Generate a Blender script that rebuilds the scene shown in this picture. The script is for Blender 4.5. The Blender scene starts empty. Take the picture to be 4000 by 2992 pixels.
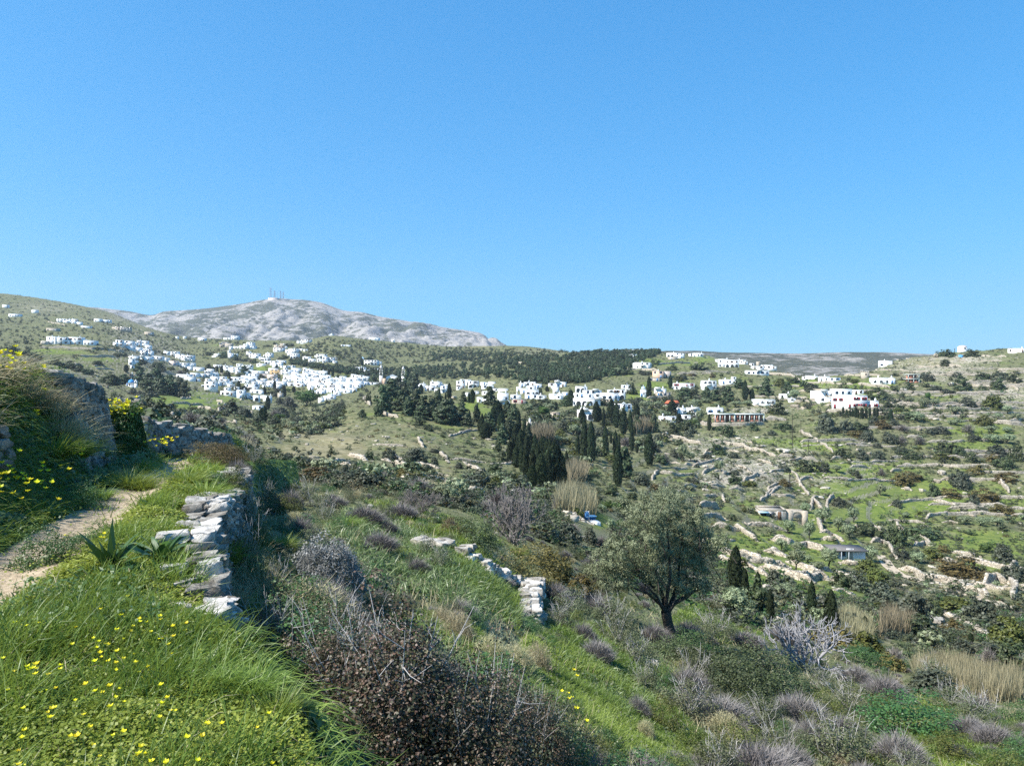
import bpy, math, random
import numpy as np
from mathutils import Vector, Matrix
random.seed(7); RNG = np.random.default_rng(7)
SC = bpy.context.scene; COL = SC.collection
F = 770.0; CU = 512.0; CV = 382.5          # focal length and principal point of the camera, in pixels of a 1024 x 765 frame
# ---------------------------------------------------------------- crops of the photograph used for tracing -> 1024-wide frame
CROPS = dict(A=(400,1300,5.5175), B=(800,1290,5.5175), C=(1150,1290,5.5175), D=(1600,1430,5.5175), E=(2000,1430,5.5175),
  F=(2400,1350,5.5175), G=(2800,1350,5.5175), c1=(0,1050,2.759), c2=(800,1050,2.759), c3=(1600,1300,2.759), c4=(2400,1300,2.759),
  c5=(3200,1300,2.759), m=(3000,1850,2.207), n=(2900,2242,2.0109), o=(2100,1850,2.207), p=(1000,1700,2.207), q=(1200,2200,2.0109),
  r=(0,1350,2.207), s=(0,2000,1.6685), t=(0,0,0.553))
def px(c, x, y):
    a, b, s = CROPS[c]; return ((a+x/s)/3.90625, (b+y/s)/3.90625)
# ---------------------------------------------------------------- numpy noise
_P = np.random.default_rng(3).random((256,256))
def vnoise(x, y):
    x = np.asarray(x, float); y = np.asarray(y, float)
    xi = np.floor(x).astype(int); yi = np.floor(y).astype(int); fx = x-xi; fy = y-yi
    fx = fx*fx*(3-2*fx); fy = fy*fy*(3-2*fy)
    a = _P[xi&255, yi&255]; b = _P[(xi+1)&255, yi&255]; c = _P[xi&255, (yi+1)&255]; d = _P[(xi+1)&255, (yi+1)&255]
    return (a*(1-fx)+b*fx)*(1-fy)+(c*(1-fx)+d*fx)*fy - .5
def fbm(x, y, o=4):
    s = 0; a = 1
    for k in range(o):
        s = s+a*vnoise(x*2**k+17.3*k, y*2**k-9.1*k); a *= .5
    return s
def sstep(a, b, x):
    t = np.clip((np.asarray(x, float)-a)/(b-a), 0, 1); return t*t*(3-2*t)
def pchip(x, y, xq):
    x = np.asarray(x, float); y = np.asarray(y, float); h = np.diff(x); dl = np.diff(y)/h; m = np.zeros_like(y)
    for i in range(1, len(x)-1):
        if dl[i-1]*dl[i] > 0:
            w1 = 2*h[i]+h[i-1]; w2 = h[i]+2*h[i-1]; m[i] = (w1+w2)/(w1/dl[i-1]+w2/dl[i])
    m[0] = dl[0]; m[-1] = dl[-1]
    xq = np.clip(xq, x[0], x[-1]); k = np.clip(np.searchsorted(x, xq)-1, 0, len(x)-2); t = (xq-x[k])/h[k]
    return ((1+2*t)*(1-t)**2*y[k]+t*(1-t)**2*h[k]*m[k]+t*t*(3-2*t)*y[k+1]+t*t*(t-1)*h[k]*m[k+1])
# ---------------------------------------------------------------- the valley: for directions u, how the ground drops and climbs with distance
PROF = {
 -600:[(1,3200),(10,600),(60,395),(300,360),(600,330),(900,300),(1200,275),(1500,262),(1750,268)],
 -250:[(1,3200),(10,620),(60,400),(250,370),(400,352),(550,338),(700,325),(900,311),(1100,297),(1300,285),(1500,276),(1750,281)],
 0:[(1,3200),(6,800),(10,652),(15,560),(30,445),(60,408),(100,395),(250,378),(400,364),(550,352),(700,341),(900,328),(1100,315),(1300,303),(1500,293),(1750,298)],
 100:[(1,3200),(6,820),(10,652),(15,560),(30,455),(45,434),(70,426),(110,420),(180,412),(250,405),(330,398),(420,392),(550,372),(640,352),(700,346),(850,336),(1000,328),(1200,319),(1400,311),(1500,309),(1750,314)],
 200:[(1,3000),(6,830),(10,652),(15,560),(20,525),(30,472),(45,452),(70,443),(110,434),(160,427),(230,418),(300,411),(400,402),(500,396),(600,388),(720,377),(850,366),(1000,354),(1150,342),(1250,337.5),(1350,341),(1750,354)],
 300:[(1,2600),(4,850),(7,668),(10,616),(14,565),(20,520),(30,492),(45,477),(80,468),(110,462),(150,448),(220,430),(280,419),(330,421),(400,419),(450,415),(600,400),(720,380),(850,365),(1000,352),(1150,343),(1220,340.5),(1350,345),(1750,358)],
 330:[(1,2550),(4,830),(7,682),(10,624),(14,570),(20,524),(30,495),(45,479),(80,470),(110,464),(150,452),(220,431),(280,415),(320,409),(380,413),(420,412),(460,410),(600,397),(720,379),(850,362),(1000,346),(1150,336),(1200,334.8),(1300,339),(1750,358)],
 362:[(1,2520),(4,815),(7,695),(10,633),(14,577),(20,529),(31,499),(48,481),(80,472),(110,467),(145,456),(210,434),(270,414),(322,402),(350,398),(400,405),(470,406),(540,402),(620,393),(740,378),(880,364),(1020,349),(1180,338.5),(1250,341),(1750,360)],
 400:[(1,2500),(5,783),(7,712),(10,644),(15,583),(22,536),(32,503),(50,483),(80,475),(110,470),(140,461),(200,437),(260,417),(320,400),(350,393),(400,400),(470,402),(540,399),(620,390),(750,378),(900,366),(1050,354),(1200,341.5),(1300,346),(1750,362)],
 460:[(1,2500),(5,800),(7,735),(10,660),(15,594),(22,543),(32,515),(50,493),(80,482),(120,472),(170,458),(220,440),(270,421),(320,404),(350,398),(400,405),(470,401),(540,393),(640,384),(750,375),(900,365),(1050,356),(1200,346),(1300,348),(1750,362)],
 512:[(1,2600),(5,850),(7,742),(9,700),(13,645),(18,605),(25,563),(32,536),(45,512),(80,490),(130,475),(180,460),(240,436),(290,414),(320,408),(370,412),(430,404),(500,392),(570,380),(650,371),(850,360),(1000,351),(1150,345),(1300,349),(1750,364)],
 600:[(1,2800),(5,875),(7,790),(9,750),(13,696),(19,640),(27,602),(34,576),(48,541),(70,515),(100,501),(140,489),(190,472),(240,452),(300,431),(360,414),(420,400),(500,385),(600,372),(750,360),(900,351),(1050,354),(1750,368)],
 700:[(1,3000),(5,940),(7,866),(9,810),(12,755),(16,710),(22,670),(30,638),(42,606),(55,586),(75,566),(110,547),(150,525),(190,500),(230,475),(280,450),(340,430),(400,412),(470,395),(560,378),(660,366),(760,358),(850,354),(1000,359),(1750,372)],
 750:[(1,3000),(6,915),(9,828),(12,772),(16,722),(22,682),(30,652),(41,625),(55,602),(78,579),(110,559),(150,536),(190,510),(225,488),(270,463),(320,440),(370,418),(420,404),(490,388),(580,375),(660,367),(730,364.5),(820,370),(1750,392)],
 800:[(1,3000),(6,930),(9,844),(12,787),(16,734),(22,694),(30,665),(40,642),(55,617),(80,592),(110,571),(150,545),(190,519),(220,500),(260,475),(300,450),(340,429),(380,414),(430,400),(500,386),(560,377),(610,374.5),(700,380),(950,390),(1750,400)],
 840:[(1,3000),(6,938),(9,852),(12.5,786),(17,732),(23,696),(32,667),(44,643),(60,617),(88,594),(118,573),(155,549),(195,522),(228,499),(268,472),(310,444),(350,421),(390,407),(440,393),(500,379),(545,374.5),(600,378),(700,386),(1750,402)],
 900:[(1,3000),(6,950),(9,862),(13,785),(18,737),(25,702),(35,674),(50,646),(70,620),(100,598),(130,578),(160,557),(200,529),(240,500),(280,470),(320,440),(360,416),(420,395),(480,380),(560,367),(630,359),(760,368),(1750,380)],
 1024:[(1,3000),(6,960),(10,860),(15,770),(22,720),(32,688),(45,665),(65,640),(90,618),(120,597),(150,574),(190,540),(230,508),(280,470),(330,436),(390,405),(460,380),(540,361),(600,351),(640,347),(760,353),(1750,370)],
 1300:[(1,3200),(10,900),(15,800),(22,740),(32,705),(45,680),(65,655),(90,630),(120,605),(150,580),(190,545),(230,510),(280,470),(330,435),(390,400),(460,372),(540,350),(640,335),(760,343),(1750,362)],
 1700:[(1,3200),(10,940),(22,760),(45,690),(90,635),(150,580),(230,505),(330,430),(460,365),(640,325),(760,335),(1750,360)]}
UG = np.arange(-600, 1701, 4.0); LG = np.linspace(0, math.log(1750), 620)
_us = np.array(sorted(PROF), float)
_cols = np.array([pchip([math.log(a) for a, _ in PROF[int(u)]], [b for _, b in PROF[int(u)]], LG) for u in _us])
VG = np.array([pchip(_us, _cols[:, j], UG) for j in range(len(LG))]).T
for _ in range(3): VG[1:-1] = (VG[:-2]+2*VG[1:-1]+VG[2:])/4
def base_v(u, lnY):
    a = np.clip((np.asarray(u, float)+600)/4, 0, len(UG)-1.001); b = np.clip(np.asarray(lnY, float)/LG[1], 0, len(LG)-1.001)
    i = a.astype(int); j = b.astype(int); fa = a-i; fb = b-j
    return (VG[i,j]*(1-fa)+VG[i+1,j]*fa)*(1-fb)+(VG[i,j+1]*(1-fa)+VG[i+1,j+1]*fa)*fb
def main_z(X, Y):
    X = np.asarray(X, float); Y = np.maximum(np.asarray(Y, float), 1.0)
    u = np.clip(CU+F*X/Y, -600, 1700); z = -(base_v(u, np.log(Y))-CV)/F*Y
    n = fbm(X/9, Y/9, 3)*np.clip(Y*.012, .06, .45)+fbm(X/45+5, Y/45, 3)*np.clip((Y-30)*.006, 0, 1.6)
    z = z+n*sstep(2, 8, Y)
    # earth banked up against the foot of the path terrace
    ed = X-edge_x(Y); bank = -2.08-.02*np.clip(Y-5, 0, 9)-.42*np.clip(ed, 0, 9)+fbm(X*1.2, Y*1.2, 2)*.12
    wk = sstep(1.5, 4.5, Y)*sstep(17, 13, Y)*sstep(3.2, 1.0, ed); z = np.where(z < bank, z*(1-wk)+bank*wk, z)
    # field terraces: treads and risers following the contour lines
    m = sstep(70, 120, Y)*np.clip(.9-.5*sstep(250,330,u)*(1-sstep(560,660,u)), 0, 1)
    h = np.where(Y < 420, 1.25, 2.4)
    q = z/h+fbm(X/30, Y/30, 2)*.9; fr = q-np.floor(q)
    z2 = z+h*(sstep(.62, .98, fr)-fr)*.85
    return z*(1-m)+z2*m
# ---------------------------------------------------------------- the path terrace by the camera
EDGE = [(-4,.9),(1,.35),(2.2,-.25),(3.1,-.78),(3.75,-1.06),(4.6,-1.6),(5.5,-2.2),(8.2,-3.3),(13.5,-4.75),(18,-6.6),(24,-8.3),(32,-9.6),(44,-11.5)]
PATH = [(-4,-1.8),(3,-3.3),(6,-4.0),(9.2,-4.85),(12.3,-5.75),(14,-6.15),(17,-7.35),(20,-8.85),(26,-9.3),(35,-10.3),(44,-12)]
_T = lambda tab, Y: np.interp(Y, [a for a,_ in tab], [b for _,b in tab])
def edge_x(Y): return _T(EDGE, Y)
def path_x(Y): return _T(PATH, Y)
def terr_z(X, Y):
    X = np.asarray(X, float); Y = np.asarray(Y, float)
    b = _T([(-4,-1.5),(9,-1.5),(13,-1.52),(16,-1.75),(21,-2.05),(28,-2.7),(35,-3.4),(44,-5)], Y)
    top = _T([(-4,.0),(7,.0),(9.5,.08),(11.5,.10),(13,.03),(16,-.42),(20,-1.02),(26,-1.85),(32,-2.35),(44,-4.2)], Y)
    d = path_x(Y)-X
    wide = _T([(-4,2.1),(9,2.1),(11.7,1.2),(12.4,.36),(16.6,.36),(17.4,1.2),(19,1.2),(21,.55),(26,.5),(44,1.5)], Y)
    st = _T([(-4,.42),(9.2,.42),(11.7,.75),(12.4,1.40),(16.4,1.65),(17.2,.42),(19.6,.42),(20,.78),(26,.50),(27,.42),(44,.42)], Y); walled = (st > .46) & (Y > 12.3)
    wide = np.where(walled, .35, wide)
    z = b+(top-b)*sstep(st, st+wide, d)+.1*np.clip(d-2, 0, 20)*sstep(24, 10, Y)
    z = z+fbm(X*.9, Y*.9, 3)*.16*sstep(.2, .8, np.abs(d))+fbm(X*3, Y*3, 2)*.035
    z = z-.06*np.exp(-(d/.3)**2)
    e = X-edge_x(Y)
    return z-.12*sstep(-.5, 0, e)
def ground(X, Y):
    X = np.asarray(X, float); Y = np.asarray(Y, float)
    z = main_z(X, Y); t = terr_z(X, Y); inside = (X < edge_x(Y)) & (Y < 40)
    return np.where(inside, np.maximum(z, t), z)
def hit(u, v, ymin=2.0, ymax=1700, fn=ground):
    """first ground point seen in direction (u, v) beyond ymin"""
    Y = np.exp(np.linspace(math.log(ymin), math.log(ymax), 3000)); X = (u-CU)/F*Y
    vv = CV-F*fn(X, Y)/Y; k = np.nonzero(vv <= v)[0]
    i = k[0] if len(k) else int(np.argmin(vv))
    return float(X[i]), float(Y[i]), float(fn(X[i], Y[i]))
def proj(x, y, z): return CU+F*x/y, CV-F*z/y
# ---------------------------------------------------------------- object helpers
def mesh(name, V, Fc, mats, mi=None, smooth=False, attrs=None):
    """mesh from numpy verts and (n,k) faces (or list of such arrays)"""
    V = np.asarray(V, np.float32).reshape(-1,3); Fl = Fc if isinstance(Fc, list) else [Fc]
    Fl = [np.asarray(f, np.int32) for f in Fl if len(f)]
    m = bpy.data.meshes.new(name); m.vertices.add(len(V)); m.vertices.foreach_set('co', V.ravel())
    lv = np.concatenate([f.ravel() for f in Fl]); tot = np.concatenate([np.full(len(f), f.shape[1], np.int32) for f in Fl])
    m.loops.add(len(lv)); m.loops.foreach_set('vertex_index', lv); m.polygons.add(len(tot))
    st = np.zeros(len(tot), np.int32); st[1:] = np.cumsum(tot)[:-1]
    m.polygons.foreach_set('loop_start', st)
    try: m.polygons.foreach_set('loop_total', tot)
    except Exception: pass
    if mi is not None: m.polygons.foreach_set('material_index', np.asarray(mi, np.int32))
    if smooth: m.polygons.foreach_set('use_smooth', np.ones(len(tot), bool))
    for a, d in (attrs or {}).items():
        d = np.asarray(d, np.float32)
        if d.ndim == 1: at = m.attributes.new(a, 'FLOAT', 'POINT'); at.data.foreach_set('value', d)
        else:
            at = m.attributes.new(a, 'FLOAT_COLOR', 'POINT')
            at.data.foreach_set('color', np.concatenate([d, np.ones((len(d),1), np.float32)], 1).ravel())
    for x in (mats if isinstance(mats, (list,tuple)) else [mats]): m.materials.append(x)
    m.update(calc_edges=True); return m
def obj(name, me, parent=None, loc=None):
    o = bpy.data.objects.new(name, me); COL.objects.link(o)
    if parent: o.parent = parent
    if loc is not None: o.location = loc
    return o
def tag(o, label=None, cat=None, group=None, kind=None):
    if label: o['label'] = label
    if cat: o['category'] = cat
    if group: o['group'] = group
    if kind: o['kind'] = kind
    return o
def thing(name, loc, rz=0.0, sc=1.0, label=None, cat=None, group=None):
    o = bpy.data.objects.new(name, None); COL.objects.link(o); o.empty_display_size = .2
    o.location = loc; o.rotation_euler = (0,0,rz); o.scale = sc if isinstance(sc, (tuple,list)) else (sc,)*3
    return tag(o, label, cat, group)
class MB:
    """collects boxes, tubes and patches into one mesh"""
    def __init__(s): s.V = []; s.Fq = []; s.Ft = []; s.n = 0; s.mq = []; s.mt = []
    def add(s, V, q=None, t=None, mi=0):
        V = np.asarray(V, float).reshape(-1,3)
        if q is not None and len(q): s.Fq.append(np.asarray(q, int)+s.n); s.mq += [mi]*len(q)
        if t is not None and len(t): s.Ft.append(np.asarray(t, int)+s.n); s.mt += [mi]*len(t)
        s.V.append(V); s.n += len(V); return s
    def box(s, x0, y0, z0, x1, y1, z1, mi=0, tap=0):
        c = [(x0,y0,z0),(x1,y0,z0),(x1,y1,z0),(x0,y1,z0),(x0+tap,y0+tap,z1),(x1-tap,y0+tap,z1),(x1-tap,y1-tap,z1),(x0+tap,y1-tap,z1)]
        return s.add(c, [(0,3,2,1),(4,5,6,7),(0,1,5,4),(1,2,6,5),(2,3,7,6),(3,0,4,7)], mi=mi)
    def prism(s, pts, y0, y1, mi=0):
        """polygon given in xz, extruded along y"""
        n = len(pts); V = [(x,y0,z) for x,z in pts]+[(x,y1,z) for x,z in pts]
        s.add(V, [(i,(i+1)%n,n+(i+1)%n,n+i) for i in range(n)], mi=mi)
        c = np.mean(pts, 0)
        for off, yy, fl in ((0,y0,1),(n,y1,0)):
            Vv = [(x,yy,z) for x,z in pts]+[(c[0],yy,c[1])]
            s.add(Vv, None, [((i+1)%n,i,n) if fl else (i,(i+1)%n,n) for i in range(n)], mi=mi)
        return s
    def tube(s, pts, rad, k=6, mi=0, cap=True):
        P = np.asarray(pts, float); n = len(P); R = np.broadcast_to(np.asarray(rad, float), (n,))
        T = np.gradient(P, axis=0); T /= np.linalg.norm(T, axis=1, keepdims=True)+1e-9
        ref = np.array([0,0,1.]) if abs(T[0][2]) < .9 else np.array([1.,0,0])
        A = np.cross(T, ref); A /= np.linalg.norm(A, axis=1, keepdims=True)+1e-9; B = np.cross(T, A)
        th = np.linspace(0, 2*np.pi, k, endpoint=False)
        V = P[:,None]+R[:,None,None]*(A[:,None]*np.cos(th)[None,:,None]+B[:,None]*np.sin(th)[None,:,None])
        q = [(i*k+j,i*k+(j+1)%k,(i+1)*k+(j+1)%k,(i+1)*k+j) for i in range(n-1) for j in range(k)]
        s.add(V.reshape(-1,3), q, mi=mi)
        return s
    def lathe(s, prof, k=20, mi=0, c=(0,0)):
        n = len(prof); th = np.linspace(0, 2*np.pi, k, endpoint=False)
        V = [(c[0]+r*math.cos(a), c[1]+r*math.sin(a), z) for r,z in prof for a in th]
        return s.add(V, [(i*k+j,i*k+(j+1)%k,(i+1)*k+(j+1)%k,(i+1)*k+j) for i in range(n-1) for j in range(k)], mi=mi)
    def mesh(s, name, mats, smooth=False):
        fl = []; mi = []
        if s.Fq: fl.append(np.concatenate(s.Fq)); mi += s.mq
        if s.Ft: fl.append(np.concatenate(s.Ft)); mi += s.mt
        return mesh(name, np.concatenate(s.V), fl, mats, mi, smooth)
    def obj(s, name, mats, parent=None, smooth=False): return obj(name, s.mesh(name, mats, smooth), parent)
# ---------------------------------------------------------------- material helpers
def nt(name):
    m = bpy.data.materials.new(name); m.use_nodes = True; t = m.node_tree; t.nodes.clear()
    o = t.nodes.new('ShaderNodeOutputMaterial'); return m, t, o
def N(t, typ, **kw):
    n = t.nodes.new(typ)
    for k, v in kw.items():
        if k in n.inputs: n.inputs[k].default_value = v
        else: setattr(n, k, v)
    return n
def ramp(t, fac, stops):
    r = t.nodes.new('ShaderNodeValToRGB'); e = r.color_ramp.elements
    while len(e) < len(stops): e.new(.5)
    for i, (p, c) in enumerate(stops):
        e[i].position = p; e[i].color = (*c, 1) if len(c) == 3 else c
    t.links.new(fac, r.inputs[0]); return r.outputs[0]
def mixc(t, fac, a, b, mode='MIX'):
    n = t.nodes.new('ShaderNodeMix'); n.data_type = 'RGBA'; n.blend_type = mode
    for s, val in ((n.inputs[0],fac),(n.inputs[6],a),(n.inputs[7],b)):
        if hasattr(val, 'links') or hasattr(val, 'is_linked'): t.links.new(val, s)
        elif isinstance(val, (int,float)): s.default_value = val
        else: s.default_value = (*val, 1)
    return n.outputs[2]
def noise(t, scale, detail=4, rough=.55, vec=None, dist=0):
    n = N(t, 'ShaderNodeTexNoise', Scale=scale, Detail=detail, Roughness=rough, Distortion=dist)
    if vec is not None: t.links.new(vec, n.inputs['Vector'])
    return n.outputs['Fac']
def coords(t, kind='Object'): return t.nodes.new('ShaderNodeTexCoord').outputs[kind]
def mathn(t, op, a, b=0.0, clamp=False):
    n = t.nodes.new('ShaderNodeMath'); n.operation = op; n.use_clamp = clamp
    for s, val in ((n.inputs[0],a),(n.inputs[1],b)):
        if hasattr(val, 'is_linked'): t.links.new(val, s)
        else: s.default_value = val
    return n.outputs[0]
def bsdf(t, o, col, rough=.8, spec=.3, bump=None, bstr=.4, bdist=.05):
    b = t.nodes.new('ShaderNodeBsdfPrincipled')
    if hasattr(col, 'is_linked'): t.links.new(col, b.inputs['Base Color'])
    else: b.inputs['Base Color'].default_value = (*col, 1)
    b.inputs['Roughness'].default_value = rough; b.inputs['Specular IOR Level'].default_value = spec
    if bump is not None:
        bp = N(t, 'ShaderNodeBump', Strength=bstr, Distance=bdist); t.links.new(bump, bp.inputs['Height']); t.links.new(bp.outputs[0], b.inputs['Normal'])
    t.links.new(b.outputs[0], o.inputs[0]); return b
def plain(name, col, var=.12, scale=1.2, rough=.85, bstr=.25, bdist=.02, spec=.25):
    m, t, o = nt(name); c = coords(t); f = noise(t, scale, 5, .6, c)
    lo = tuple(x*(1-var) for x in col); hi = tuple(min(1,x*(1+var)) for x in col)
    bsdf(t, o, ramp(t, f, [(.3,lo),(.7,hi)]), rough, spec, noise(t, scale*6, 4, .6, c), bstr, bdist); return m
GAIN = 1.0
def leafmat(name, a, b, rnd=.25, transl=.25, rough=.55, spec=.35, stops=None):
    """foliage: colour varies leaf by leaf (attribute 'lv') and plant by plant"""
    a = tuple(x*GAIN for x in a); b = tuple(x*GAIN for x in b)
    m, t, o = nt(name); at = t.nodes.new('ShaderNodeAttribute'); at.attribute_name = 'lv'
    oi = t.nodes.new('ShaderNodeObjectInfo')
    col = ramp(t, at.outputs['Fac'], stops) if stops else mixc(t, at.outputs['Fac'], a, b)
    h = N(t, 'ShaderNodeHueSaturation'); t.links.new(col, h.inputs['Color'])
    v = mathn(t, 'MULTIPLY_ADD', oi.outputs['Random'], rnd*2); v.node.inputs[2].default_value = 1-rnd
    t.links.new(v, h.inputs['Value'])
    hu = mathn(t, 'MULTIPLY_ADD', oi.outputs['Random'], .04); hu.node.inputs[2].default_value = .48
    t.links.new(hu, h.inputs['Hue'])
    b_ = bsdf(t, o, h.outputs[0], rough, spec)
    if transl:
        tr = t.nodes.new('ShaderNodeBsdfTranslucent'); mx = N(t, 'ShaderNodeMixShader', Fac=transl)
        t.links.new(mixc(t, .5, h.outputs[0], (.25,.3,.04), 'MIX') if transl > .3 else h.outputs[0], tr.inputs[0])
        t.links.new(b_.outputs[0], mx.inputs[1]); t.links.new(tr.outputs[0], mx.inputs[2]); t.links.new(mx.outputs[0], o.inputs[0])
    return m
# ================================================================ camera, light, air
cam = bpy.data.objects.new('camera', bpy.data.cameras.new('camera')); COL.objects.link(cam); SC.camera = cam
cam.data.sensor_width = 36; cam.data.lens = 36*F/1024; cam.data.clip_start = .05; cam.data.clip_end = 20000
cam.rotation_euler = (math.pi/2, 0, 0)
SUN = Vector((-.60, -.27, .75)).normalized()
w = bpy.data.worlds.new('World'); SC.world = w; w.use_nodes = True; wt = w.node_tree; bg = wt.nodes['Background']
sky = wt.nodes.new('ShaderNodeTexSky'); sky.sky_type = 'NISHITA'; sky.sun_disc = False
sky.sun_elevation = math.asin(SUN.z); sky.sun_rotation = math.atan2(SUN.x, SUN.y); sky.altitude = 200; sky.air_density = 1.0; sky.dust_density = .4; sky.ozone_density = 2.5
# the camera's response to the sky: its blue holds down to the horizon
sc_ = wt.nodes.new('ShaderNodeSeparateColor'); cc_ = wt.nodes.new('ShaderNodeCombineColor'); wt.links.new(sky.outputs[0], sc_.inputs[0])
for i_, (g_, k_) in enumerate(((1.245,.188),(.672,1.083),(.53,2.10))): wt.links.new(mathn(wt, 'MULTIPLY', mathn(wt, 'POWER', sc_.outputs[i_], g_), k_), cc_.inputs[i_])
wt.links.new(cc_.outputs[0], bg.inputs[0]); bg.inputs[1].default_value = .106
sl = bpy.data.lights.new('sun', 'SUN'); sl.energy = 5.0; sl.angle = math.radians(.53); sl.color = (1,.955,.88)
so = bpy.data.objects.new('sun', sl); COL.objects.link(so); so.rotation_euler = SUN.to_track_quat('Z','Y').to_euler()
SC.view_settings.view_transform = 'Standard'; SC.view_settings.look = 'None'; SC.view_settings.exposure = 0.95; SC.view_settings.gamma = 1
SC.cycles.use_denoising = False; SC.cycles.max_bounces = 5; SC.cycles.diffuse_bounces = 3; SC.cycles.transmission_bounces = 3; SC.cycles.volume_bounces = 0
SC.cycles.sample_clamp_indirect = 6; SC.cycles.use_adaptive_sampling = False; SC.cycles.adaptive_threshold = .01
mh, t, o = nt('haze_air')
pv = N(t, 'ShaderNodeVolumePrincipled', Density=.000085, Anisotropy=.2); pv.inputs['Color'].default_value = (.72,.85,1,1); t.links.new(pv.outputs[0], o.inputs['Volume'])
hz = MB().box(-4600, -60, -330, 4600, 6200, 780).obj('haze', mh); tag(hz, kind='stuff')
# ================================================================ ground
def patches(u, v, lst):
    s = np.zeros_like(u)
    for a, b, ra, rb, k in lst: s = np.maximum(s, k*np.exp(-(((u-a)/ra)**2+((v-b)/rb)**2)))
    return s
# lush green fields, tan dry slopes and stony ground, where the photograph has them: (u, v, radius u, radius v, amount)
LUSH = [(400,432,65,28,.28),(338,424,36,18,.22),(440,455,50,18,.22),(745,548,40,18,.7),(830,592,40,10,.7),(195,400,45,9,1),(170,392,25,8,.8),(60,352,40,6,.55),(50,368,60,9,.6),(100,360,50,6,.5),(225,345,25,3,.4),(345,386,22,5,.8),(330,394,25,6,.4),(345,376,18,5,.5),
  (235,378,20,4,.5),(262,368,18,3,.7),(405,402,22,10,.55),(390,415,40,12,.35),(420,432,60,18,.25),(470,405,16,8,.8),(485,412,10,5,.9),(420,455,30,10,.3),(430,372,30,5,.4),
  (655,385,22,4,.5),(640,395,15,6,.6),(590,371,40,5,.6),(648,362,40,4,.4),(730,358,30,5,.55),(800,384,30,4,.6),(860,397,25,4,.7),(870,384,20,4,.6),
  (890,488,75,9,.9),(840,470,60,8,.6),(930,505,70,7,.9),(860,515,45,7,.8),(985,430,40,6,.5),(960,445,40,6,.5),(800,562,55,32,.85),(760,580,35,14,.8),(725,560,25,18,.5),
  (600,522,14,8,.9),(560,540,20,15,.3),(690,615,22,14,.7),(470,560,80,55,.75),(400,520,60,18,.55),(600,680,80,50,1),(520,620,60,45,.8),(640,740,70,40,1),(960,720,60,30,.5),(860,700,50,30,.35),
  (990,540,30,15,.5),(1000,560,40,20,.3),(700,470,30,5,.3),(820,446,30,4,.6),(770,440,40,4,.5)]
TAN = [(400,440,70,26,.5),(345,425,40,20,.5),(330,445,60,18,.9),(300,440,50,14,.7),(420,470,60,14,.7),(450,485,50,12,.6),(640,345,40,3,.6),(480,346,40,3,.5),(820,340,0.1,.1,0),(940,362,60,10,.6),(1000,380,50,18,.55),(900,375,40,6,.5),(700,440,50,12,.3),(985,585,30,14,.9),(940,570,25,9,.7),(1010,610,20,9,.6),(930,545,30,10,.3),(760,400,25,6,.4),(610,362,20,3,.5),(560,350,30,4,.3)]
STONY = [(720,445,60,14,.7),(760,470,60,20,.8),(720,480,40,12,.8),(800,450,30,10,.5),(760,410,40,6,.7),(940,370,70,16,.7),(1000,395,50,20,.7),(960,360,50,8,.7),(700,462,30,8,.8),(820,480,30,18,.5),(500,448,30,8,.4),(360,462,30,6,.4),(40,308,60,10,.5),(120,318,50,7,.5),(540,352,40,5,.5),(960,580,50,14,.8),(340,440,90,20,.25)]
uu = np.concatenate([np.arange(-600,-40,6.), np.arange(-40,1064,2.), np.arange(1064,1701,6.)])
yy = np.exp(np.linspace(math.log(1.6), math.log(1740), 760))
U, Yg = np.meshgrid(uu, yy); Xg = (U-CU)/F*Yg; Zg = main_z(Xg, Yg)
inter = (Xg < edge_x(Yg)-.05) & (Yg < 38); Zg = np.where(inter, np.minimum(Zg, terr_z(Xg, Yg)-.6), Zg)
Vt = CV-F*Zg/Yg
lush = np.clip(patches(U, Vt, LUSH)+.30*fbm(Xg/14, Yg/14, 3)+.16*sstep(620,700,U)*sstep(100,150,Yg)+.10*(Yg > 60)*(U > 480), 0, 1); tan = np.clip(patches(U, Vt, TAN)+.2*fbm(Xg/18+9, Yg/18, 3), 0, 1)
stony = np.clip(patches(U, Vt, STONY)+.3*fbm(Xg/11+3, Yg/11, 3), 0, 1)
nu = len(uu); I, J = np.meshgrid(np.arange(nu-1), np.arange(len(yy)-1)); k0 = (J*nu+I).ravel()
mg, t, o = nt('slope_ground'); c = coords(t); A_ = lambda n: (lambda a: (setattr(a,'attribute_name',n), a.outputs['Fac'])[1])(t.nodes.new('ShaderNodeAttribute'))
mp = N(t, 'ShaderNodeMapping'); mp.inputs['Scale'].default_value = (1,1,2.2); t.links.new(c, mp.inputs['Vector']); cs = mp.outputs[0]
n1 = noise(t, .09, 6, .62, c); n2 = noise(t, .55, 6, .65, cs); n3 = noise(t, 3.1, 5, .65, c); n4 = noise(t, .025, 4, .5, c)
scrub = ramp(t, n2, [(.30,(.046,.058,.024)),(.45,(.100,.114,.046)),(.56,(.168,.166,.082)),(.72,(.28,.255,.16))])
green = ramp(t, n2, [(.3,(.065,.100,.022)),(.5,(.130,.175,.036)),(.62,(.19,.22,.05)),(.75,(.26,.26,.08))])
dry = ramp(t, n2, [(.3,(.12,.105,.05)),(.5,(.25,.22,.115)),(.7,(.38,.33,.21))])
rockc = ramp(t, n3, [(.3,(.20,.17,.125)),(.5,(.42,.37,.30)),(.7,(.60,.55,.47))])
lf = ramp(t, mathn(t, 'ADD', A_('lush'), mathn(t, 'MULTIPLY', mathn(t, 'SUBTRACT', n1, .5), 1.1)), [(.30,(0,0,0)),(.54,(1,1,1))])
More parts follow.
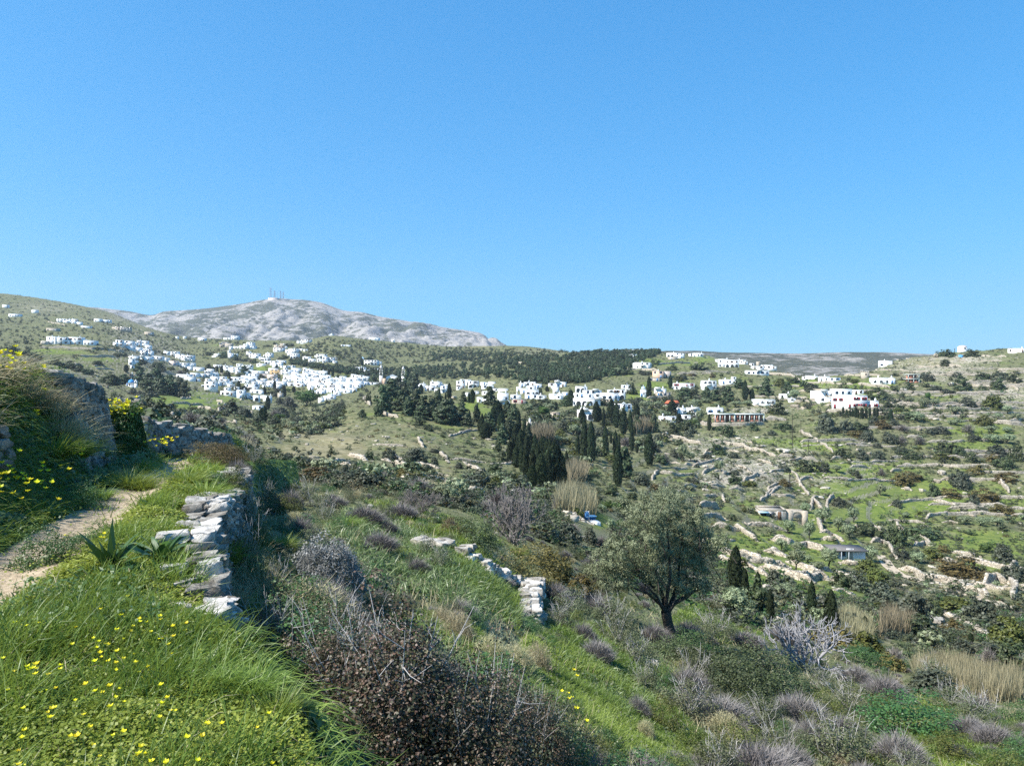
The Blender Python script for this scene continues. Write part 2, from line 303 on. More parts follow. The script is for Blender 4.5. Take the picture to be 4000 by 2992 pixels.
tf = ramp(t, mathn(t, 'ADD', A_('tan'), mathn(t, 'MULTIPLY', mathn(t, 'SUBTRACT', n1, .5), 1.2)), [(.38,(0,0,0)),(.72,(1,1,1))])
col = mixc(t, tf, scrub, dry); col = mixc(t, lf, col, green)
sf = mathn(t, 'ADD', mathn(t, 'MULTIPLY', A_('stony'), .30), noise(t, .85, 6, .72, cs))
rf = ramp(t, sf, [(.66,(0,0,0)),(.74,(1,1,1))]); col = mixc(t, rf, col, rockc)
ge = t.nodes.new('ShaderNodeNewGeometry'); sp = t.nodes.new('ShaderNodeSeparateXYZ'); t.links.new(ge.outputs['True Normal'], sp.inputs[0])
stp = ramp(t, mathn(t, 'ADD', sp.outputs[2], mathn(t, 'MULTIPLY', mathn(t, 'SUBTRACT', n2, .5), .22)), [(.82,(1,1,1)),(.93,(0,0,0))])
col = mixc(t, mathn(t, 'MULTIPLY', stp, .7), col, mixc(t, .45, rockc, scrub))
bsdf(t, o, mixc(t, ramp(t, n4, [(.4,(0,0,0)),(.6,(.25,.25,.25))]), col, (.09,.085,.06)), .95, .1, n3, .6, .25)
ground_me = mesh('ground', np.stack([Xg,Yg,Zg], -1).reshape(-1,3), np.stack([k0,k0+1,k0+nu+1,k0+nu], 1), mg, smooth=False,
  attrs=dict(lush=lush.ravel(), tan=tan.ravel(), stony=stony.ravel()))
tag(obj('ground', ground_me), kind='structure')
# path terrace
mt_, t, o = nt('terrace_earth'); c = coords(t); at = t.nodes.new('ShaderNodeAttribute'); at.attribute_name = 'path'
earth = ramp(t, noise(t, 3, 5, .6, c), [(.35,(.03,.042,.012)),(.6,(.06,.085,.02)),(.75,(.11,.10,.045))])
grit = ramp(t, noise(t, 16, 6, .7, c), [(.3,(.15,.12,.085)),(.5,(.36,.285,.195)),(.68,(.48,.405,.30)),(.76,(.60,.57,.52))])
pf = ramp(t, mathn(t, 'ADD', at.outputs['Fac'], mathn(t, 'MULTIPLY', mathn(t, 'SUBTRACT', noise(t, 4, 5, .65, c), .5), .9)), [(.42,(0,0,0)),(.58,(1,1,1))])
bsdf(t, o, mixc(t, pf, earth, grit), .95, .1, noise(t, 22, 5, .7, c), .8, .03)
ys = np.concatenate([np.arange(-4,2,.25), np.exp(np.linspace(math.log(2), math.log(42), 330))]); tt = np.concatenate([np.linspace(0,1,170)*9, 9+np.cumsum(np.linspace(.1,2.2,26))])
TT, YS = np.meshgrid(tt, ys); XS = edge_x(YS)-TT; ZS = terr_z(XS, YS); fade = sstep(28, 38, YS); ZS = ZS*(1-fade)+(main_z(XS, np.maximum(YS,1))-.4)*fade
fx = sstep(14, 30, TT)*sstep(8, 16, YS); ZS = ZS*(1-fx)+(main_z(XS, np.maximum(YS,1))-.5)*fx
# the outer edge drops to the slope below
XS = np.concatenate([XS[:,:1]+.42, XS[:,:1]+.2, XS], 1); YS = np.concatenate([YS[:,:1]]*2+[YS], 1); ZS = np.concatenate([ZS[:,:1]-2.6, ZS[:,:1]-.9, ZS], 1); pd = np.exp(-((path_x(YS)-XS)/.40)**4)
nt_ = XS.shape[1]; I, J = np.meshgrid(np.arange(nt_-1), np.arange(XS.shape[0]-1)); k0 = (J*nt_+I).ravel()
tag(obj('footpath_terrace', mesh('footpath_terrace', np.stack([XS,YS,ZS],-1).reshape(-1,3), np.stack([k0,k0+nt_,k0+nt_+1,k0+1],1), mt_, smooth=True, attrs=dict(path=pd.ravel()))), kind='structure')
# ================================================================ far mountains
def ridge(name, sky_pts, y0, y1, vfoot, mat, rough, u0=-500, u1=1600, ny=110, du=3, gully=1.0, seed=0):
    us = np.arange(u0, u1, du); top = pchip([a for a,_ in sky_pts], [b for _,b in sky_pts], us)
    top = top+fbm(us/26+seed, us*0+seed, 4)*.7*gully
    s = np.linspace(0, 1, ny); S, UU = np.meshgrid(s, us); Y = y0+(y1-y0)*S
    zt = -(top-CV)/F*y1; zf = -(vfoot-CV)/F*y0
    prof = .30*S+.70*S**1.35
    X = (UU-CU)/F*Y; Z = zf+(zt[:,None]-zf)*prof
    env = np.sin(np.pi*np.clip(S,0,1))**.7
    n = fbm(X/420+seed, Y/900, 5); g = np.abs(fbm(X/190+3+seed, Y/650+seed, 4))
    Z = Z+(n*rough*1.0-(1-np.minimum(g*4,1))*rough*.42*gully)*env
    Z = Z+(fbm(X/75+seed, Y/120, 4)*rough*.46+np.abs(fbm(X/30+seed, Y/60, 3))*rough*.3)*env
    back = np.stack([X[:,-1]*1.15, Y[:,-1]*1.2, Z[:,-1]*.4-30], -1)
    V = np.concatenate([np.stack([X,Y,Z],-1), back[:,None]], 1); m_ = ny+1; I, J = np.meshgrid(np.arange(m_-1), np.arange(len(us)-1)); k0 = (J*m_+I).ravel()
    return tag(obj(name, mesh(name, V.reshape(-1,3), np.stack([k0,k0+m_,k0+m_+1,k0+1],1), mat, smooth=True)), kind='structure')
def rockmat(name, veg, veg2, rock, rock2, scale, th):
    m, t, o = nt(name); c = coords(t); mp = N(t, 'ShaderNodeMapping'); mp.inputs['Scale'].default_value = (1,1,2.6); t.links.new(c, mp.inputs['Vector'])
    a = noise(t, scale, 7, .66, mp.outputs[0]); b = noise(t, scale*.16, 4, .55, c); f = noise(t, scale*5, 4, .7, mp.outputs[0])
    v = ramp(t, f, [(.35,veg),(.65,veg2)]); r = ramp(t, f, [(.35,rock2),(.6,rock)])
    k = ramp(t, mathn(t, 'ADD', a, mathn(t, 'MULTIPLY', mathn(t, 'SUBTRACT', b, .5), .9)), [(th-.03,(0,0,0)),(th+.05,(1,1,1))])
    bsdf(t, o, mixc(t, k, v, r), .95, .08, a, .8, 12); return m
mm = rockmat('mountain_rock', (.060,.068,.048), (.12,.12,.09), (.37,.345,.32), (.19,.18,.165), .024, .48)
ridge('mountain', [(-500,330),(0,326),(60,312),(80,306.5),(93,307),(112,309),(130,311),(152,314.5),(165,311),(182,310),(205,308),(225,305.5),(245,303),(262,299.5),(276,298),(300,299.2),(320,302),(335,307),(345,310),(360,311.5),(378,316),(400,319.5),(420,323),(450,328),(478,332),(497,344),(540,356),(700,380),(1600,400)], 1900, 3300, 362, mm, 62, du=2.5, ny=150, seed=1.7)
mr = rockmat('ridge_scrub', (.050,.056,.038), (.10,.10,.070), (.30,.28,.25), (.18,.165,.145), .035, .545)
ridge('far_ridge', [(-500,420),(480,400),(560,372),(610,356),(640,351),(690,350.5),(720,351.5),(760,352.8),(800,352.8),(850,351.8),(900,352.2),(940,353.5),(1024,353),(1600,352)], 1150, 1900, 384, mr, 16, du=3, ny=90, seed=6.1)
# ================================================================ vegetation building blocks
def unit(a): return a/(np.linalg.norm(a, axis=-1, keepdims=True)+1e-9)
def kites(P, Nn, L, W, rng, up=0.0, D=None):
    """leaf-shaped quads at points P facing roughly Nn"""
    n = len(P); Nn = unit(Nn)
    D = unit(np.cross(Nn, rng.normal(size=(n,3)))+np.array([0,0,up])) if D is None else unit(D)
    S = unit(np.cross(Nn, D)); L = np.broadcast_to(L, (n,))[:,None]*rng.uniform(.7,1.3,(n,1)); W = np.broadcast_to(W, (n,))[:,None]*rng.uniform(.75,1.25,(n,1))
    V = np.stack([P-D*L*.5, P+S*W*.5-D*L*.05, P+D*L*.5, P-S*W*.5-D*L*.05], 1).reshape(-1,3)
    return V, np.arange(4*n).reshape(n,4), np.repeat(rng.random(n), 4)
def blades(P, D, L, W, rng, seg=3, droop=.35, flat=None):
    """grass-like ribbons from P along D, tapering and drooping"""
    n = len(P); D = unit(D); L = np.broadcast_to(L, (n,))*rng.uniform(.65,1.25,n); W = np.broadcast_to(W, (n,))
    S = unit(np.cross(D, np.array([0,0,1.]))+rng.normal(size=(n,3))*.35); t = np.linspace(0,1,seg+1)
    dr = np.broadcast_to(droop, (n,))*rng.uniform(.4,1.5,n)
    C = P[:,None]+D[:,None]*(L[:,None]*t)[...,None]; C[...,2] -= dr[:,None]*L[:,None]*t**2
    side = D.copy(); side[:,2] = 0; C += (unit(side)*(dr*L*.35)[:,None])[:,None]*(t**2)[None,:,None]
    wd = (W[:,None]*np.maximum(1-t**1.6, .06)*.5)[...,None]
    V = np.stack([C-S[:,None]*wd, C+S[:,None]*wd], 2); b = (np.arange(n)*2*(seg+1))[:,None]+(np.arange(seg)*2)[None]
    q = np.stack([b,b+1,b+3,b+2], -1).reshape(-1,4)
    return V.reshape(-1,3), q, np.repeat(rng.random(n), 2*(seg+1))
def joinv(parts):
    V = []; Q = []; A = []; o = 0
    for v, q, a in parts: V.append(v); Q.append(q+o); A.append(a); o += len(v)
    return np.concatenate(V), np.concatenate(Q), np.concatenate(A)
def leafmesh(name, parts, mat): 
    v, q, a = joinv(parts); return mesh(name, v, q, mat, attrs=dict(lv=a))
def sph(rng, n): return unit(rng.normal(size=(n,3)))
def clumped(rng, n, ctr, cn, cr, squash=.8):
    """n points around clump centres ctr with outward normals cn"""
    k = rng.integers(0, len(ctr), n); off = sph(rng, n)*(rng.random((n,1))**.4)*np.broadcast_to(cr, (len(ctr),))[k][:,None]; off[:,2] *= squash
    return ctr[k]+off, unit(cn[k]*.55+unit(off)*.8+rng.normal(size=(n,3))*.35)
M = {}
GAIN = 1.08
M['cyp'] = leafmat('cypress_foliage', (.012,.021,.010), (.036,.052,.021), .22, .08); M['pine'] = leafmat('pine_foliage', (.026,.042,.018), (.075,.102,.042), .38, .12)
GAIN = 2.2; M['olive'] = leafmat('olive_foliage', (.048,.062,.030), (.145,.165,.095), .2, .15); GAIN = 1.05; M['grey'] = leafmat('grey_green_foliage', (.036,.045,.026), (.095,.105,.068), .25, .12)
M['dark'] = leafmat('lentisk_foliage', (.026,.039,.016), (.080,.102,.038), .25, .12); M['yel'] = leafmat('yellow_green_foliage', (.050,.062,.012), (.125,.135,.030), .25, .2)
M['rust'] = leafmat('rusty_foliage', (.060,.050,.016), (.150,.115,.035), .25, .15); M['bright'] = leafmat('bright_green_foliage', (.040,.080,.016), (.105,.175,.040), .15, .3)
M['twig'] = leafmat('grey_twigs', (.10,.085,.075), (.25,.22,.20), .2, 0); M['lilac'] = leafmat('heath_stems', (.105,.095,.085), (.235,.215,.21), .15, .1)
GAIN = 1.15
M['redbrown'] = leafmat('lentisk_winter_leaves', (.030,.022,.014), (.105,.066,.042), .15, .15, .5, .4, [(0,(.022,.032,.012)),(.35,(.055,.058,.026)),(.62,(.090,.064,.036)),(.85,(.140,.088,.056)),(1,(.24,.20,.155))]); M['deadwood'] = plain('bleached_wood', (.42,.40,.38), .25, 3)
M['bark'] = plain('dark_bark', (.055,.046,.038), .35, 4, .95, .6, .04); M['figbark'] = plain('pale_fig_bark', (.27,.265,.275), .25, 3)
M['grass'] = leafmat('grass_blades', (.080,.135,.022), (.215,.285,.055), .1, .38, .45, .4); M['clover'] = leafmat('clover_leaves', (.120,.185,.022), (.290,.350,.055), .1, .38, .5, .35)
M['asph'] = leafmat('asphodel_leaves', (.085,.140,.040), (.200,.260,.110), .1, .3, .4, .5); M['hay'] = leafmat('dry_grass', (.22,.20,.10), (.46,.41,.26), .1, .3, .6, .3)
M['weed'] = leafmat('verge_weeds', (.030,.075,.018), (.085,.150,.045), .1, .3, .45, .45); M['reed'] = leafmat('reed_stems', (.15,.135,.078), (.29,.255,.160), .15, .15)
M['heathleaf'] = leafmat('heath_leaves', (.055,.070,.030), (.125,.135,.070), .2, .2); M['cushion'] = leafmat('spiny_cushion', (.095,.10,.085), (.27,.27,.265), .1, .05)
# ---------------------------------------------------------------- prototypes, one unit tall and one unit wide
def g_dome(seed, n=1500, lf=.075, nc=60, top=1.0, lump=.2):
    r = np.random.default_rng(seed); d = sph(r, nc); d[:,2] = np.abs(d[:,2])*1.0-.08; d = unit(d)
    rad = 1+r.normal(size=nc)*lump*.55+fbm(d[:,0]*1.7+seed, d[:,1]*1.7+d[:,2], 2)*lump*2.2
    c = d*rad[:,None]*np.array([.42,.42,.80]); c[:,2] = np.maximum(c[:,2], .05)*top
    inn = r.random(nc) < .25; c[inn] *= r.uniform(.4,.8,(inn.sum(),1))
    P, Q = clumped(r, n, c, d, r.uniform(.09,.19,nc)); return [kites(P, Q, lf, lf*.66, r)]
def g_olive(seed, n=1700, lf=.05, nc=75):
    r = np.random.default_rng(seed); d = sph(r, nc); rad = r.random(nc)**.35*(1+fbm(d[:,0]*1.5+seed, d[:,1]*1.5+d[:,2]*1.3, 2)*.9)
    c = d*rad[:,None]*np.array([.40,.40,.30]); c[:,2] += .66
    P, Q = clumped(r, n, c, d, r.uniform(.07,.15,nc)); return [kites(P, Q, lf, lf*.5, r)]
def g_cyp(seed, n=1500, fat=1.0):
    r = np.random.default_rng(seed); z = r.random(n)**.85; a = r.uniform(0, 2*np.pi, n)
    prof = np.interp(z, [0,.06,.2,.5,.8,.95,1], [.25,.62,.92,1,.72,.34,.05])
    rr = .47*prof*(1+.55*fbm(a*1.1+seed*3, z*9, 3))*(r.random(n)**.25)
    P = np.stack([rr*np.cos(a), rr*np.sin(a), .03+z*.97], 1); o = np.stack([np.cos(a), np.sin(a), .25+0*a], 1)+r.normal(size=(n,3))*.35
    V, q, l = kites(P, o, .055, .17, r, D=np.stack([np.cos(a)*.35, np.sin(a)*.35, 1+0*a], 1)+r.normal(size=(n,3))*.2)
    return [(V, q, l)]
def g_pine(seed, n=1900, conic=.5, lf=.085):
    r = np.random.default_rng(seed); P = []; Q = []
    tiers = 9
    for k in range(tiers):
        h = .16+.80*k/(tiers-1); R = .46*((1-h)**.75*conic+(1-conic)*math.sin(math.pi*min(1,.22+h*.8))**.8)*r.uniform(.8,1.15)+.04
        m = 5+int(7*R/.4)
        for j in range(m):
            a = r.uniform(0, 2*np.pi); rr = R*r.uniform(.35,1); c = np.array([rr*math.cos(a), rr*math.sin(a), h+r.normal()*.035-rr*.12])
            nn = max(6, int(n/(tiers*9))); o = sph(r, nn)*(r.random((nn,1))**.4)*np.array([.125,.125,.045]); P.append(c+o); Q.append(unit(o*np.array([1,1,2])+np.array([0,0,.06])+np.array([math.cos(a),math.sin(a),0])*.05)+r.normal(size=(nn,3))*.3)
    P = np.concatenate(P); Q = np.concatenate(Q); return [kites(P, Q, lf, lf*.65, r)]
def g_twig(seed, n=900):
    r = np.random.default_rng(seed); a = r.uniform(0, 2*np.pi, n); el = r.uniform(.25, 1.5, n); D = np.stack([np.cos(a)*np.cos(el), np.sin(a)*np.cos(el), np.sin(el)], 1)
    t = r.uniform(.15,.75,n)[:,None]; P = D*t*np.array([.48,.48,.9]); return [blades(P, D+r.normal(size=(n,3))*.55, .28, .016, r, 2, -.05)]
def g_heath(seed, n=1100, ln=.55):
    r = np.random.default_rng(seed); a = r.uniform(0, 2*np.pi, n); q = r.random(n)**.5; P = np.stack([np.cos(a)*q*.38, np.sin(a)*q*.38, .30*(1-q*q)*r.random(n)], 1)
    D = np.stack([np.cos(a)*q*.7, np.sin(a)*q*.7, 1+0*a], 1)+r.normal(size=(n,3))*.32; P[:,2] += .35*(1-q)*r.random(n); return [blades(P, D, ln*(.8-.3*q), .012, r, 2, .05)]
def woody(seed, h=.45, sp=.22, r0=.035, nb=5, lean=.05, k=6):
    """short trunk that forks into limbs"""
    r = np.random.default_rng(seed); b = MB(); tx = r.normal()*lean; ty = r.normal()*lean
    b.tube([(0,0,-.06),(tx*.4,ty*.4,h*.3),(tx,ty,h*.62)], [r0*1.25,r0*.95,r0*.8], k)
    for j in range(nb):
        a = 2*np.pi*j/nb+r.uniform(-.4,.4); s = sp*r.uniform(.7,1.2)
        b.tube([(tx,ty,h*.58),(tx+math.cos(a)*s*.45,ty+math.sin(a)*s*.45,h*.85),(tx+math.cos(a)*s,ty+math.sin(a)*s,h*1.25+r.random()*.12)], [r0*.6,r0*.42,r0*.15], 5)
    return b
PROTO = {}
def proto(kind, mname, gens, wood=None, part='crown', wpart='trunk'):
    PROTO[kind] = [(leafmesh(kind+'_'+part, g, M[mname]), wood(i).mesh(kind+'_'+wpart, M['bark'], True) if wood else None, part, wpart) for i, g in enumerate(gens)]
proto('cypress_tree', 'cyp', [g_cyp(i) for i in range(4)], lambda i: MB().tube([(0,0,-.05),(0,0,.5)], [.03,.02], 5))
proto('pine_tree', 'pine', [g_pine(10+i, 2600, (.75,.45,.3,.6)[i], .10) for i in range(4)], lambda i: woody(i, .55, .2, .022, 4, .02))
proto('olive_tree', 'olive', [g_olive(20+i, 2600, .075, 100) for i in range(5)], lambda i: woody(30+i, .44, .24, .04, 5, .06))
proto('olive_shrub', 'grey', [g_dome(40+i, 2600, .095, 80) for i in range(4)], None, 'foliage')
proto('lentisk_shrub', 'dark', [g_dome(50+i, 2600, .10, 75, lump=.3) for i in range(4)], None, 'foliage')
proto('spurge_shrub', 'yel', [g_dome(60+i, 2400, .09, 60, lump=.15) for i in range(3)], None, 'foliage')
proto('rusty_shrub', 'rust', [g_dome(70+i, 2400, .09, 70) for i in range(3)], None, 'foliage')
proto('leafy_tree', 'bright', [g_olive(80+i, 3000, .085, 100) for i in range(2)], lambda i: woody(90+i, .44, .22, .03))
proto('bare_shrub', 'twig', [g_twig(100+i) for i in range(3)], None, 'twigs')
proto('heath_shrub', 'lilac', [g_heath(110+i) for i in range(3)], None, 'stems')
REG = []      # (object, phrase, plural, u, v): labelled at the end
CNT = {}
def plant(kind, x, y, z, h, wd, phrase, plural, cat, group, rz=None, var=None):
    i = CNT[kind] = CNT.get(kind, -1)+1; pr = PROTO[kind]; cm, wm, pn, wn = pr[(i if var is None else var) % len(pr)]
    rz = random.uniform(0, 6.28) if rz is None else rz
    if wm:
        o = thing(kind, (x,y,z), rz, (wd,wd,h)); obj(pn, cm, o); obj(wn, wm, o)
    else:
        o = obj(kind, cm, None, (x,y,z)); o.rotation_euler = (0,0,rz); o.scale = (wd,wd,h)
    tag(o, None, cat, group); u, v = proj(x, y, z+h*.5); REG.append((o, phrase, plural, u, v)); return o
KIND = dict(c=('cypress_tree','dark slender cypress','dark slender cypresses','cypress','cypresses on the slopes'),
  p=('pine_tree','dark spreading pine','dark spreading pines','pine tree','pines among the houses'),
  o=('olive_tree','silvery olive tree','silvery olive trees','olive tree','olive trees on the terraces'),
  g=('olive_shrub','grey-green rounded shrub','grey-green rounded shrubs','shrub','grey-green shrubs on the slopes'),
  d=('lentisk_shrub','dark green rounded shrub','dark green rounded shrubs','shrub','dark shrubs on the slopes'),
  y=('spurge_shrub','yellow-green rounded shrub','yellow-green rounded shrubs','shrub','yellow-green shrubs on the slopes'),
  b=('rusty_shrub','rusty brown low shrub','rusty brown low shrubs','shrub','rusty shrubs on the slopes'),
  G=('leafy_tree','bright green leafy tree','bright green leafy trees','tree','bright green trees'),
  r=('bare_shrub','bare grey twiggy shrub','bare grey twiggy shrubs','shrub','bare shrubs on the slopes'))
def row(crop, txt, ymin=40, ymax=1700):
    """traced plants: kind x top base width; ..."""
    for e in txt.split(';'):
        f = e.split()
        if not f: continue
        k = f[0]; x, y0, y1, wd = map(float, f[1:5]); u, vb = px(crop, x, y1); _, vt = px(crop, x, y0); s = CROPS[crop][2]*3.90625
        X, Y, Z = hit(u, vb, float(f[5]) if len(f) > 5 else ymin, ymax)
        h = (vb-vt)*Y/F; ww = wd/s*Y/F
        plant(KIND[k][0], X, Y+ww*.3, Z-.06*h, h*(1.18 if k in 'cp' else 1.1), ww*(1.2 if k in 'cp' else 1.1), *KIND[k][1:])
# ================================================================ plants traced from the photograph
row('D','c 240 410 600 90 280;c 560 530 700 40 280;c 635 500 770 60 280;c 850 395 705 95 280;c 775 590 730 40 280;p 1160 560 755 150 330;c 1280 590 800 50 330;c 1350 560 825 105 330;c 1690 490 590 50 420;c 1295 980 1250 45;c 1565 1050 1330 55;c 1635 1030 1230 40;c 1910 750 1030 80;c 520 860 1160 75;c 1640 1250 1570 230;c 2090 780 1010 115;c 810 720 900 40 250;c 860 740 880 32 250;p 1720 640 1010 290 330;p 1450 840 1190 150')
row('E','c 945 780 935 75 350;c 620 860 1030 95 350;c 1510 930 1230 105 300;c 1820 805 1200 150 300;c 1975 940 1400 65 250;c 2150 760 1250 180 300;c 1900 920 1200 90 300;c 150 1010 1460 85 200;c 270 1160 1480 70 200;p 360 1260 1610 130 180;p 1200 650 860 320 380;c 1270 540 860 130 380;c 760 430 540 80 450;G 690 1010 1240 270 300;o 360 950 1150 320 300;o 850 850 1000 190 380;g 1100 1150 1400 260 260;o 1350 1250 1500 300 250;g 1900 1300 1500 250 250;o 950 1480 1655 280 220;g 1650 1220 1500 220 250;d 1270 930 1010 200 330;G 280 920 1080 200 330;o 520 1200 1370 220;g 1500 1380 1560 200;d 930 1310 1420 100;o 1040 600 700 200 430;d 480 750 900 200 400;d 700 700 800 280 420;o 1650 800 900 130 400;d 600 440 600 90 480;p 600 520 640 90 480')
row('c3','c 1885 950 1370 72;c 1960 1005 1395 88;c 1815 1120 1350 52;c 2115 1040 1330 58;c 2170 1090 1190 28;c 1857 830 980 55;c 1170 870 1120 42;c 1240 940 1130 44;c 1200 1080 1400 110;p 1280 1010 1300 100;c 1440 1150 1450 130;c 1560 1220 1650 165;c 1420 1340 1655 130;c 1320 1450 1655 120;c 1640 1340 1660 100;c 1150 1250 1450 85;d 1010 1250 1400 95;c 820 980 1140 125;c 780 890 1090 45;c 815 880 970 30;p 715 800 960 80;c 645 850 985 28;d 950 1160 1280 85;p 1060 960 1150 120;c 950 760 960 120;p 1050 750 910 110;p 1120 780 935 120;c 255 780 935 38;p 50 460 650 130;p 60 640 890 190;p 150 700 905 170;p 380 740 985 230;p 460 800 935 180;p 540 860 955 150;p 300 640 810 130;p 230 720 905 130;p 430 740 965 170;g 40 1240 1390 210;d 190 990 1050 115;g 260 1240 1290 115;g 265 1340 1410 75;g 190 1420 1490 110;g 260 1480 1545 80;g 530 1395 1455 75;d 570 1020 1060 60;d 915 1410 1530 145;g 660 1555 1610 125;d 770 1265 1300 85;g 1130 1520 1580 65;c 60 470 640 60 330;c 125 560 650 40 330;p 0 480 640 100 300;p -60 650 850 170 300;d 100 930 1000 130;d 680 1180 1210 80;d 350 1090 1120 70;g 620 1250 1290 70;p 1500 1300 1640 150;c 1510 1180 1500 60;c 1250 1280 1600 70;c 1350 1120 1380 60;c 1110 1150 1380 50')
row('c4','c 240 780 990 78 280;c 100 840 1090 78 250;c 25 780 1020 65 260;c 175 860 1070 48 260;c 360 880 990 52 280;c 700 880 985 62 300;c 1025 890 1050 36;c 375 490 690 45 380;c 370 600 690 70 380;c 605 470 600 42 400;c 625 740 880 88 330;c 1415 530 720 62 380;c 1490 610 720 52 380;p 1650 500 670 140 400;c 190 1030 1270 48 200;c 220 1010 1100 22 250;c 15 1080 1330 52 200;c 50 1150 1460 44 180;c 380 1110 1430 95 170;c 245 1190 1290 28 200;p 430 900 1065 115 250;p 120 1270 1560 190 150;c 40 1260 1655 95 150;p 250 900 1060 90 260')
row('c4','g 745 430 500 95;d 920 320 390 190;d 450 290 345 100;d 1230 970 1110 115;d 700 1140 1210 110;g 810 1050 1120 95;d 1120 1000 1050 115;d 1515 970 1050 100;d 1840 960 1040 170;g 1710 1040 1100 95;d 1115 1180 1310 170;o 740 1200 1385 130;o 830 1280 1385 115;g 650 1250 1340 90;g 1285 1290 1350 120;o 1150 1370 1500 115;g 890 1410 1450 65;d 1300 1530 1630 130;g 1300 1470 1530 95;g 800 1550 1600 85;g 880 1560 1640 105;y 1470 1590 1655 145;b 1850 1580 1655 155;g 1840 1410 1490 125;d 2100 1390 1500 200;g 1000 1300 1350 105;d 2130 1110 1150 85;d 1770 740 870 180;p 1880 540 650 115;y 1800 470 580 150;d 2060 500 570 105;p 1350 500 590 140;g 1200 560 660 150;p 1100 620 730 130;p 1000 590 715 110;p 1240 590 735 150;p 760 600 700 170;d 850 600 690 140;o 340 730 830 140;o 300 840 910 130;o 460 740 800 120;o 880 710 780 130;o 1000 700 760 110;d 1180 700 780 75;o 1330 730 800 155;o 1450 720 790 130;o 830 740 820 110;o 930 820 960 110;d 190 520 660 100;G 560 660 740 0.1;g 250 690 760 150;o 600 770 840 90;G 850 930 1010 130;d 800 960 1060 140;d 650 980 1090 150;y 690 460 510 120;b 840 430 465 110;g 330 400 450 160;d 120 380 440 170;o 30 370 450 130;d 640 350 400 120;d 1440 590 650 120;o 1560 560 620 130;d 1950 480 540 150;g 2150 540 620 150;o 1950 610 740 130;b 1060 430 480 60;g 400 1150 1260 180;r 130 1100 1220 180;g 300 1500 1640 180;r 560 1280 1400 120;d 500 1300 1400 130')
row('c5','g 120 880 1078 230;g 300 930 1065 130;g 545 1050 1182 155;g 600 900 1000 115;d 1330 190 250 95;d 1410 180 262 135;d 1670 180 250 135;d 1375 270 350 85;d 640 575 637 115;d 820 570 637 95;d 985 540 612 85;d 1155 530 582 72;g 1210 440 512 115;g 1130 420 490 95;g 1290 560 632 155;g 1420 600 657 125;d 1555 490 617 175;g 1510 420 492 115;d 1780 420 502 125;d 1950 500 612 135;d 1785 560 632 95;g 2000 410 522 175;d 2120 440 532 125;d 560 645 732 115;d 690 660 742 125;g 790 680 742 85;o 990 690 772 115;o 1130 700 792 135;o 1270 710 802 115;G 1180 640 722 65;d 990 835 932 125;d 900 770 842 125;d 760 750 832 115;o 1090 850 962 155;o 1500 790 892 155;g 1640 690 802 165;y 1900 660 832 195;o 2050 780 872 115;y 1800 860 1012 175;o 2160 860 952 115;o 1950 860 932 105;o 1490 930 1012 155;r 1640 960 1082 165;g 1350 1000 1082 175;g 1220 1020 1092 115;r 920 970 1062 175;g 820 920 1012 115;b 710 940 1042 185;d 460 980 1062 175;b 420 1040 1122 195;g 790 1080 1192 165;r 910 1090 1202 115;r 1110 1100 1212 155;g 890 1210 1302 115;d 1040 1280 1362 155;d 930 1270 1342 155;g 480 1255 1367 135;g 650 1270 1372 145;d 250 1240 1342 155;d 1400 1180 1292 185;d 1510 1210 1312 145;g 1700 1080 1162 135;o 1890 1000 1082 145;o 2050 1010 1092 115;o 1920 1090 1192 195;o 2070 1090 1202 175;d 2160 1200 1372 145;d 2030 1330 1462 185;b 1890 1300 1382 155;d 1660 1300 1392 125;y 1400 1290 1372 235;g 1940 1220 1322 205;b 1720 1420 1512 155;b 2060 1490 1602 235;b 1000 1490 1602 225;g 1560 1480 1652 205;r 690 1440 1542 115;o 200 1420 1502 125;o 370 1450 1522 105;d 735 830 932 115;g 410 1480 1560 90;g 60 1400 1500 140;y 400 490 530 110;d 830 430 460 80;g 640 1180 1240 100')
row('c5',';'.join('c %d %d %d %d'%(x,a,b,wd) for x,a,b,wd in zip((262,300,336,362,397,425,468,511,551,598,630,780),(805,825,830,835,805,830,815,820,810,815,812,830),(885,890,900,905,910,915,920,920,915,910,920,950),(26,22,24,24,32,24,42,30,26,30,28,42))))
row('p','g 1145 110 212 115;g 1390 100 232 155;d 1300 190 242 85;d 970 140 207 75;g 1470 240 312 85;g 1535 180 247 62;g 1535 300 362 62;g 1750 230 287 62;d 2060 240 342 125;g 1870 355 402 105;g 1880 400 462 72;g 1865 490 552 62;g 2015 460 527 72;d 645 95 157 42;g 1345 360 442 72;b 1270 290 382 175;g 750 250 332 85;g 400 190 262 115;b 500 260 402 265;d 620 320 422 125;g 780 350 482 225;g 960 400 562 265;g 1160 370 442 125;r 1400 490 662 285;o 1600 560 702 245;o 1680 450 592 155;r 1790 490 582 105;g 1740 590 692 175;b 1840 580 662 135;d 335 95 132 45;r 1080 300 400 200;g 250 150 230 160;d 880 330 400 120;r 1980 560 700 200;r 2080 450 640 220;r 2170 520 720 180;g 1900 640 720 160')
row('o','b 150 680 962 290 26;b 370 870 1062 225 24;g 60 580 722 200;r 300 420 530 200;g 270 430 582 205;g 450 460 602 115;r 560 520 642 145;o 640 390 512 95;G 600 240 322 105;G 710 240 332 115;o 560 260 340 80;b 1020 90 152 150;c 1720 675 1012 115;c 1795 850 1082 62;c 1905 880 1132 62;c 2015 1040 1202 52;o 1720 1010 1275 320;d 1930 1130 1370 240 50;y 330 590 700 120 60;d 720 1000 1180 220 40;r 90 380 520 180;r 180 180 330 140;d 640 110 190 120;d 820 150 220 80')
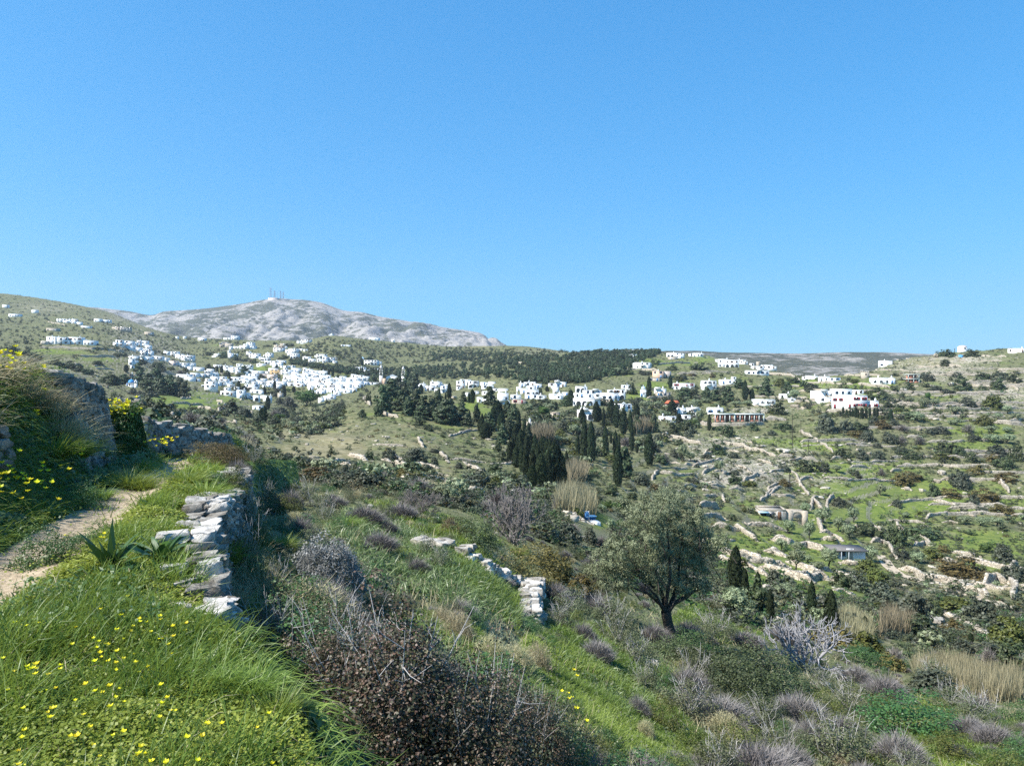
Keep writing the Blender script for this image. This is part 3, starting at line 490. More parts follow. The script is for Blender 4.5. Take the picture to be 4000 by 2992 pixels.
row('r','d 1110 470 592 175;d 1260 450 592 165;d 1340 480 642 195;d 960 490 562 135;r 1620 550 682 235;g 1780 650 742 185;r 1900 640 742 135;p 1990 490 582 115;g 2090 540 612 125;d 450 110 162 125;d 560 130 192 125;d 650 160 212 115;d 730 190 237 105;r 2110 740 862 195;r 2030 690 790 150;g 1280 380 430 120;g 1500 620 700 150;d 300 60 110 90;d 210 30 80 90;d 80 0 60 110;d 830 120 160 80;r 250 90 140 140;d 920 240 320 160;g 1420 590 660 110')
row('m','o 620 375 502 115;o 720 430 567 115;o 750 290 422 105;o 490 290 432 155;o 190 400 522 115;o 370 410 572 125;o 340 250 342 105;o 30 460 532 85;o 130 560 672 105;o 270 590 682 115;o 260 650 832 175;o 540 640 802 165;o 350 700 772 95;o 915 630 772 155;d 640 840 982 165;g 790 860 1012 175;g 190 880 962 105;g 70 820 942 125;o 150 970 1082 245;g 1040 960 1182 275;g 1270 1030 1312 295;d 1370 1270 1422 265;d 1580 1380 1502 195;g 1900 1090 1332 285;y 2120 1230 1502 275;y 1650 1080 1212 305;y 960 800 962 225;b 1640 1260 1362 135;d 1100 440 622 150;d 940 420 562 265;d 1160 480 632 155;d 1370 460 562 255;o 1320 680 782 145;y 1450 640 742 165;b 1530 610 682 95;G 1900 610 682 115;g 2050 600 762 155;b 1750 730 892 335;o 690 70 112 65;o 990 90 192 105;b 1180 0 102 175;d 1440 80 192 105;g 1700 20 142 145;b 1600 120 202 155;b 1900 130 242 225;g 1790 180 272 95;g 620 200 282 105;g 1120 220 282 95;o 1200 330 382 65;o 1370 310 352 65;o 1720 370 442 135;o 1850 370 452 125;o 2000 380 452 165;b 2050 270 352 185;g 1860 280 332 105;c 25 1030 1302 62;c 385 960 1252 62;c 560 1060 1452 105;c 845 1250 1422 62;c 1755 1380 1462 42;r 1300 1050 1180 150;d 1460 1100 1230 140;y 880 740 860 180;o 430 760 840 130;g 1150 640 730 150;b 1620 850 900 160;g 2160 780 930 180;d 800 450 540 130;d 1240 650 720 110;r 780 640 740 100')
row('n','g 1540 770 962 315 25;y 990 560 792 265 40;b 780 640 812 325 40;r 1230 570 722 205 40;g 1730 580 692 165 50;d 2130 670 852 195 40;g 1950 560 680 210 50;G 930 770 822 150 28;r 1960 640 800 170 40;d 1400 420 560 240 60;g 850 520 640 160 50;r 1900 960 1120 320 18;d 1660 940 1000 130 22;b 1200 730 850 200 35')
row('B','c 260 765 930 52;c 355 770 930 65;c 180 790 890 65;c 725 1100 1272 75;c 1545 745 842 48;c 1500 1100 1272 58;c 1280 1225 1372 75;c 1705 1200 1422 88;c 1910 1210 1332 75;c 1350 1440 1660 98;c 530 1000 1142 62;p 880 960 1052 75;p 830 780 962 245;p 1200 950 1082 165;p 450 880 1002 195;p 400 460 582 225;p 640 530 642 155;p 540 1510 1660 185;d 850 590 660 90;r 980 600 690 150;d 1060 610 700 130;p 60 730 860 180;d 60 450 520 120;d 1700 530 620 200;r 1600 560 630 180;d 2050 620 720 300;d 1340 840 880 120;d 620 1180 1280 110;g 820 1180 1290 170;d 1090 1090 1150 100;g 1550 1240 1320 150;d 1420 1290 1370 160;g 1500 1330 1420 130;G 1790 1250 1330 120;g 1600 1430 1560 170;r 1800 1400 1520 200;g 1720 1500 1600 220;d 700 930 1010 120;y 1330 310 350 170;d 1500 250 300 90;d 1800 280 340 200;d 440 130 160 60')
row('C','c 735 840 972 52;c 825 815 992 52;c 985 885 932 28;c 1460 1170 1242 28;p 690 700 0 0.1;d 770 800 840 90;d 930 950 1010 130;d 560 1190 1250 110;p 1960 780 940 90 450;p 1700 950 1110 230 330;p 1830 920 1020 150 330;d 1130 960 1000 90;p 1430 580 740 110;p 1600 560 640 160;d 900 690 740 90'.replace('p 690 700 0 0.1;',''))
row('c2','G 1080 1310 1490 265 420;p 1900 1290 1560 175 250;p 2000 1200 1400 200 300;p 2100 1330 1530 195 250;p 2080 1180 1350 165 300;p 2170 1130 1300 90 300;d 1760 1320 1450 65 250;p 1690 1520 1605 95 200;d 1870 1450 1590 105 200;p 2180 1400 1580 125 250;p 1950 1330 1520 155 250;c 610 1510 1645 62 200;c 640 1490 1652 52 200;d 560 1590 1658 115 200;c 675 1380 1512 47 300;c 1880 1070 1180 30 350;c 2180 1070 1200 40 350;g 410 1510 1600 130 300;d 280 1420 1550 120 300;g 900 1380 1490 150 400;r 740 1500 1590 140 300;g 980 1580 1650 90 150;d 720 1590 1660 180 150;g 820 1480 1590 160 300;d 940 1480 1560 60 300;G 800 1560 1620 120 250;r 170 1600 1655 130 200')
row('A','p 1100 830 1300 420 330;p 1380 950 1340 430 320;p 1620 1000 1345 340 320;p 950 900 1250 340 340;p 1740 1090 1385 260 320;p 1230 1020 1335 310 320;d 1150 600 760 260;d 800 540 660 220;c 500 700 850 95;p 740 660 850 230;r 1650 770 890 230;y 1450 715 790 170;g 1000 1060 1240 260;p 420 900 1060 320 430;p 780 840 1130 240 430;p 250 950 1110 260 430;d 200 1040 1110 200 400;g 620 1180 1310 180;g 780 1240 1350 190;d 430 420 490 160;d 300 420 495 170;d 1500 560 620 150;d 1780 730 870 120;g 1270 750 810 180;p 680 1000 1170 70 430;d 1500 1100 1330 300 330')
row('c3','c 1480 1180 1480 70;c 1610 1260 1600 80;c 1380 1230 1560 80;c 1500 1300 1655 90;c 1260 1130 1420 70;c 1080 1180 1380 60;c 1330 1300 1600 80;c 1590 1430 1660 90;c 990 880 1080 90 200;p 1080 920 1130 130 200;c 900 830 1010 80 220;p 860 880 1060 140 180;c 1140 1010 1260 70;p 1000 1000 1200 130 150;c 1210 1240 1500 70;c 760 930 1060 60 200;p 620 880 1010 150 200;p 330 800 960 170 250;p 120 800 930 170 250;c 1690 1300 1560 50;p 560 760 940 150 250')
# ================================================================ the far pine wood: one mass of crowns
def wood_spots():
    P = []
    def fill(poly_u, vt, vb, n, ymin=500):
        for _ in range(n):
            u = random.uniform(poly_u[0], poly_u[-1]); a = np.interp(u, poly_u, vt); b = np.interp(u, poly_u, vb); v = random.uniform(a, b)
            X, Y, Z = hit(u, v, ymin); P.append((X, Y, Z-.3, random.uniform(3.6,6.2)*(1 if v > a+3 else .75)))
    fill([290,330,380,420,470,515,545], [361,367,369,367,363,358,358], [364,372,379,381,378,380,372], 800)
    fill([430,480,540,600,650], [352,352,356,352,349], [362,362,369,372,358], 480)
    fill([520,545,580,605,625,660], [372,366,360,355,350,349], [384,384,383,379,372,353], 720)
    fill([575,600,640,652], [353,350,348,350], [357,356,352,352], 60, 600)
    return P
def gn_stuff(name, P, protos, label=None, cat=None, wfac=(.8,1.15)):
    """one object whose points carry many small plants"""
    P = np.asarray(P, np.float32); n = len(P); me = bpy.data.meshes.new(name); me.vertices.add(n); me.vertices.foreach_set('co', P[:,:3].ravel())
    r = np.random.default_rng(len(name)); s = me.attributes.new('sz', 'FLOAT_VECTOR', 'POINT'); h = P[:,3]; wd = P[:,4] if P.shape[1] > 4 else h*r.uniform(*wfac, n)
    s.data.foreach_set('vector', np.stack([wd,wd,h],1).astype(np.float32).ravel())
    a = me.attributes.new('rt', 'FLOAT_VECTOR', 'POINT'); a.data.foreach_set('vector', np.stack([r.normal(size=n)*.06,r.normal(size=n)*.06,r.uniform(0,6.28,n)],1).astype(np.float32).ravel())
    k = me.attributes.new('ix', 'INT', 'POINT'); k.data.foreach_set('value', (P[:,5] if P.shape[1] > 5 else r.integers(0, len(protos), n)).astype(np.int32))
    c = bpy.data.collections.new(name+'_kinds')
    for i, m_ in enumerate(protos): c.objects.link(bpy.data.objects.new('%02d_%s' % (i, m_.name), m_))
    o = obj(name, me); g = bpy.data.node_groups.new(name+'_scatter', 'GeometryNodeTree'); g.interface.new_socket('Geometry', in_out='INPUT', socket_type='NodeSocketGeometry'); g.interface.new_socket('Geometry', in_out='OUTPUT', socket_type='NodeSocketGeometry')
    gi = g.nodes.new('NodeGroupInput'); go = g.nodes.new('NodeGroupOutput'); ci = g.nodes.new('GeometryNodeCollectionInfo'); ci.inputs['Collection'].default_value = c; ci.inputs['Separate Children'].default_value = True; ci.inputs['Reset Children'].default_value = True
    ip = g.nodes.new('GeometryNodeInstanceOnPoints'); ip.inputs['Pick Instance'].default_value = True
    def at(nm, ty): q = g.nodes.new('GeometryNodeInputNamedAttribute'); q.data_type = ty; q.inputs[0].default_value = nm; return q.outputs[0]
    g.links.new(gi.outputs[0], ip.inputs['Points']); g.links.new(ci.outputs[0], ip.inputs['Instance']); g.links.new(at('sz','FLOAT_VECTOR'), ip.inputs['Scale']); g.links.new(at('ix','INT'), ip.inputs['Instance Index'])
    e2r = g.nodes.new('FunctionNodeEulerToRotation'); g.links.new(at('rt','FLOAT_VECTOR'), e2r.inputs[0]); g.links.new(e2r.outputs[0], ip.inputs['Rotation']); g.links.new(ip.outputs[0], go.inputs[0])
    md = o.modifiers.new('scatter', 'NODES'); md.node_group = g; return tag(o, label, cat, kind='stuff')
far_pine = [leafmesh('far_pine', (g_pine(130, 700, .3, .15) if i == 0 else g_olive(130+i, 520, .15, 40)), M['pine']) for i in range(3)]
gn_stuff('pine_wood', wood_spots(), far_pine, 'dark green pine wood covering the far hillside above the village', 'wood', (.75,1.1))
# ================================================================ low scrub over all the slopes
YS_ = np.exp(np.linspace(math.log(2.5), math.log(1700), 1400)); US_ = np.arange(-80, 1105, 2.); XX = (US_[:,None]-CU)/F*YS_[None]; ZZ = main_z(XX, np.broadcast_to(YS_, XX.shape)); VV = np.minimum.accumulate(CV-F*ZZ/YS_[None], axis=1)
def on_ground(u, v):
    """many pixels at once -> points of the slope"""
    i = np.clip(((u+80)/2).astype(int), 0, len(US_)-1); Y = np.array([YS_[min(np.searchsorted(-VV[a], -b), len(YS_)-1)] for a, b in zip(i, v)])*RNG.uniform(.995,1.005,len(u))
    X = (u-CU)/F*Y; return X, Y, main_z(X, Y)
def scrub_points(n, vlo, vhi, ylo, yhi):
    u = RNG.uniform(-60, 1085, n); v = RNG.uniform(vlo, vhi, n); X, Y, Z = on_ground(u, v); m = n//3
    lY = RNG.uniform(math.log(ylo), math.log(yhi), m); Y2 = np.exp(lY); u2 = RNG.uniform(-280, 1290, m); X2 = (u2-CU)/F*Y2
    X = np.r_[X, X2]; Y = np.r_[Y, Y2]; u = np.r_[u, u2]; Z = main_z(X, Y); k = (Y > ylo) & (Y < yhi); X, Y, Z, u = X[k], Y[k], Z[k], u[k]
    return X, Y, Z, u, CV-F*Z/Y
scrubs = [leafmesh('scrub_grey', g_dome(201, 300, .13, 22), M['grey']), leafmesh('scrub_dark', g_dome(202, 300, .135, 20), M['dark']), leafmesh('scrub_heath', g_dome(203, 300, .12, 22), M['heathleaf']),
  leafmesh('scrub_twig', g_heath(204, 130, .6), M['lilac']), leafmesh('scrub_tan', g_heath(205, 130, .6), M['hay']), leafmesh('scrub_green', g_dome(206, 300, .12, 22), M['weed']), leafmesh('scrub_rust', g_dome(207, 300, .13, 20), M['rust'])]
X, Y, Z, u, v = scrub_points(58000, 296, 640, 38, 1500)
lu = patches(u, v, LUSH); ta = patches(u, v, TAN); dens = fbm(X/22, Y/22, 3)
keep = (RNG.random(len(X)) < np.clip(.85-1.15*lu-.25*ta+.9*dens, .02, 1)) & ~((X < edge_x(Y)+1) & (Y < 42)) & ~((np.abs(u-592) < 22) & (np.abs(v-532) < 20)); X, Y, Z, lu, ta = X[keep], Y[keep], Z[keep], lu[keep], ta[keep]
h = RNG.gamma(3, .13, len(X))*np.clip(.75+Y/500, .75, 2.6)+.15; tz = fbm(X/40+3, Y/40, 3)
ix = np.array([RNG.choice(7, p=p_) for p_ in [(.24,.20,.24,.12,.06,.08,.06)]*len(X)]); ix[(tz > .16) & (RNG.random(len(X)) < .6)] = 1; ix[(ta > .35) & (RNG.random(len(X)) < .5)] = 4; ix[(lu > .4) & (RNG.random(len(X)) < .5)] = 5
gn_stuff('scrub', np.stack([X,Y,Z-.08*h,h,h*RNG.uniform(1.1,2.2,len(X)),ix], 1), scrubs, 'low grey-green scrub covering the stony hillsides', 'scrub')
# taller maquis: dark thickets behind the town, between the houses and along the valley
def thicket(n, poly, hlo, hhi, dens=.0, ymin=60, ymax=1700):
    P = np.array(poly, float); u = RNG.uniform(P[:,0].min(), P[:,0].max(), n); v = np.interp(u, P[:,0], P[:,1])+RNG.random(n)*(np.interp(u, P[:,0], P[:,2])-np.interp(u, P[:,0], P[:,1])); X, Y, Z = on_ground(u, v)
    k = (fbm(X/28+1, Y/28, 3)+.25*RNG.normal(size=n) > dens) & (Y > ymin) & (Y < ymax) & (patches(u, v, LUSH) < .38) & ~((np.abs(u-592) < 26) & (np.abs(v-530) < 24)); X, Y, Z = X[k], Y[k], Z[k]; h = RNG.uniform(hlo, hhi, len(X)); return np.stack([X, Y, Z-.1*h, h, h*RNG.uniform(1.0,1.7,len(X)), RNG.choice(4, len(X), p=(.32,.22,.28,.18))], 1)
TH = [thicket(2600, [(290,350,362),(330,338,362),(400,344,364),(470,348,360),(560,350,366),(640,350,356)], 1.5, 3.0, -.10), thicket(1300, [(0,296,350),(80,306,352),(160,336,356),(250,340,362)], 1.5, 2.8, -.02), thicket(700, [(140,356,405),(200,356,410),(300,362,414),(420,370,392)], 1.6, 3.0, .12),
  thicket(800, [(530,398,452),(560,405,470),(640,400,455),(700,396,432)], 1.6, 3.2, -.02), thicket(700, [(640,366,420),(760,366,416),(880,384,420),(1000,372,430)], 1.4, 2.6, .12), thicket(900, [(690,440,560),(800,430,580),(920,430,600),(1030,420,610)], .9, 1.9, .17), thicket(260, [(270,462,490),(400,474,500),(520,482,520),(600,488,530)], 1, 2.0, .0, 45), thicket(700, [(230,400,455),(300,405,440),(345,400,425)], 1.2, 2.4, .13), thicket(260, [(740,590,640),(860,610,660),(1030,610,680)], .8, 1.6, .12, 40), thicket(900, [(60,380,432),(130,395,440),(240,405,450)], 1.2, 2.6, .08)]
tk = [leafmesh('thicket_grey', g_dome(221, 420, .16, 34, lump=.3), M['grey']), leafmesh('thicket_dark', g_dome(222, 420, .17, 34, lump=.3), M['dark']), leafmesh('thicket_olive', g_olive(223, 420, .15, 34), M['olive']), leafmesh('thicket_yellow', g_dome(224, 400, .16, 30), M['yel'])]
gn_stuff('thicket', np.concatenate(TH), tk, 'dark evergreen thickets filling the hollows between fields and houses', 'thicket')
# ================================================================ the white town and the houses on the slopes
def wallmat(name, col, var=.05, grime=.12):
    m, t, o = nt(name); c = coords(t); oi = t.nodes.new('ShaderNodeObjectInfo'); n = noise(t, .5, 5, .6, c)
    k = ramp(t, n, [(.35, tuple(x*(1-grime) for x in col)), (.6, col)])
    h = N(t, 'ShaderNodeHueSaturation'); t.links.new(k, h.inputs['Color']); v = mathn(t, 'MULTIPLY_ADD', oi.outputs['Random'], var*2); v.node.inputs[2].default_value = 1-var*1.6; t.links.new(v, h.inputs['Value'])
    bsdf(t, o, h.outputs[0], .85, .2, noise(t, 5, 4, .6, c), .2, .02); return m
def stonemat(name, a, b, mortar, scale, bump=.6):
    m, t, o = nt(name); c = coords(t); mp = N(t, 'ShaderNodeMapping'); mp.inputs['Scale'].default_value = (1,1,1.9); t.links.new(c, mp.inputs['Vector'])
    dn = N(t, 'ShaderNodeTexNoise', Scale=scale*.8, Detail=3); t.links.new(c, dn.inputs['Vector']); wv = mixc(t, .08, mp.outputs[0], dn.outputs['Color'], 'ADD')
    vo = N(t, 'ShaderNodeTexVoronoi', Scale=scale); t.links.new(wv, vo.inputs['Vector']); ve = N(t, 'ShaderNodeTexVoronoi', Scale=scale, feature='DISTANCE_TO_EDGE'); t.links.new(wv, ve.inputs['Vector'])
    sx = t.nodes.new('ShaderNodeSeparateColor'); t.links.new(vo.outputs['Color'], sx.inputs[0])
    k = mixc(t, sx.outputs[0], a, b); k = mixc(t, mathn(t, 'MULTIPLY', noise(t, scale*5, 5, .65, c), .5), k, tuple(x*.45 for x in a))
    e = ramp(t, ve.outputs['Distance'], [(.0,(0,0,0)),(.07,(1,1,1))]); bsdf(t, o, mixc(t, e, mortar, k), .92, .15, e, bump, .06); return m
WM = dict(w=wallmat('whitewash', (.82,.82,.80)), o=wallmat('ochre_plaster', (.62,.42,.20)), b=stonemat('beige_stone', (.46,.39,.31), (.60,.53,.43), (.34,.29,.23), 2.2, .5), p=wallmat('pink_plaster', (.62,.52,.45)),
  k=wallmat('bare_concrete', (.56,.60,.56)), e=wallmat('peach_plaster', (.66,.46,.33)))
ROOF = plain('cement_roof', (.62,.62,.60), .12, .5); PANE = plain('window_glass', (.022,.028,.036), .3, 2, .12, 0, .01, .5)
FRM = [plain('blue_woodwork', (.05,.16,.34), .1, 3), plain('brown_woodwork', (.13,.075,.045), .15, 3), plain('grey_woodwork', (.30,.33,.35), .1, 3), plain('red_woodwork', (.26,.035,.04), .1, 3), plain('white_woodwork', (.76,.76,.75), .05, 3)]
TILE = plain('roof_tiles', (.46,.13,.065), .3, 3); BRICKM = plain('hollow_brick', (.42,.19,.13), .2, 4); DOME = plain('blue_dome_paint', (.045,.27,.58), .1, 2, .5); DARK = plain('dark_opening', (.035,.032,.03), .2, 2)
_wc = {}
def winmesh(w, h, f, arch=False, shut=False):
    k = (round(w,1), round(h,1), f, arch, shut)
    if k not in _wc:
        b = MB(); w, h = k[0], k[1]
        if arch:
            r = w/2; P = [(-r,0)]+[(-r*math.cos(a), h-r+r*math.sin(a)) for a in np.linspace(0,math.pi,12)]+[(r,0)]; b.prism(P, -.05, .12, 0)
            Q = [(x*1.14, z*(1 if i in (0,len(P)-1) else 1.0)+(.07*w if 0 < i < len(P)-1 else 0)) for i,(x,z) in enumerate(P)]; b.prism(Q, -.035, .12, 1)
        else:
            t_ = .09; b.box(-w/2,-.03,0,w/2,.1,h,0)
            for x0,x1,z0,z1 in ((-w/2-t_,-w/2,-t_,h+t_),(w/2,w/2+t_,-t_,h+t_),(-w/2,w/2,-t_,0),(-w/2,w/2,h,h+t_),(-.03,.03,0,h)): b.box(x0,-.06,z0,x1,.1,z1,1)
            if shut:
                for s_ in (-1,1): b.box(s_*(w/2+.12) if s_ > 0 else -w/2-.12-w*.5, -.07, 0, (w/2+.12+w*.5) if s_ > 0 else -w/2-.12, .02, h, 1)
        _wc[k] = b.mesh('dark_arch_pane' if arch else 'window', [PANE, FRM[f]])
    return _wc[k]
_dc = {}
def doormesh(f):
    if f not in _dc: b = MB(); b.box(-.5,-.05,0,.5,.1,2.1,0); b.box(-.62,-.04,0,-.5,.1,2.2,1); b.box(.5,-.04,0,.62,.1,2.2,1); b.box(-.5,-.04,2.1,.5,.1,2.2,1); b.box(.36,-.1,1,.42,-.05,1.08,1); _dc[f] = b.mesh('door', [FRM[f], FRM[4]])
    return _dc[f]
_ch = MB().box(-.35,-.3,-.6,.35,.3,.9).box(-.42,-.37,.9,.42,.37,1.02).box(-.22,-.2,1.02,.22,.2,1.3, tap=.05).mesh('chimney', WM['w'])
def flat_block(W, D, H, deep=3.0):
    b = MB(); p = .22; ht = .45
    b.box(-W/2,0,-deep,W/2,D,H-ht); b.box(-W/2,0,H-ht,W/2,p,H); b.box(-W/2,D-p,H-ht,W/2,D,H); b.box(-W/2,p,H-ht,-W/2+p,D-p,H); b.box(W/2-p,p,H-ht,W/2,D-p,H); return b
def put(me, name, par, loc, rz=0):
    o = obj(name, me, par, loc); o.rotation_euler = (0,0,rz); return o
NICE = {'w':'white', 'b':'beige stone flat-roofed', 'p':'pinkish plastered', 'o':'ochre plastered', 'k':'unfinished concrete', 'e':'peach plastered'}
HN = dict(w='white_house', b='stone_house', p='pink_house', o='ochre_house', k='unfinished_house', e='peach_house')
FAR = MB()     # the town's smallest and most hidden houses: past the first three hundred they are one mass
def mass(X, Y, Z, yaw, W, D, H, fl, r):
    ca, sa = math.cos(yaw), math.sin(yaw); T = lambda P: np.stack([X+P[:,0]*ca-P[:,1]*sa, Y+P[:,0]*sa+P[:,1]*ca, Z+P[:,2]], 1); b = flat_block(W, D, H); mi = 0
    for k, (V, q) in enumerate(zip(b.V, b.Fq)): FAR.add(T(V), q-8*k, mi=0)
    n = max(1, int(W/3.2)); fh = H/fl
    for k in range(fl):
        for j in range(n):
            if r.random() < .2: continue
            w = MB(); x = -W/2+W*(j+.5)/n+r.uniform(-.3,.3); z = k*fh+fh*.35; tall = k == 0 and r.random() < .3
            w.box(x-.6, -.05, 0 if tall else z, x+.6, .1, z+min(1.3,fh*.5)); FAR.add(T(w.V[0]), w.Fq[0], mi=1)
def house(c, x0, y0, x1, y1, st='w', ymin=420, yaw=None, label=None, opt='', far=False):
    u0, vt = px(c, x0, y0); u1, vb = px(c, x1, y1); uc = (u0+u1)/2; X, Y, Z = hit(uc, vb, ymin); Z = -(vb-CV)/F*Y
    W = max((u1-u0)*Y/F, 1.5); H = max((vb-vt)*Y/F, 2.2); D = min(max(W*.8, 4.5), 10); r = random.Random(int(x0*7+y0*13+x1)); ang = math.atan2(uc-CU, F)
    yaw = (r.uniform(-.28,.22)-ang*.6) if yaw is None else yaw; W2 = W*(1.16 if 600 < Y < 900 and st == 'w' else 1.04); H *= 1.06 if Y > 550 else 1
    fl = max(1, int(H/2.9+.35)); nm = HN[st]
    if st == 'w' and not label and (far or (u1-u0)*(vb-vt) < 17): return mass(X, Y, Z, yaw, W2, D, H, fl, r)
    o = thing(nm, (X, Y, Z), yaw); flat_block(W2, D, H).obj('wall', WM[st], o); MB().box(-W2/2+.24,.24,H-.46,W2/2-.24,D-.24,H-.40).obj('roof', ROOF, o)
    f = r.choice((0,0,1,2,4,4,1)) if 'R' not in opt else 3
    n = max(1, int(W2/(2.7 if Y < 500 else 3.3))); fh = H/fl
    for k in range(fl):
        z0 = k*fh; door = r.randrange(n) if k == 0 and r.random() < .75 else -1
        for j in range(n):
            x = -W2/2+W2*(j+.5)/n+r.uniform(-.25,.25)*(1 if n > 1 else .2)
            if 'a' in opt and k == 0:
                put(winmesh(min(2.4,W2/n*.8), min(2.5,fh*.85), 4, True), 'dark_arch_pane', o, (x,0,z0+.1)); continue  # open arcade arches drawn as dark panels: the porch shade is in the colour
            if j == door and fh > 2.3: put(doormesh(f), 'door', o, (x,0,z0)); continue
            if r.random() < .14: continue
            w_ = r.choice((.9,1.1,1.5))*(1 if Y < 520 else 1.15); h_ = min(1.4, fh*.55)
            put(winmesh(w_, h_, f, False, (r.random() < .25 or 'R' in opt) and W2/n > 2.6), 'window', o, (x,0,z0+min(.95,fh*.35)))
    for sx in (-1,1):
        if D > 4.4 and r.random() < .7: put(winmesh(.9, min(1.2,fh*.5), f), 'window', o, (sx*W2/2, D*r.uniform(.3,.7), (fl-1)*fh+min(.9,fh*.35)), sx*math.pi/2)
    if r.random() < .45 or 'C' in opt: put(_ch, 'chimney', o, (r.uniform(-.4,.4)*W2, D*r.uniform(.2,.8), H+.1))
    if W2 > 7 and fl > 1 and r.random() < .35 or 'B' in opt:
        xb = r.uniform(-.2,.2)*W2; b = MB().box(xb-1.8,-1.1,fh-.15,xb+1.8,-.003,fh); b.box(xb-1.8,-1.1,fh,xb+1.8,-1.0,fh+.8); b.obj('balcony', WM[st], o)
    ph = ('%s %s' % ('single-storey' if fl == 1 else 'two-storey' if fl == 2 else 'tall', NICE[st])) if st == 'w' else NICE[st]
    if label: tag(o, label, 'house', None)
    else: tag(o, None, 'house', 'white houses of the hillside town' if st == 'w' else NICE[st]+' houses'); REG.append((o, ph+' house', ph+' houses', uc, (vt+vb)/2))
    return o
def houses(c, txt, ymin=420):
    for e in txt.split(';'):
        f = e.split()
        if len(f) < 4: continue
        st = 'w'; opt = ''; ym = ymin
        for g in f[4:]:
            if g.isdigit(): ym = int(g)
            elif g[0] in WM: st = g[0]; opt = g[1:]
            else: opt = g
        house(c, *map(float, f[:4]), st=st, ymin=ym, opt=opt)
houses('A','240 195 330 270;300 150 430 275;490 170 645 272;430 200 492 272;660 195 765 270;755 160 840 292;840 170 975 302;930 260 1030 337;500 275 655 362;690 305 835 392;830 330 1030 400;830 375 970 482;970 385 1070 492;585 490 770 572;770 500 1015 602 wB;635 590 720 692;610 695 660 757;1325 390 1450 467;1430 400 1660 502;1570 455 1720 552;1710 480 1925 612 wB;1090 495 1285 562;1285 530 1410 592;1435 595 1600 702 p;1600 640 1800 752 wB;1790 640 1985 732;1840 720 1915 802;1970 735 2140 822;1615 885 1860 967;1920 855 2075 937;2075 870 2207 947;1780 940 1960 1032;1960 975 2090 1032;575 900 622 942 b;650 900 730 960 b;1580 70 1645 112;1740 70 1795 122;2060 105 2200 162')
house('A',570,560,640,690,ymin=420,label='slim white tower house standing alone above the dark cypresses by the blue-domed chapel')
houses('c1','510 728 600 805 wC;600 735 716 808;745 735 868 812 wC;706 765 746 808;866 768 1000 820 wC;615 535 682 572;684 540 780 582;776 540 832 592;830 570 880 600;1015 535 1080 567;1082 545 1190 574;880 612 985 634;1220 625 1400 662 b;100 483 205 510;30 385 90 417;345 440 400 467;1560 675 1640 707 b')
house('c1',505,635,610,668,'b',label='half-ruined beige house with corner posts alone on the upper left hillside')
houses('B','410 150 572 187;570 115 720 197;320 270 440 347 b;370 245 500 330 b;440 275 605 362 b;525 340 600 407;595 340 752 397;750 320 840 392;835 290 922 387;905 255 1055 392 wC;940 330 1095 402;895 450 1000 532;950 490 1150 577;1010 530 1150 592;160 550 290 582;200 500 320 572;520 490 612 602;610 500 700 582;1490 310 1590 392 b;1590 330 1700 432 b;1475 375 1675 452;1710 335 1775 387;1625 275 1770 317 b;1985 225 2065 272;1750 410 1900 467;1810 390 1985 482 wC;1780 480 1900 562;1840 490 2010 602 wa;1265 520 1312 572;1310 485 1445 582 wC;1165 565 1240 622;1215 590 1400 652;1300 650 1415 722 wa;1130 710 1280 772;1415 655 1560 752;1560 640 1740 722;1460 720 1570 792;1570 690 1650 772;1640 755 1800 800;1800 755 1940 795;200 735 350 802;355 755 540 852;450 790 600 892;590 790 760 912;690 715 800 772;820 745 1025 842;920 840 1025 912;1040 865 1260 932;1265 875 1400 932;1380 810 1540 902;1220 930 1332 1022 p;1660 845 1880 952;1870 810 2030 892;1700 800 1762 852;0 870 130 1002;130 920 280 1002;20 1030 110 1092;140 990 280 1082;285 990 430 1062;330 1045 510 1182 wB;240 1100 330 1192;0 1100 240 1312 wC;-60 1170 105 1242;550 1000 780 1082;790 970 945 1062;955 935 1130 1042 wa;750 1060 990 1132;1000 1010 1120 1082;1140 1090 1290 1162;885 1155 1140 1222;940 1210 1120 1282;1000 1270 1255 1362;1170 1290 1260 1372;345 1300 620 1397;690 1285 850 1462;840 1340 935 1467;960 1405 1060 1482;1050 1395 1190 1522 wa;1200 1395 1320 1462;1270 1410 1445 1542;1030 1615 1230 1700;1380 1075 1560 1172;1560 1095 1720 1182;1330 1140 1440 1222;1530 1150 1640 1242;1570 1345 1672 1442 b;1510 1245 1567 1297 b;1240 1180 1320 1225;1880 890 2000 960;1700 960 1860 1040;1860 950 2000 1020;1720 1060 1830 1120;1800 1010 1960 1090;1740 1120 1900 1200;1680 1040 1740 1100;1450 1040 1600 1090 p')
house('B',1420,840,1650,942,'o',label='ochre building with dark windows among the white houses in the town centre',ymin=420)
house('B',1350,945,1560,1057,'p',label='pinkish beige mansion just below the ochre building in the town',ymin=420)
house('B',497,435,545,605,label='slender white tower house left of the pines at the top of the town',ymin=420)
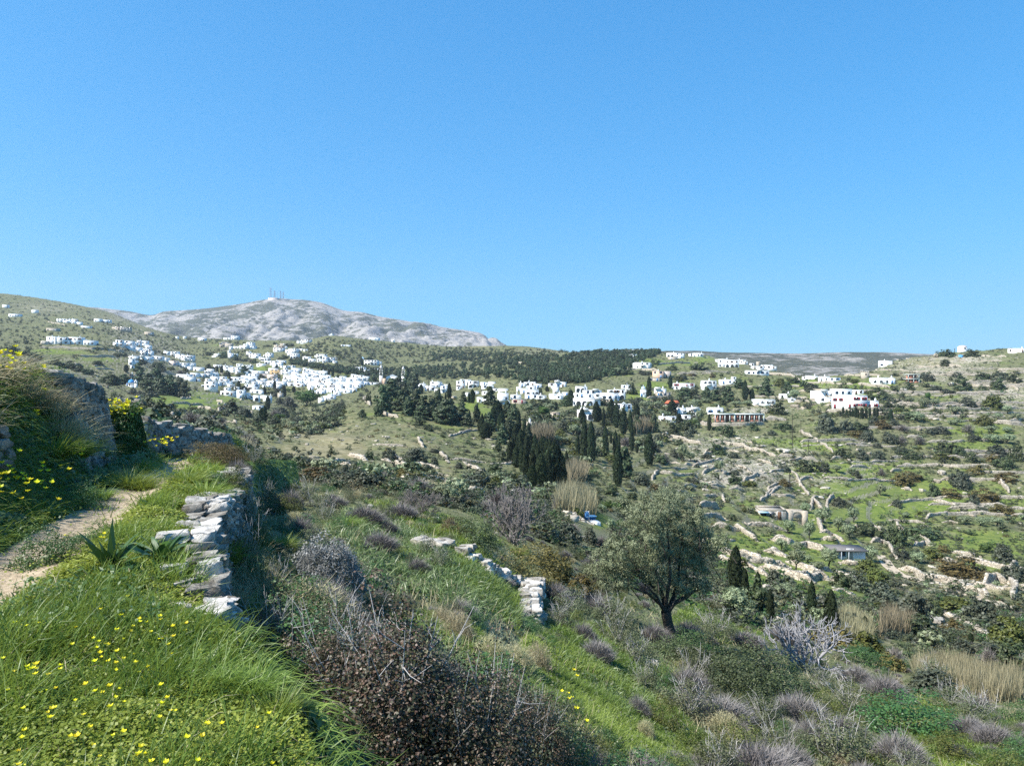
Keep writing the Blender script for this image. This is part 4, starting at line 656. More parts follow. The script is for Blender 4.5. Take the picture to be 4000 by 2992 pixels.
houses('C','190 800 262 872;180 870 250 932;260 830 395 902;380 860 550 932;540 870 712 962 wC;0 900 80 982;80 940 260 1012;250 930 330 1002;330 905 450 982;450 940 560 1012;560 960 700 1032;0 1000 130 1082;130 1010 250 1092;230 990 350 1062;350 1000 430 1072;410 1015 600 1102;600 1010 720 1082;0 1090 130 1202;60 1130 212 1212;215 1090 340 1182;330 1095 420 1182;290 1140 420 1202;420 1110 530 1202;500 1080 685 1192 wB;460 1150 620 1232;700 1040 820 1112;820 1050 920 1112;790 1015 1000 1072;980 985 1092 1052;1000 1040 1130 1092;1120 1020 1340 1102;1190 1005 1330 1072;1225 940 1310 1012;1310 960 1480 1022;1480 985 1590 1052;1330 1020 1470 1092;1490 1035 1592 1082;690 1090 840 1182;700 1250 800 1332;800 1230 900 1302;860 1170 950 1252;920 1100 1060 1182;940 1170 1110 1252;1060 1110 1200 1192;1100 1160 1200 1262;1200 1120 1310 1202;1310 1130 1462 1232;1410 1095 1560 1172;1550 1120 1800 1167;920 1240 1080 1332;1060 1270 1220 1352;1170 1240 1330 1322;850 1330 980 1402;740 1370 890 1432;630 1410 870 1492 420;515 1450 640 1552;480 1280 640 1372;640 1240 722 1332;340 1290 475 1342;490 510 685 602 wB;440 540 492 572;610 565 722 692;700 580 832 682 wB;800 580 920 642 b;500 610 622 662;830 650 900 697;185 560 345 622;320 610 450 682;0 395 90 452;90 390 202 442;200 400 290 442;25 680 100 722;130 195 330 272;1520 640 1765 737 wa;1770 665 1880 717;1330 790 1530 892;1400 840 1590 907;1615 815 1805 907;1610 150 1815 207;2095 195 2167 227;1000 305 1062 337;1080 310 1212 342;0 820 130 900;560 1020 640 1090;-60 960 60 1040;720 1110 800 1160',430)
rc = random.Random(4)
for _ in range(60):
    xx = rc.uniform(-80,1480); lo = np.interp(xx, [-80,400,900,1480], [1230,1300,1390,1190]); yb = rc.uniform(np.interp(xx, [-80,500,900,1480], [960,960,1080,1090]), lo); ww = rc.uniform(70,130); hh_ = rc.uniform(58,92); house('C', xx, yb-hh_, xx+ww, yb, 'w', 430, far=True)
for _ in range(26):
    xx = rc.uniform(20,1350); yb = rc.uniform(900,1330 if xx < 900 else 1180); ww = rc.uniform(80,130); house('B', xx, yb-rc.uniform(58,85), xx+ww, yb, 'w', 430, far=True)
house('C',710,1170,862,1300,'p',label='tall cream house with white trim facing the valley in the white town',ymin=420)
houses('D','215 370 345 482;345 415 550 522;455 330 640 462 wC;560 480 650 547;670 420 800 572 wB;700 390 832 442;590 350 700 440;1010 315 1200 472 wC;1100 280 1310 342;1200 330 1300 402;1265 320 1470 462 wa;1520 340 1700 402;1700 360 1842 392;1550 400 1690 482;1690 395 1812 502 wa;1010 465 1100 502;1800 480 1910 542;1920 475 2120 542;1560 560 1770 602;1700 500 1780 572;1195 560 1330 642;1340 560 1482 602;1455 660 1570 782;1410 770 1570 862;1560 680 1700 802;1680 625 1830 702;1910 570 2130 742 wC;1880 740 2160 862 wB;1930 650 2060 752',430)
house('D',920,650,1020,712,'b',ymin=380,label='small pale stone hut among cypresses on the back of the grove hill')
houses('E','95 435 182 542;150 355 282 442;260 335 412 432 wC;400 330 492 422;480 370 637 472;180 470 332 582;330 410 482 522;300 490 575 642 wa;290 600 562 702;530 640 702 702;0 605 197 712;785 370 922 432;925 325 1062 452 wB;1040 330 1150 442;880 430 990 572;840 450 902 482;825 585 1002 672;1000 580 1102 702;1100 555 1262 652;820 665 960 702;960 660 1062 707;1540 430 1612 552;1330 565 1482 682;1410 575 1602 672;1575 510 1932 602 wB;1590 600 1762 682;1770 600 1902 682 wB;1760 690 1902 832 wB;1570 830 1702 880;1405 930 1502 1092 330;1870 915 2012 1002;1320 680 1380 850',400)
house('E',0,710,292,802,'b',ymin=380,opt='R',label='low beige stone house with red doors right of the grove hill')
house('E',1375,425,1562,560,ymin=400,opt='a',label='tall white house with three round arches at the top of the right-hand village')
house('E',1370,680,1762,852,ymin=380,opt='aC',label='wide white villa with three arched doors in the right-hand village')
house('E',1490,935,1752,1152,ymin=320,opt='aB',label='white two-storey house with big arched doors behind the tall cypresses')
house('E',290,1205,482,1347,'b',ymin=220,label='square pale stone barn with one small window above the dry reed bed')
house('E',830,1025,1012,1107,'b',ymin=300,label='low beige stone store right of the bright green tree')
house('E',1930,570,2292,722,ymin=380,label='broad plain white block with one wide dark window in the village')
houses('E','2090 515 2290 580;1930 720 2290 790 b',380)
houses('F','0 935 225 1152 wa;150 840 375 932 wC;230 930 372 1032;1915 740 2195 947 wB;1870 800 1952 882;215 140 290 192;265 105 475 182 wB;330 180 492 267 wa;485 100 575 172 b;1330 160 1482 262;1180 232 1350 292 b;1625 165 1682 212;1710 155 1902 232;1550 1330 1700 1482 wC;1690 1350 1862 1502 wB;1360 1380 1482 1492;1430 1490 1640 1592;1640 1490 1782 1592;1000 1520 1342 1642 wC;2000 1330 2322 1472 wC;880 1000 1160 1092 b;1300 890 1722 942;740 370 792 482;740 680 975 762 b;430 370 470 480',360)
house('F',860,915,1092,1062,ymin=360,opt='BC',label='pale bluish house with a long balcony right of the small domed chapel')
house('F',1290,800,1717,892,ymin=360,opt='RC',label='long low white house with three wide red-shuttered openings on the right slope')
house('F',825,545,1052,692,'e',ymin=380,opt='C',label='peach house on a stone base below the upper right villas')
house('F',945,545,1182,672,'p',ymin=380,label='brownish pink wing joined to the right of the peach house')
house('F',460,360,742,492,ymin=400,opt='BC',label='white house with a full-width balcony standing on a stone wall')
house('F',1140,150,1352,242,ymin=420,opt='aC',label='white villa with two dark round arches at the skyline')
house('F',1390,1340,1552,1492,ymin=330,opt='C',label='white house with a row of chimneys right of the red-roofed stone house')
houses('G','-20 290 60 352;450 300 612 362 wC;500 330 652 382;780 440 1000 492;1000 440 1252 492;970 430 1182 462;730 385 797 422;100 720 462 822 wC;330 685 417 732;1920 660 2160 712 wC;1840 670 1922 722;2030 965 2300 1122;1350 1030 1602 1152;840 1150 1252 1272;1560 1140 1700 1210',380)
house('G',40,290,212,457,ymin=420,opt='C',label='white villa block with a small arch above the green field')
house('G',205,310,452,462,ymin=420,opt='a',label='white villa wing with two big dark arches above the green field')
house('G',660,530,1112,622,ymin=400,opt='B',label='long white terrace house set into a beige stone retaining wall')
houses('c5','165 600 345 672;375 610 475 662;0 690 150 747;0 465 110 517;110 480 225 517;655 300 772 362;2050 165 2207 207;755 480 817 547',340)
house('c5',0,620,157,692,ymin=340,opt='B',label='white house with bright blue shutters left of the red-shuttered villa')
house('c5',150,690,332,812,ymin=330,opt='RC',label='low wing of the white villa with paired red shutters')
house('c5',300,668,514,812,ymin=330,opt='R',label='two-storey block of the white villa with red-shuttered windows')
house('c5',512,728,637,812,ymin=330,opt='R',label='small right-hand annex of the white villa with red shutters')
house('c5',578,478,757,550,ymin=360,label='long plain white bungalow on the slope below the windmill')
# ---- unfinished houses
def skeleton(c, x0, y0, x1, y1, ymin, label, bays):
    u0, vt = px(c, x0, y0); u1, vb = px(c, x1, y1); X, Y, Z = hit((u0+u1)/2, vb, ymin); Z = -(vb-CV)/F*Y; W = (u1-u0)*Y/F; H = (vb-vt)*Y/F; D = 7
    o = thing('unfinished_house', (X,Y,Z), -.05, 1, label, 'house'); fl = max(1, round(H/3.4)); fh = H/fl; b = MB(); b.box(-W/2+.2,.35,-2.5,W/2-.2,D,-.01)
    fr = MB(); slab = MB(); pn = MB(); dk = MB()
    for k in range(fl):
        slab.box(-W/2,-.15,(k+1)*fh-.4,W/2,D,(k+1)*fh)
        for j in range(bays+1): x = -W/2+.2+(W-.4)*j/bays; fr.box(x-.2,0,k*fh,x+.2,.4,(k+1)*fh-.4)
        for j in range(bays):
            a = -W/2+.4+(W-.4)*j/bays; e = -W/2+(W-.4)*(j+1)/bays
            if (j+k)%3 == 2: continue
            pn.box(a,.1,k*fh,e,.3,k*fh+.9); m_ = (a+e)/2; pn.box(m_-.25,.1,k*fh+.9,m_+.25,.3,(k+1)*fh-.4)
    dk.box(-W/2+.3,3,0,W/2-.3,3.2,H-.4); b.obj('foundation', WM['b'], o); fr.obj('column', WM['k'], o); slab.obj('roof_slab', WM['k'], o); pn.obj('brick_panel', BRICKM, o); dk.obj('back_wall', BRICKM, o); return o
skeleton('c4', 1085, 868, 1300, 960, 300, 'left half of the unfinished concrete house with brick infill below the village', 4)
skeleton('c4', 1302, 868, 1615, 957, 300, 'right half of the unfinished concrete house with brick infill below the village', 6)
skeleton('c5', 960, 440, 1080, 537, 360, 'small two-storey concrete shell right of the long white bungalow', 2)
# ---- landmark buildings
def spot(c, x, y, ymin): u, v = px(c, x, y); X, Y, Z = hit(u, v, ymin); return X, Y, -(v-CV)/F*Y, Y/F/CROPS[c][2]/3.90625
X, Y, Z, s = spot('c5', 1542, 195, 420); o = thing('windmill', (X,Y,Z), 0, 1, 'squat white round windmill with a pale conical cap on the right-hand hilltop', 'windmill'); r0 = 47*s; h0 = 52*s
MB().lathe([(r0*1.02,-2),(r0,0),(r0*.95,h0),(r0*.93,h0),(.05,h0+.02)], 28).obj('tower', WM['w'], o, True); MB().lathe([(r0*.99,h0-.1),(r0*.6,h0+8*s),(.05,h0+13*s)], 28).obj('cap', plain('pale_thatch', (.55,.42,.38), .1, 2), o)
put(winmesh(.9,1.2,1), 'window', o, (0,-r0-.02,h0*.5)); put(doormesh(1), 'door', o, (r0*.7,-r0*.71,0), .78)
X, Y, Z, s = spot('c5', 1530, 262, 400); o = thing('water_tank', (X,Y,Z), .3, 1, 'small bright blue water tank below the windmill', 'tank'); MB().box(-18*s,-1,-1,18*s,1.5,26*s).obj('body', plain('tank_blue', (.10,.33,.60), .1, 2), o); MB().box(-13*s,-.6,26*s,-4*s,.6,31*s).obj('lid', FRM[0], o)
X, Y, Z, s = spot('c5', 503, 487, 360); o = thing('stone_tower', (X,Y,Z), -.15, 1, 'square beige tower with a crenellated top left of the long white bungalow', 'tower'); w_ = 36*s; h_ = 68*s
b = MB().box(-w_,0,-3,w_,w_*2,h_); 
for i in range(4):
    x = -w_+i*w_*2/3.5
    b.box(x,.0,h_,x+w_*.3,.4,h_+12*s); b.box(x,w_*2-.4,h_,x+w_*.3,w_*2,h_+12*s)
b.obj('wall', WM['b'], o); put(winmesh(.6,.9,1), 'window', o, (0,0,h_*.55)); put(winmesh(.6,.9,1), 'window', o, (w_,w_,h_*.6), math.pi/2)
X, Y, Z, s = spot('G', 910, 402, 430); o = thing('stone_tower', (X,Y,Z), .1, 1, 'small square beige stone tower house beyond the upper right villas', 'tower'); w_ = 35*s; h_ = 62*s
b = MB().box(-w_,0,-3,w_,w_*2,h_)
for i in range(3): b.box(-w_+i*w_*.75,0,h_,-w_+i*w_*.75+w_*.4,w_*2,h_+7*s)
b.obj('wall', WM['b'], o); put(winmesh(.6,.9,1), 'window', o, (0,0,h_*.5))
def chapel(c, xc, base, wd, wall_h, dome_w, drum_h, dome_h, ymin, col, label, bell=None):
    X, Y, Z, s = spot(c, xc, base, ymin); o = thing('chapel', (X,Y,Z), -.2, 1, label, 'chapel'); W = wd*s; D = W*1.1; H = wall_h*s; R = dome_w*s/2
    flat_block(W, D, H).obj('wall', WM['w'], o); MB().lathe([(R*.93,H-.5),(R*.93,H+drum_h*s),(R*1.02,H+drum_h*s),(R*1.02,H+drum_h*s+.15),(.05,H+drum_h*s+.16)], 24, c=(0,D/2)).obj('drum', WM['w'], o, False)
    hh = dome_h*s; dm = MB().lathe([(R*math.cos(a)+.01, H+drum_h*s+.14+hh*math.sin(a)) for a in np.linspace(0,math.pi/2,10)], 28, c=(0,D/2)).obj('dome', col, o, True); t_ = H+drum_h*s+hh
    MB().box(-.08,D/2-.08,t_,.08,D/2+.08,t_+1.0).box(-.35,D/2-.07,t_+.5,.35,D/2+.07,t_+.68).obj('cross', WM['w'], dm)
    put(winmesh(.7,1.6,4,True), 'window', o, (W*.1,0,H*.3)); put(doormesh(0), 'door', o, (-W*.25,0,0))
    if bell: bx = bell*s; b = MB().box(bx-.9,0,-2,bx+.9,.8,H+.6).box(bx-.9,0,H+.6,bx-.5,.8,H+2.2).box(bx+.5,0,H+.6,bx+.9,.8,H+2.2).box(bx-.9,0,H+2.2,bx+.9,.8,H+2.6).box(bx-.4,.1,H+2.6,bx+.4,.7,H+3.3); b.obj('bell_gable', WM['w'], o)
    return o
chapel('A', 567, 1148, 150, 40, 132, 40, 68, 410, DOME, 'white chapel with a bright blue dome among dark trees left of the town', 165)
chapel('F', 622, 1100, 128, 165, 90, 20, 42, 350, plain('pale_blue_dome', (.45,.66,.78), .1, 2, .5), 'tall white chapel with a pale blue dome beside two cypresses in the right-hand village')
chapel('C', 780, 104, 80, 25, 40, 4, 16, 700, WM['w'], 'tiny white chapel on the low green hilltop in front of the mountain')
X, Y, Z, s = spot('C', 1463, 632, 430); o = thing('chapel', (X,Y,Z), 0, 1, 'small white chapel with a pointed pale blue roof at the edge of the pines', 'chapel'); W = 56*s; MB().box(-W/2,0,-2,W/2,W,36*s).obj('wall', WM['w'], o); MB().lathe([(W*.72,36*s),(.03,72*s)], 4, c=(0,W/2)).obj('roof', plain('pale_blue_roof', (.40,.62,.74), .1, 2), o); put(doormesh(0), 'door', o, (0,0,0))
# parish church on the grove hill: nave with a gable between two pierced marble bell towers
MARB = plain('carved_marble', (.60,.57,.53), .12, 2.5, .6)
X, Y, Z, s = spot('c2', 2020, 1230, 400); X0 = X; o = thing('church', (X,Y,Z), .12, 1, 'large church with twin carved marble bell towers and a low gable behind the grove hill', 'church')
W = 130*s; H = 70*s; D = 20; b = MB().box(-W/2,0,-4,W/2,D,H); b.prism([(-W/2-.3,H),(W/2+.3,H),(0,H+26*s)], 0, .6); b.obj('wall', WM['w'], o)
MB().prism([(-W/2-.5,H+.02),(0,H+27.5*s),(W/2+.5,H+.02)], .62, D+.4).obj('roof', plain('slate_blue_roof', (.33,.37,.42), .1, 2), o); MB().box(-W*.75,-5,-3,-W*.51,3,H*.75).obj('side_chapel', WM['e'], o); put(winmesh(1.2,2.4,4,True), 'window', o, (0,0,H*.4)); put(doormesh(1), 'door', o, (0,0,0))
for xt, yt in ((1903,1030),(2138,1045)):
    xo = (xt-2020)*s; T = MB(); zz = 0; top = (1230-yt)*s; w1 = 20*s
    T.box(xo-w1,-1.5-w1,-3,xo+w1,-1.5+w1,top*.42)
    for k, (z0, z1, ww) in enumerate(((.42,.58,.95),(.58,.72,.8),(.72,.84,.62))):
        a = w1*ww; z0 *= top; z1 *= top
        T.box(xo-a*1.1,-1.5-a*1.1,z0,xo+a*1.1,-1.5+a*1.1,z0+.25)
        for dx in (-1,1):
            for dy in (-1,1): T.box(xo+dx*a*.78-a*.2,-1.5+dy*a*.78-a*.2,z0+.25,xo+dx*a*.78+a*.2,-1.5+dy*a*.78+a*.2,z1)
    T.lathe([(w1*.7,top*.84),(w1*.6,top*.9),(w1*.3,top*.96),(.05,top)], 12, c=(xo,-1.5)); tw = T.obj('bell_tower', MARB, o); MB().box(xo-.07,-1.57,top,xo+.07,-1.43,top+1).box(xo-.35,-1.56,top+.5,xo+.35,-1.44,top+.66).obj('cross', MARB, tw)
# red-roofed stone house and the house with a pediment
X, Y, Z, s = spot('F', 1245, 1372, 320); o = thing('stone_house', (X,Y,Z), -.22, 1, 'tall beige stone house with a red tiled roof behind a dark conical tree', 'house'); W = 310*s; H = 135*s; D = 7
MB().box(-W/2,0,-3,W/2,D,H).box(-W/2-45*s,1,-3,-W/2-.004,D-1,H*.65).obj('wall', WM['b'], o); b = MB(); b.add([(-W/2-.3,-.4,H),(W/2+.3,-.4,H),(W/2+.3,D+.4,H),(-W/2-.3,D+.4,H),(-W/2+1.2,D/2,H+62*s),(W/2-1.2,D/2,H+62*s)], [(0,1,5,4),(2,3,4,5),(3,2,1,0)], [(1,2,5),(3,0,4)]); b.obj('roof', TILE, o)
for x in (-.3,.05,.35): put(winmesh(.8,1.2,1), 'window', o, (x*W,0,H*.55))
put(doormesh(1), 'door', o, (W*.2,0,0))
X, Y, Z, s = spot('F', 205, 1400, 320); o = thing('white_house', (X,Y,Z), .05, 1, 'white neoclassical house with a triangular pediment and tall windows', 'house'); W = 350*s; H = 150*s
b = flat_block(W, 8, H); b.box(-W*.15,-.5,-2,W*.15,-.004,H); b.prism([(-W*.17,H+.01),(W*.17,H+.01),(0,H+45*s)], -.6, .4); b.obj('wall', WM['w'], o)
for x in (-.32,.32): put(winmesh(1.1,1.9,2), 'window', o, (x*W,0,H*.38))
put(winmesh(1.1,1.9,2), 'window', o, (0,-.5,H*.38)); MB().box(-W/2-.05,-.08,H*.22,-W*.15-.003,-.003,H*.28).box(W*.15+.003,-.08,H*.22,W/2+.05,-.003,H*.28).obj('cornice', WM['p'], o)
# farmhouse, shed with a pergola and the blue shed down on the terraces
X, Y, Z, s = spot('m', 130, 400, 150); o = thing('farmhouse', (X,Y,Z), -.12, 1, 'long low stone farmhouse with an arched gateway on the lower terraces', 'house'); W = 420*s; H = 95*s
flat_block(W*.52, 6, H).obj('wall', stonemat('farm_stone', (.42,.36,.28), (.62,.57,.49), (.30,.26,.20), 3), o).location = (-W*.2,0,0); put(winmesh(.9,1.1,2), 'window', o, (-W*.22,0,.9)); put(doormesh(1), 'door', o, (-W*.07,0,0)); put(winmesh(.8,.8,1), 'window', o, (-W*.38,0,1.1))
b = MB(); a0 = W*.17; a1 = W*.38; aw = 38*s; am = (a0+a1)/2+.3; zt = H*.88; b.box(W*.062,.4,-2,am-aw,1.2,zt); b.box(am+aw,.4,-2,a1+1.4,1.2,zt)
arc = [(am-aw,zt)]+[(am-aw*math.cos(t_), 28*s+38*s*math.sin(t_)) for t_ in np.linspace(0,math.pi,12)]+[(am+aw,zt)]
for i in range(1, len(arc)-2): (xa,za),(xb,zb) = arc[i],arc[i+1]; b.add([(xa,.4,za),(xb,.4,zb),(xb,.4,zt),(xa,.4,zt),(xa,1.2,za),(xb,1.2,zb),(xb,1.2,zt),(xa,1.2,zt)], [(0,1,2,3),(5,4,7,6),(4,5,1,0),(3,2,6,7)])
b.obj('archway', WM['b'], o); MB().box(a0-1,4.2,-1,a1+1,4.5,zt*.9).obj('courtyard_wall', WM['b'], o); MB().box(-W*.5,-1.8,H-.6,-W*.3,-.01,H-.5).obj('awning', plain('pale_blue_awning', (.35,.55,.68), .1, 2), o)
X, Y, Z, s = spot('m', 725, 742, 130); o = thing('shed', (X,Y,Z), -.1, 1, 'squat white shed with a dark flat roof and a small pergola on the terraces', 'shed'); W = 220*s; H = 85*s
MB().box(-W/2,0,-2,W/2,4.5,H).obj('wall', WM['w'], o); MB().box(-W/2-1.6,-1.0,H,W/2+.3,4.6,H+.16).obj('roof', plain('weathered_roof', (.15,.14,.135), .25, 2), o)
for x in (-W/2+.2,-W*.18): MB().box(x-.08,-.95,-1,x+.08,-.8,H).obj('post', FRM[2], o)
put(doormesh(2), 'door', o, (-W*.08,0,0)); put(winmesh(.9,.8,0), 'window', o, (-W*.36,0,.8))
X, Y, Z, s = spot('o', 445, 402, 60); o = thing('shed', (X,Y,Z), .15, 1, 'small blue metal shed with a pale awning in the valley bottom beside the reeds', 'shed'); W = 112*s; H = 38*s
MB().box(-W/2,0,-1,W/2,W*.6,H*.92).obj('wall', plain('blue_sheet_metal', (.035,.115,.24), .15, 2, .5), o); MB().box(-W/2-.1,-.1,H*.92,W/2+.1,W*.6+.1,H).obj('roof', plain('light_blue_sheet', (.22,.45,.65), .1, 2, .5), o); MB().box(-W*.12,-1.2,-.6,W*.6,-.1,H*.22).obj('bench_box', WM['w'], o); put(doormesh(0), 'door', o, (-W*.3,0,-.1)).scale = (.5,1,.4)
# ---- radio masts and hut on the mountain top
STEEL = plain('mast_steel', (.36,.42,.47), .1, 1, .5)
for nm, x, y0, y1, wd, lab in (('radio_mast',708,200,312,13,'tallest lattice radio mast, leftmost on the mountain summit'),('radio_mast',751,233,308,11,'second lattice radio mast from the left on the mountain summit'),('radio_mast',783,228,312,2.5,'thin whip radio mast in the middle of the summit group'),('radio_mast',815,234,322,9,'fourth lattice radio mast from the left on the mountain summit'),('radio_mast',845,246,326,8,'rightmost lattice radio mast on the mountain summit')):
    u, vb = px('c2', x, y1); _, vt = px('c2', x, y0); Y = 3270; s = Y/F/CROPS['c2'][2]/3.90625; Z = -(vb-CV)/F*Y; H = (vb-vt)*Y/F; w_ = wd*s*.8; o = thing(nm, ((u-CU)/F*Y, Y, Z), .3, 1, lab, 'radio mast')
    if wd < 4: MB().tube([(0,0,-15),(0,0,H)], [.7,.35], 6).obj('pole', STEEL, o); continue
    b = MB(); nb = 7; wz = lambda z: w_*(1-.35*z/H)
    for sx, sy in ((-1,-1),(1,-1),(1,1),(-1,1)): b.tube([(sx*w_,sy*w_,-15),(sx*wz(H),sy*wz(H),H)], [.55,.45], 5)
    for k in range(nb):
        z0 = H*k/nb; z1 = H*(k+1)/nb; a = wz(z0); e = wz(z1)
        for (p_,q_) in (((-1,-1),(1,-1)),((1,-1),(1,1)),((1,1),(-1,1)),((-1,1),(-1,-1))): b.tube([(p_[0]*a,p_[1]*a,z0),(q_[0]*e,q_[1]*e,z1)], .32, 4); b.tube([(p_[0]*e,p_[1]*e,z1),(q_[0]*e,q_[1]*e,z1)], .32, 4)
    b.obj('lattice', STEEL, o)
    for k in range(3):
        z0 = H*(.35+.25*k); MB().lathe([(.1,z0-1.2),(1.4,z0-.9),(1.7,z0),(1.4,z0+.9),(.1,z0+1.2)], 10, c=(wz(z0)+1.6,-1)).obj('antenna_drum', WM['w'], o)
u, v = px('c2', 730, 320); Y = 3265; s = Y/F/CROPS['c2'][2]/3.90625; o = thing('transmitter_hut', ((u-CU)/F*Y,Y,-(v-CV)/F*Y), 0, 1, 'low grey transmitter station under the radio masts', 'building'); flat_block(95*s, 25, 12*s, 20).obj('wall', WM['p'], o); MB().box(-20*s,5,12*s,10*s,20,16*s).obj('roof_hut', WM['k'], o)
tag(FAR.obj('distant_white_houses', [WM['w'], PANE]), 'mass of the smallest white houses packed into the hillside town', 'houses', kind='stuff')
# ================================================================ stones and dry-stone walls
STONE = stonemat('field_stone', (.26,.235,.20), (.40,.37,.33), (.30,.27,.23), .9, .3); 
def rockmat2(name, lo, mid, hi, sc=3.0):
    m, t, o = nt(name); c = coords(t); at = t.nodes.new('ShaderNodeAttribute'); at.attribute_name = 'lv'
    k = ramp(t, mathn(t, 'ADD', mathn(t, 'MULTIPLY', noise(t, sc, 7, .68, c, .6), .75), mathn(t, 'MULTIPLY', at.outputs['Fac'], .25)), [(.36,lo),(.52,mid),(.66,hi)])
    li = ramp(t, noise(t, sc*2.3, 5, .6, c), [(.62,(0,0,0)),(.72,(1,1,1))]); k = mixc(t, mathn(t, 'MULTIPLY', li, .55), k, (.20,.165,.11))
    bsdf(t, o, k, .92, .2, noise(t, sc*5, 6, .7, c), .9, .03); return m
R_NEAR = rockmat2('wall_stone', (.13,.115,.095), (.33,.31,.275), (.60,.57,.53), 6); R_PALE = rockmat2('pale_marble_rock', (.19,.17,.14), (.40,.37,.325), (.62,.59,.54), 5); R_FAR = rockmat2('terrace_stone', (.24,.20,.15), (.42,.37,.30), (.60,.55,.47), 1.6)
R_DARK = rockmat2('schist_painted_shade', (.12,.11,.095), (.24,.22,.20), (.38,.35,.31), 6)  # darker stone for the walls facing away from the sun: shade put into the colour
def cube_sphere(k=4):
    g = np.linspace(-1,1,k+1); A, B = np.meshgrid(g, g); V = []; Q = []; o = 0
    for ax in range(3):
        for s in (-1,1):
            P = np.zeros((k+1,k+1,3)); P[...,ax] = s; P[...,(ax+1)%3] = A*s; P[...,(ax+2)%3] = B; V.append(P.reshape(-1,3))
            i, j = np.meshgrid(np.arange(k), np.arange(k)); b = (j*(k+1)+i).ravel()+o; Q.append(np.stack([b,b+1,b+k+2,b+k+1],1)); o += (k+1)**2
    return np.concatenate(V), np.concatenate(Q)
CS = {k: cube_sphere(k) for k in (2,3,5,8)}
def stone(c, size, rng, k=3, rot=None, round_=.30, rough=.20):
    """one rough block: (verts, quads, lv)"""
    V, Q = CS[k]; P = V*(1-round_)+unit(V)*round_*1.2; s = rng.uniform(0,50); n = np.stack([fbm(P[:,0]*1.3+s, P[:,1]*1.3+P[:,2]*.9, 3), fbm(P[:,1]*1.3+s+9, P[:,2]*1.3+P[:,0]*.9, 3), fbm(P[:,2]*1.3+s+4, P[:,0]*1.3+P[:,1], 3)], 1)
    P = P+n*rough*3.2*(1 if k > 3 else .8); P[:,2] = np.clip(P[:,2], -.95, rng.uniform(.75,1.0)); P = P*np.asarray(size)*.5
    a = rng.uniform(0,6.28) if rot is None else rot; ca, sa = math.cos(a), math.sin(a); tx, ty = rng.normal()*.09, rng.normal()*.09
    x, y, z = P.T; z = z+x*tx+y*ty; return np.stack([x*ca-y*sa, x*sa+y*ca, z], 1)+np.asarray(c), Q, np.full(len(P), rng.random())
def stone_wall(name, line, rng, thick=.45, course=.12, ln=(.16,.42), batter=.08, mat=R_NEAR, k=3, both=False, cap=1.0, jit=.035, drop=0):
    """line: (x, y, z bottom, z top) in sequence; courses of separate stones in one wall"""
    L = np.asarray(line, float); seg = np.r_[0, np.cumsum(np.linalg.norm(np.diff(L[:,:2], axis=0), axis=1))]; parts = []
    zmin = L[:,2].min(); zmax = L[:,3].max(); z = zmin; row_ = 0
    while z < zmax:
        hc = course*rng.uniform(.7,1.35); s = rng.uniform(-.2,0)
        while s < seg[-1]:
            l = rng.uniform(*ln); m_ = s+l/2
            x, y, zb, zt = [np.interp(m_, seg, L[:,i]) for i in range(4)]; dx, dy = [np.interp(m_+.1, seg, L[:,i])-np.interp(m_-.1, seg, L[:,i]) for i in (0,1)]; a = math.atan2(dy, dx)
            if zb-hc < z < zt-.02+rng.uniform(-.09,.05):
                nx, ny = math.sin(a), -math.cos(a); top = z+hc > zt-.10; f = (zt-z)*batter
                if rng.random() < drop: s += l; continue
                for off in ((0,1) if both or (top and rng.random() < .5) else (0,)):
                    d = thick*.5-off*thick*.62-f*(1 if off == 0 else 0)*0+(f if off == 0 else 0)+rng.uniform(-jit,jit); w = thick*rng.uniform(.5,.75)
                    parts.append(stone((x+nx*(d-w*.5), y+ny*(d-w*.5), z+hc*.5), (l*1.06, w, hc*1.18*(cap if top else 1)), rng, k, a+rng.normal()*.08))
            s += l
        z += hc*.93; row_ += 1
    v, q, l_ = joinv(parts); return obj(name, mesh(name, v, q, mat, smooth=False, attrs=dict(lv=l_)))
rg = np.random.default_rng(11)
# wall holding up the path terrace
ln = []
for Y in np.linspace(5.2, 13.7, 18):
    x = float(edge_x(Y))-.05; ln.append((x, Y, min(float(main_z(x+.3, Y))-.25, -2.0), float(terr_z(x-.3, Y))+.01+.05*math.sin(Y*2.1)))
o = stone_wall('dry_stone_wall', ln, rg, .36, .08, (.10,.30), .10, R_NEAR, 5, False, 1.15, .06); tag(o, 'dry-stone retaining wall of stacked grey slabs along the right edge of the path', 'wall')
# loose slabs lying on it
for (c, x, y, wd, sz, lab) in (('s',1278,88,205,(1,.62,.30),'big white slab lying on the near part of the terrace wall'),('s',1130,118,175,(1,.5,.28),'grey elongated slab sticking out left of the big white slab'),('s',1262,160,180,(1,.6,.34),'wedge-shaped slab tilted just below the big white slab'),('s',1300,265,190,(1,.6,.3),'flat white slab beside the strap-leaved plants on the wall'),
    ('s',1310,355,170,(1,.6,.25),'thin pale slab low on the near end of the terrace wall'),('s',1320,525,120,(1,.8,.5),'rounded pale stone at the nearest foot of the terrace wall'),('r',2010,1112,165,(1,.62,.55),'white pointed boulder at the far end of the terrace wall'),('r',1755,1372,150,(1,.5,.55),'leaning grey slab on the middle of the terrace wall'),('r',2040,1215,190,(1,.6,.25),'flat pale slab just below the white pointed boulder')):
    u, v = px(c, x, y); X, Y, Z = hit(u, v, 3, 30, ground); w = wd/CROPS[c][2]/3.90625*Y/F; V, q, l = stone((0,0,0), np.array(sz)*w*np.array([.85,.85,.72]), rg, 8, rg.uniform(-.5,.5), .22, .16)
    tag(obj('stone_slab', mesh('stone_slab', V, q, R_PALE, smooth=False, attrs=dict(lv=l)), None, (X, Y, Z+sz[2]*w*.22)), lab, 'stone', 'loose slabs on the terrace wall')
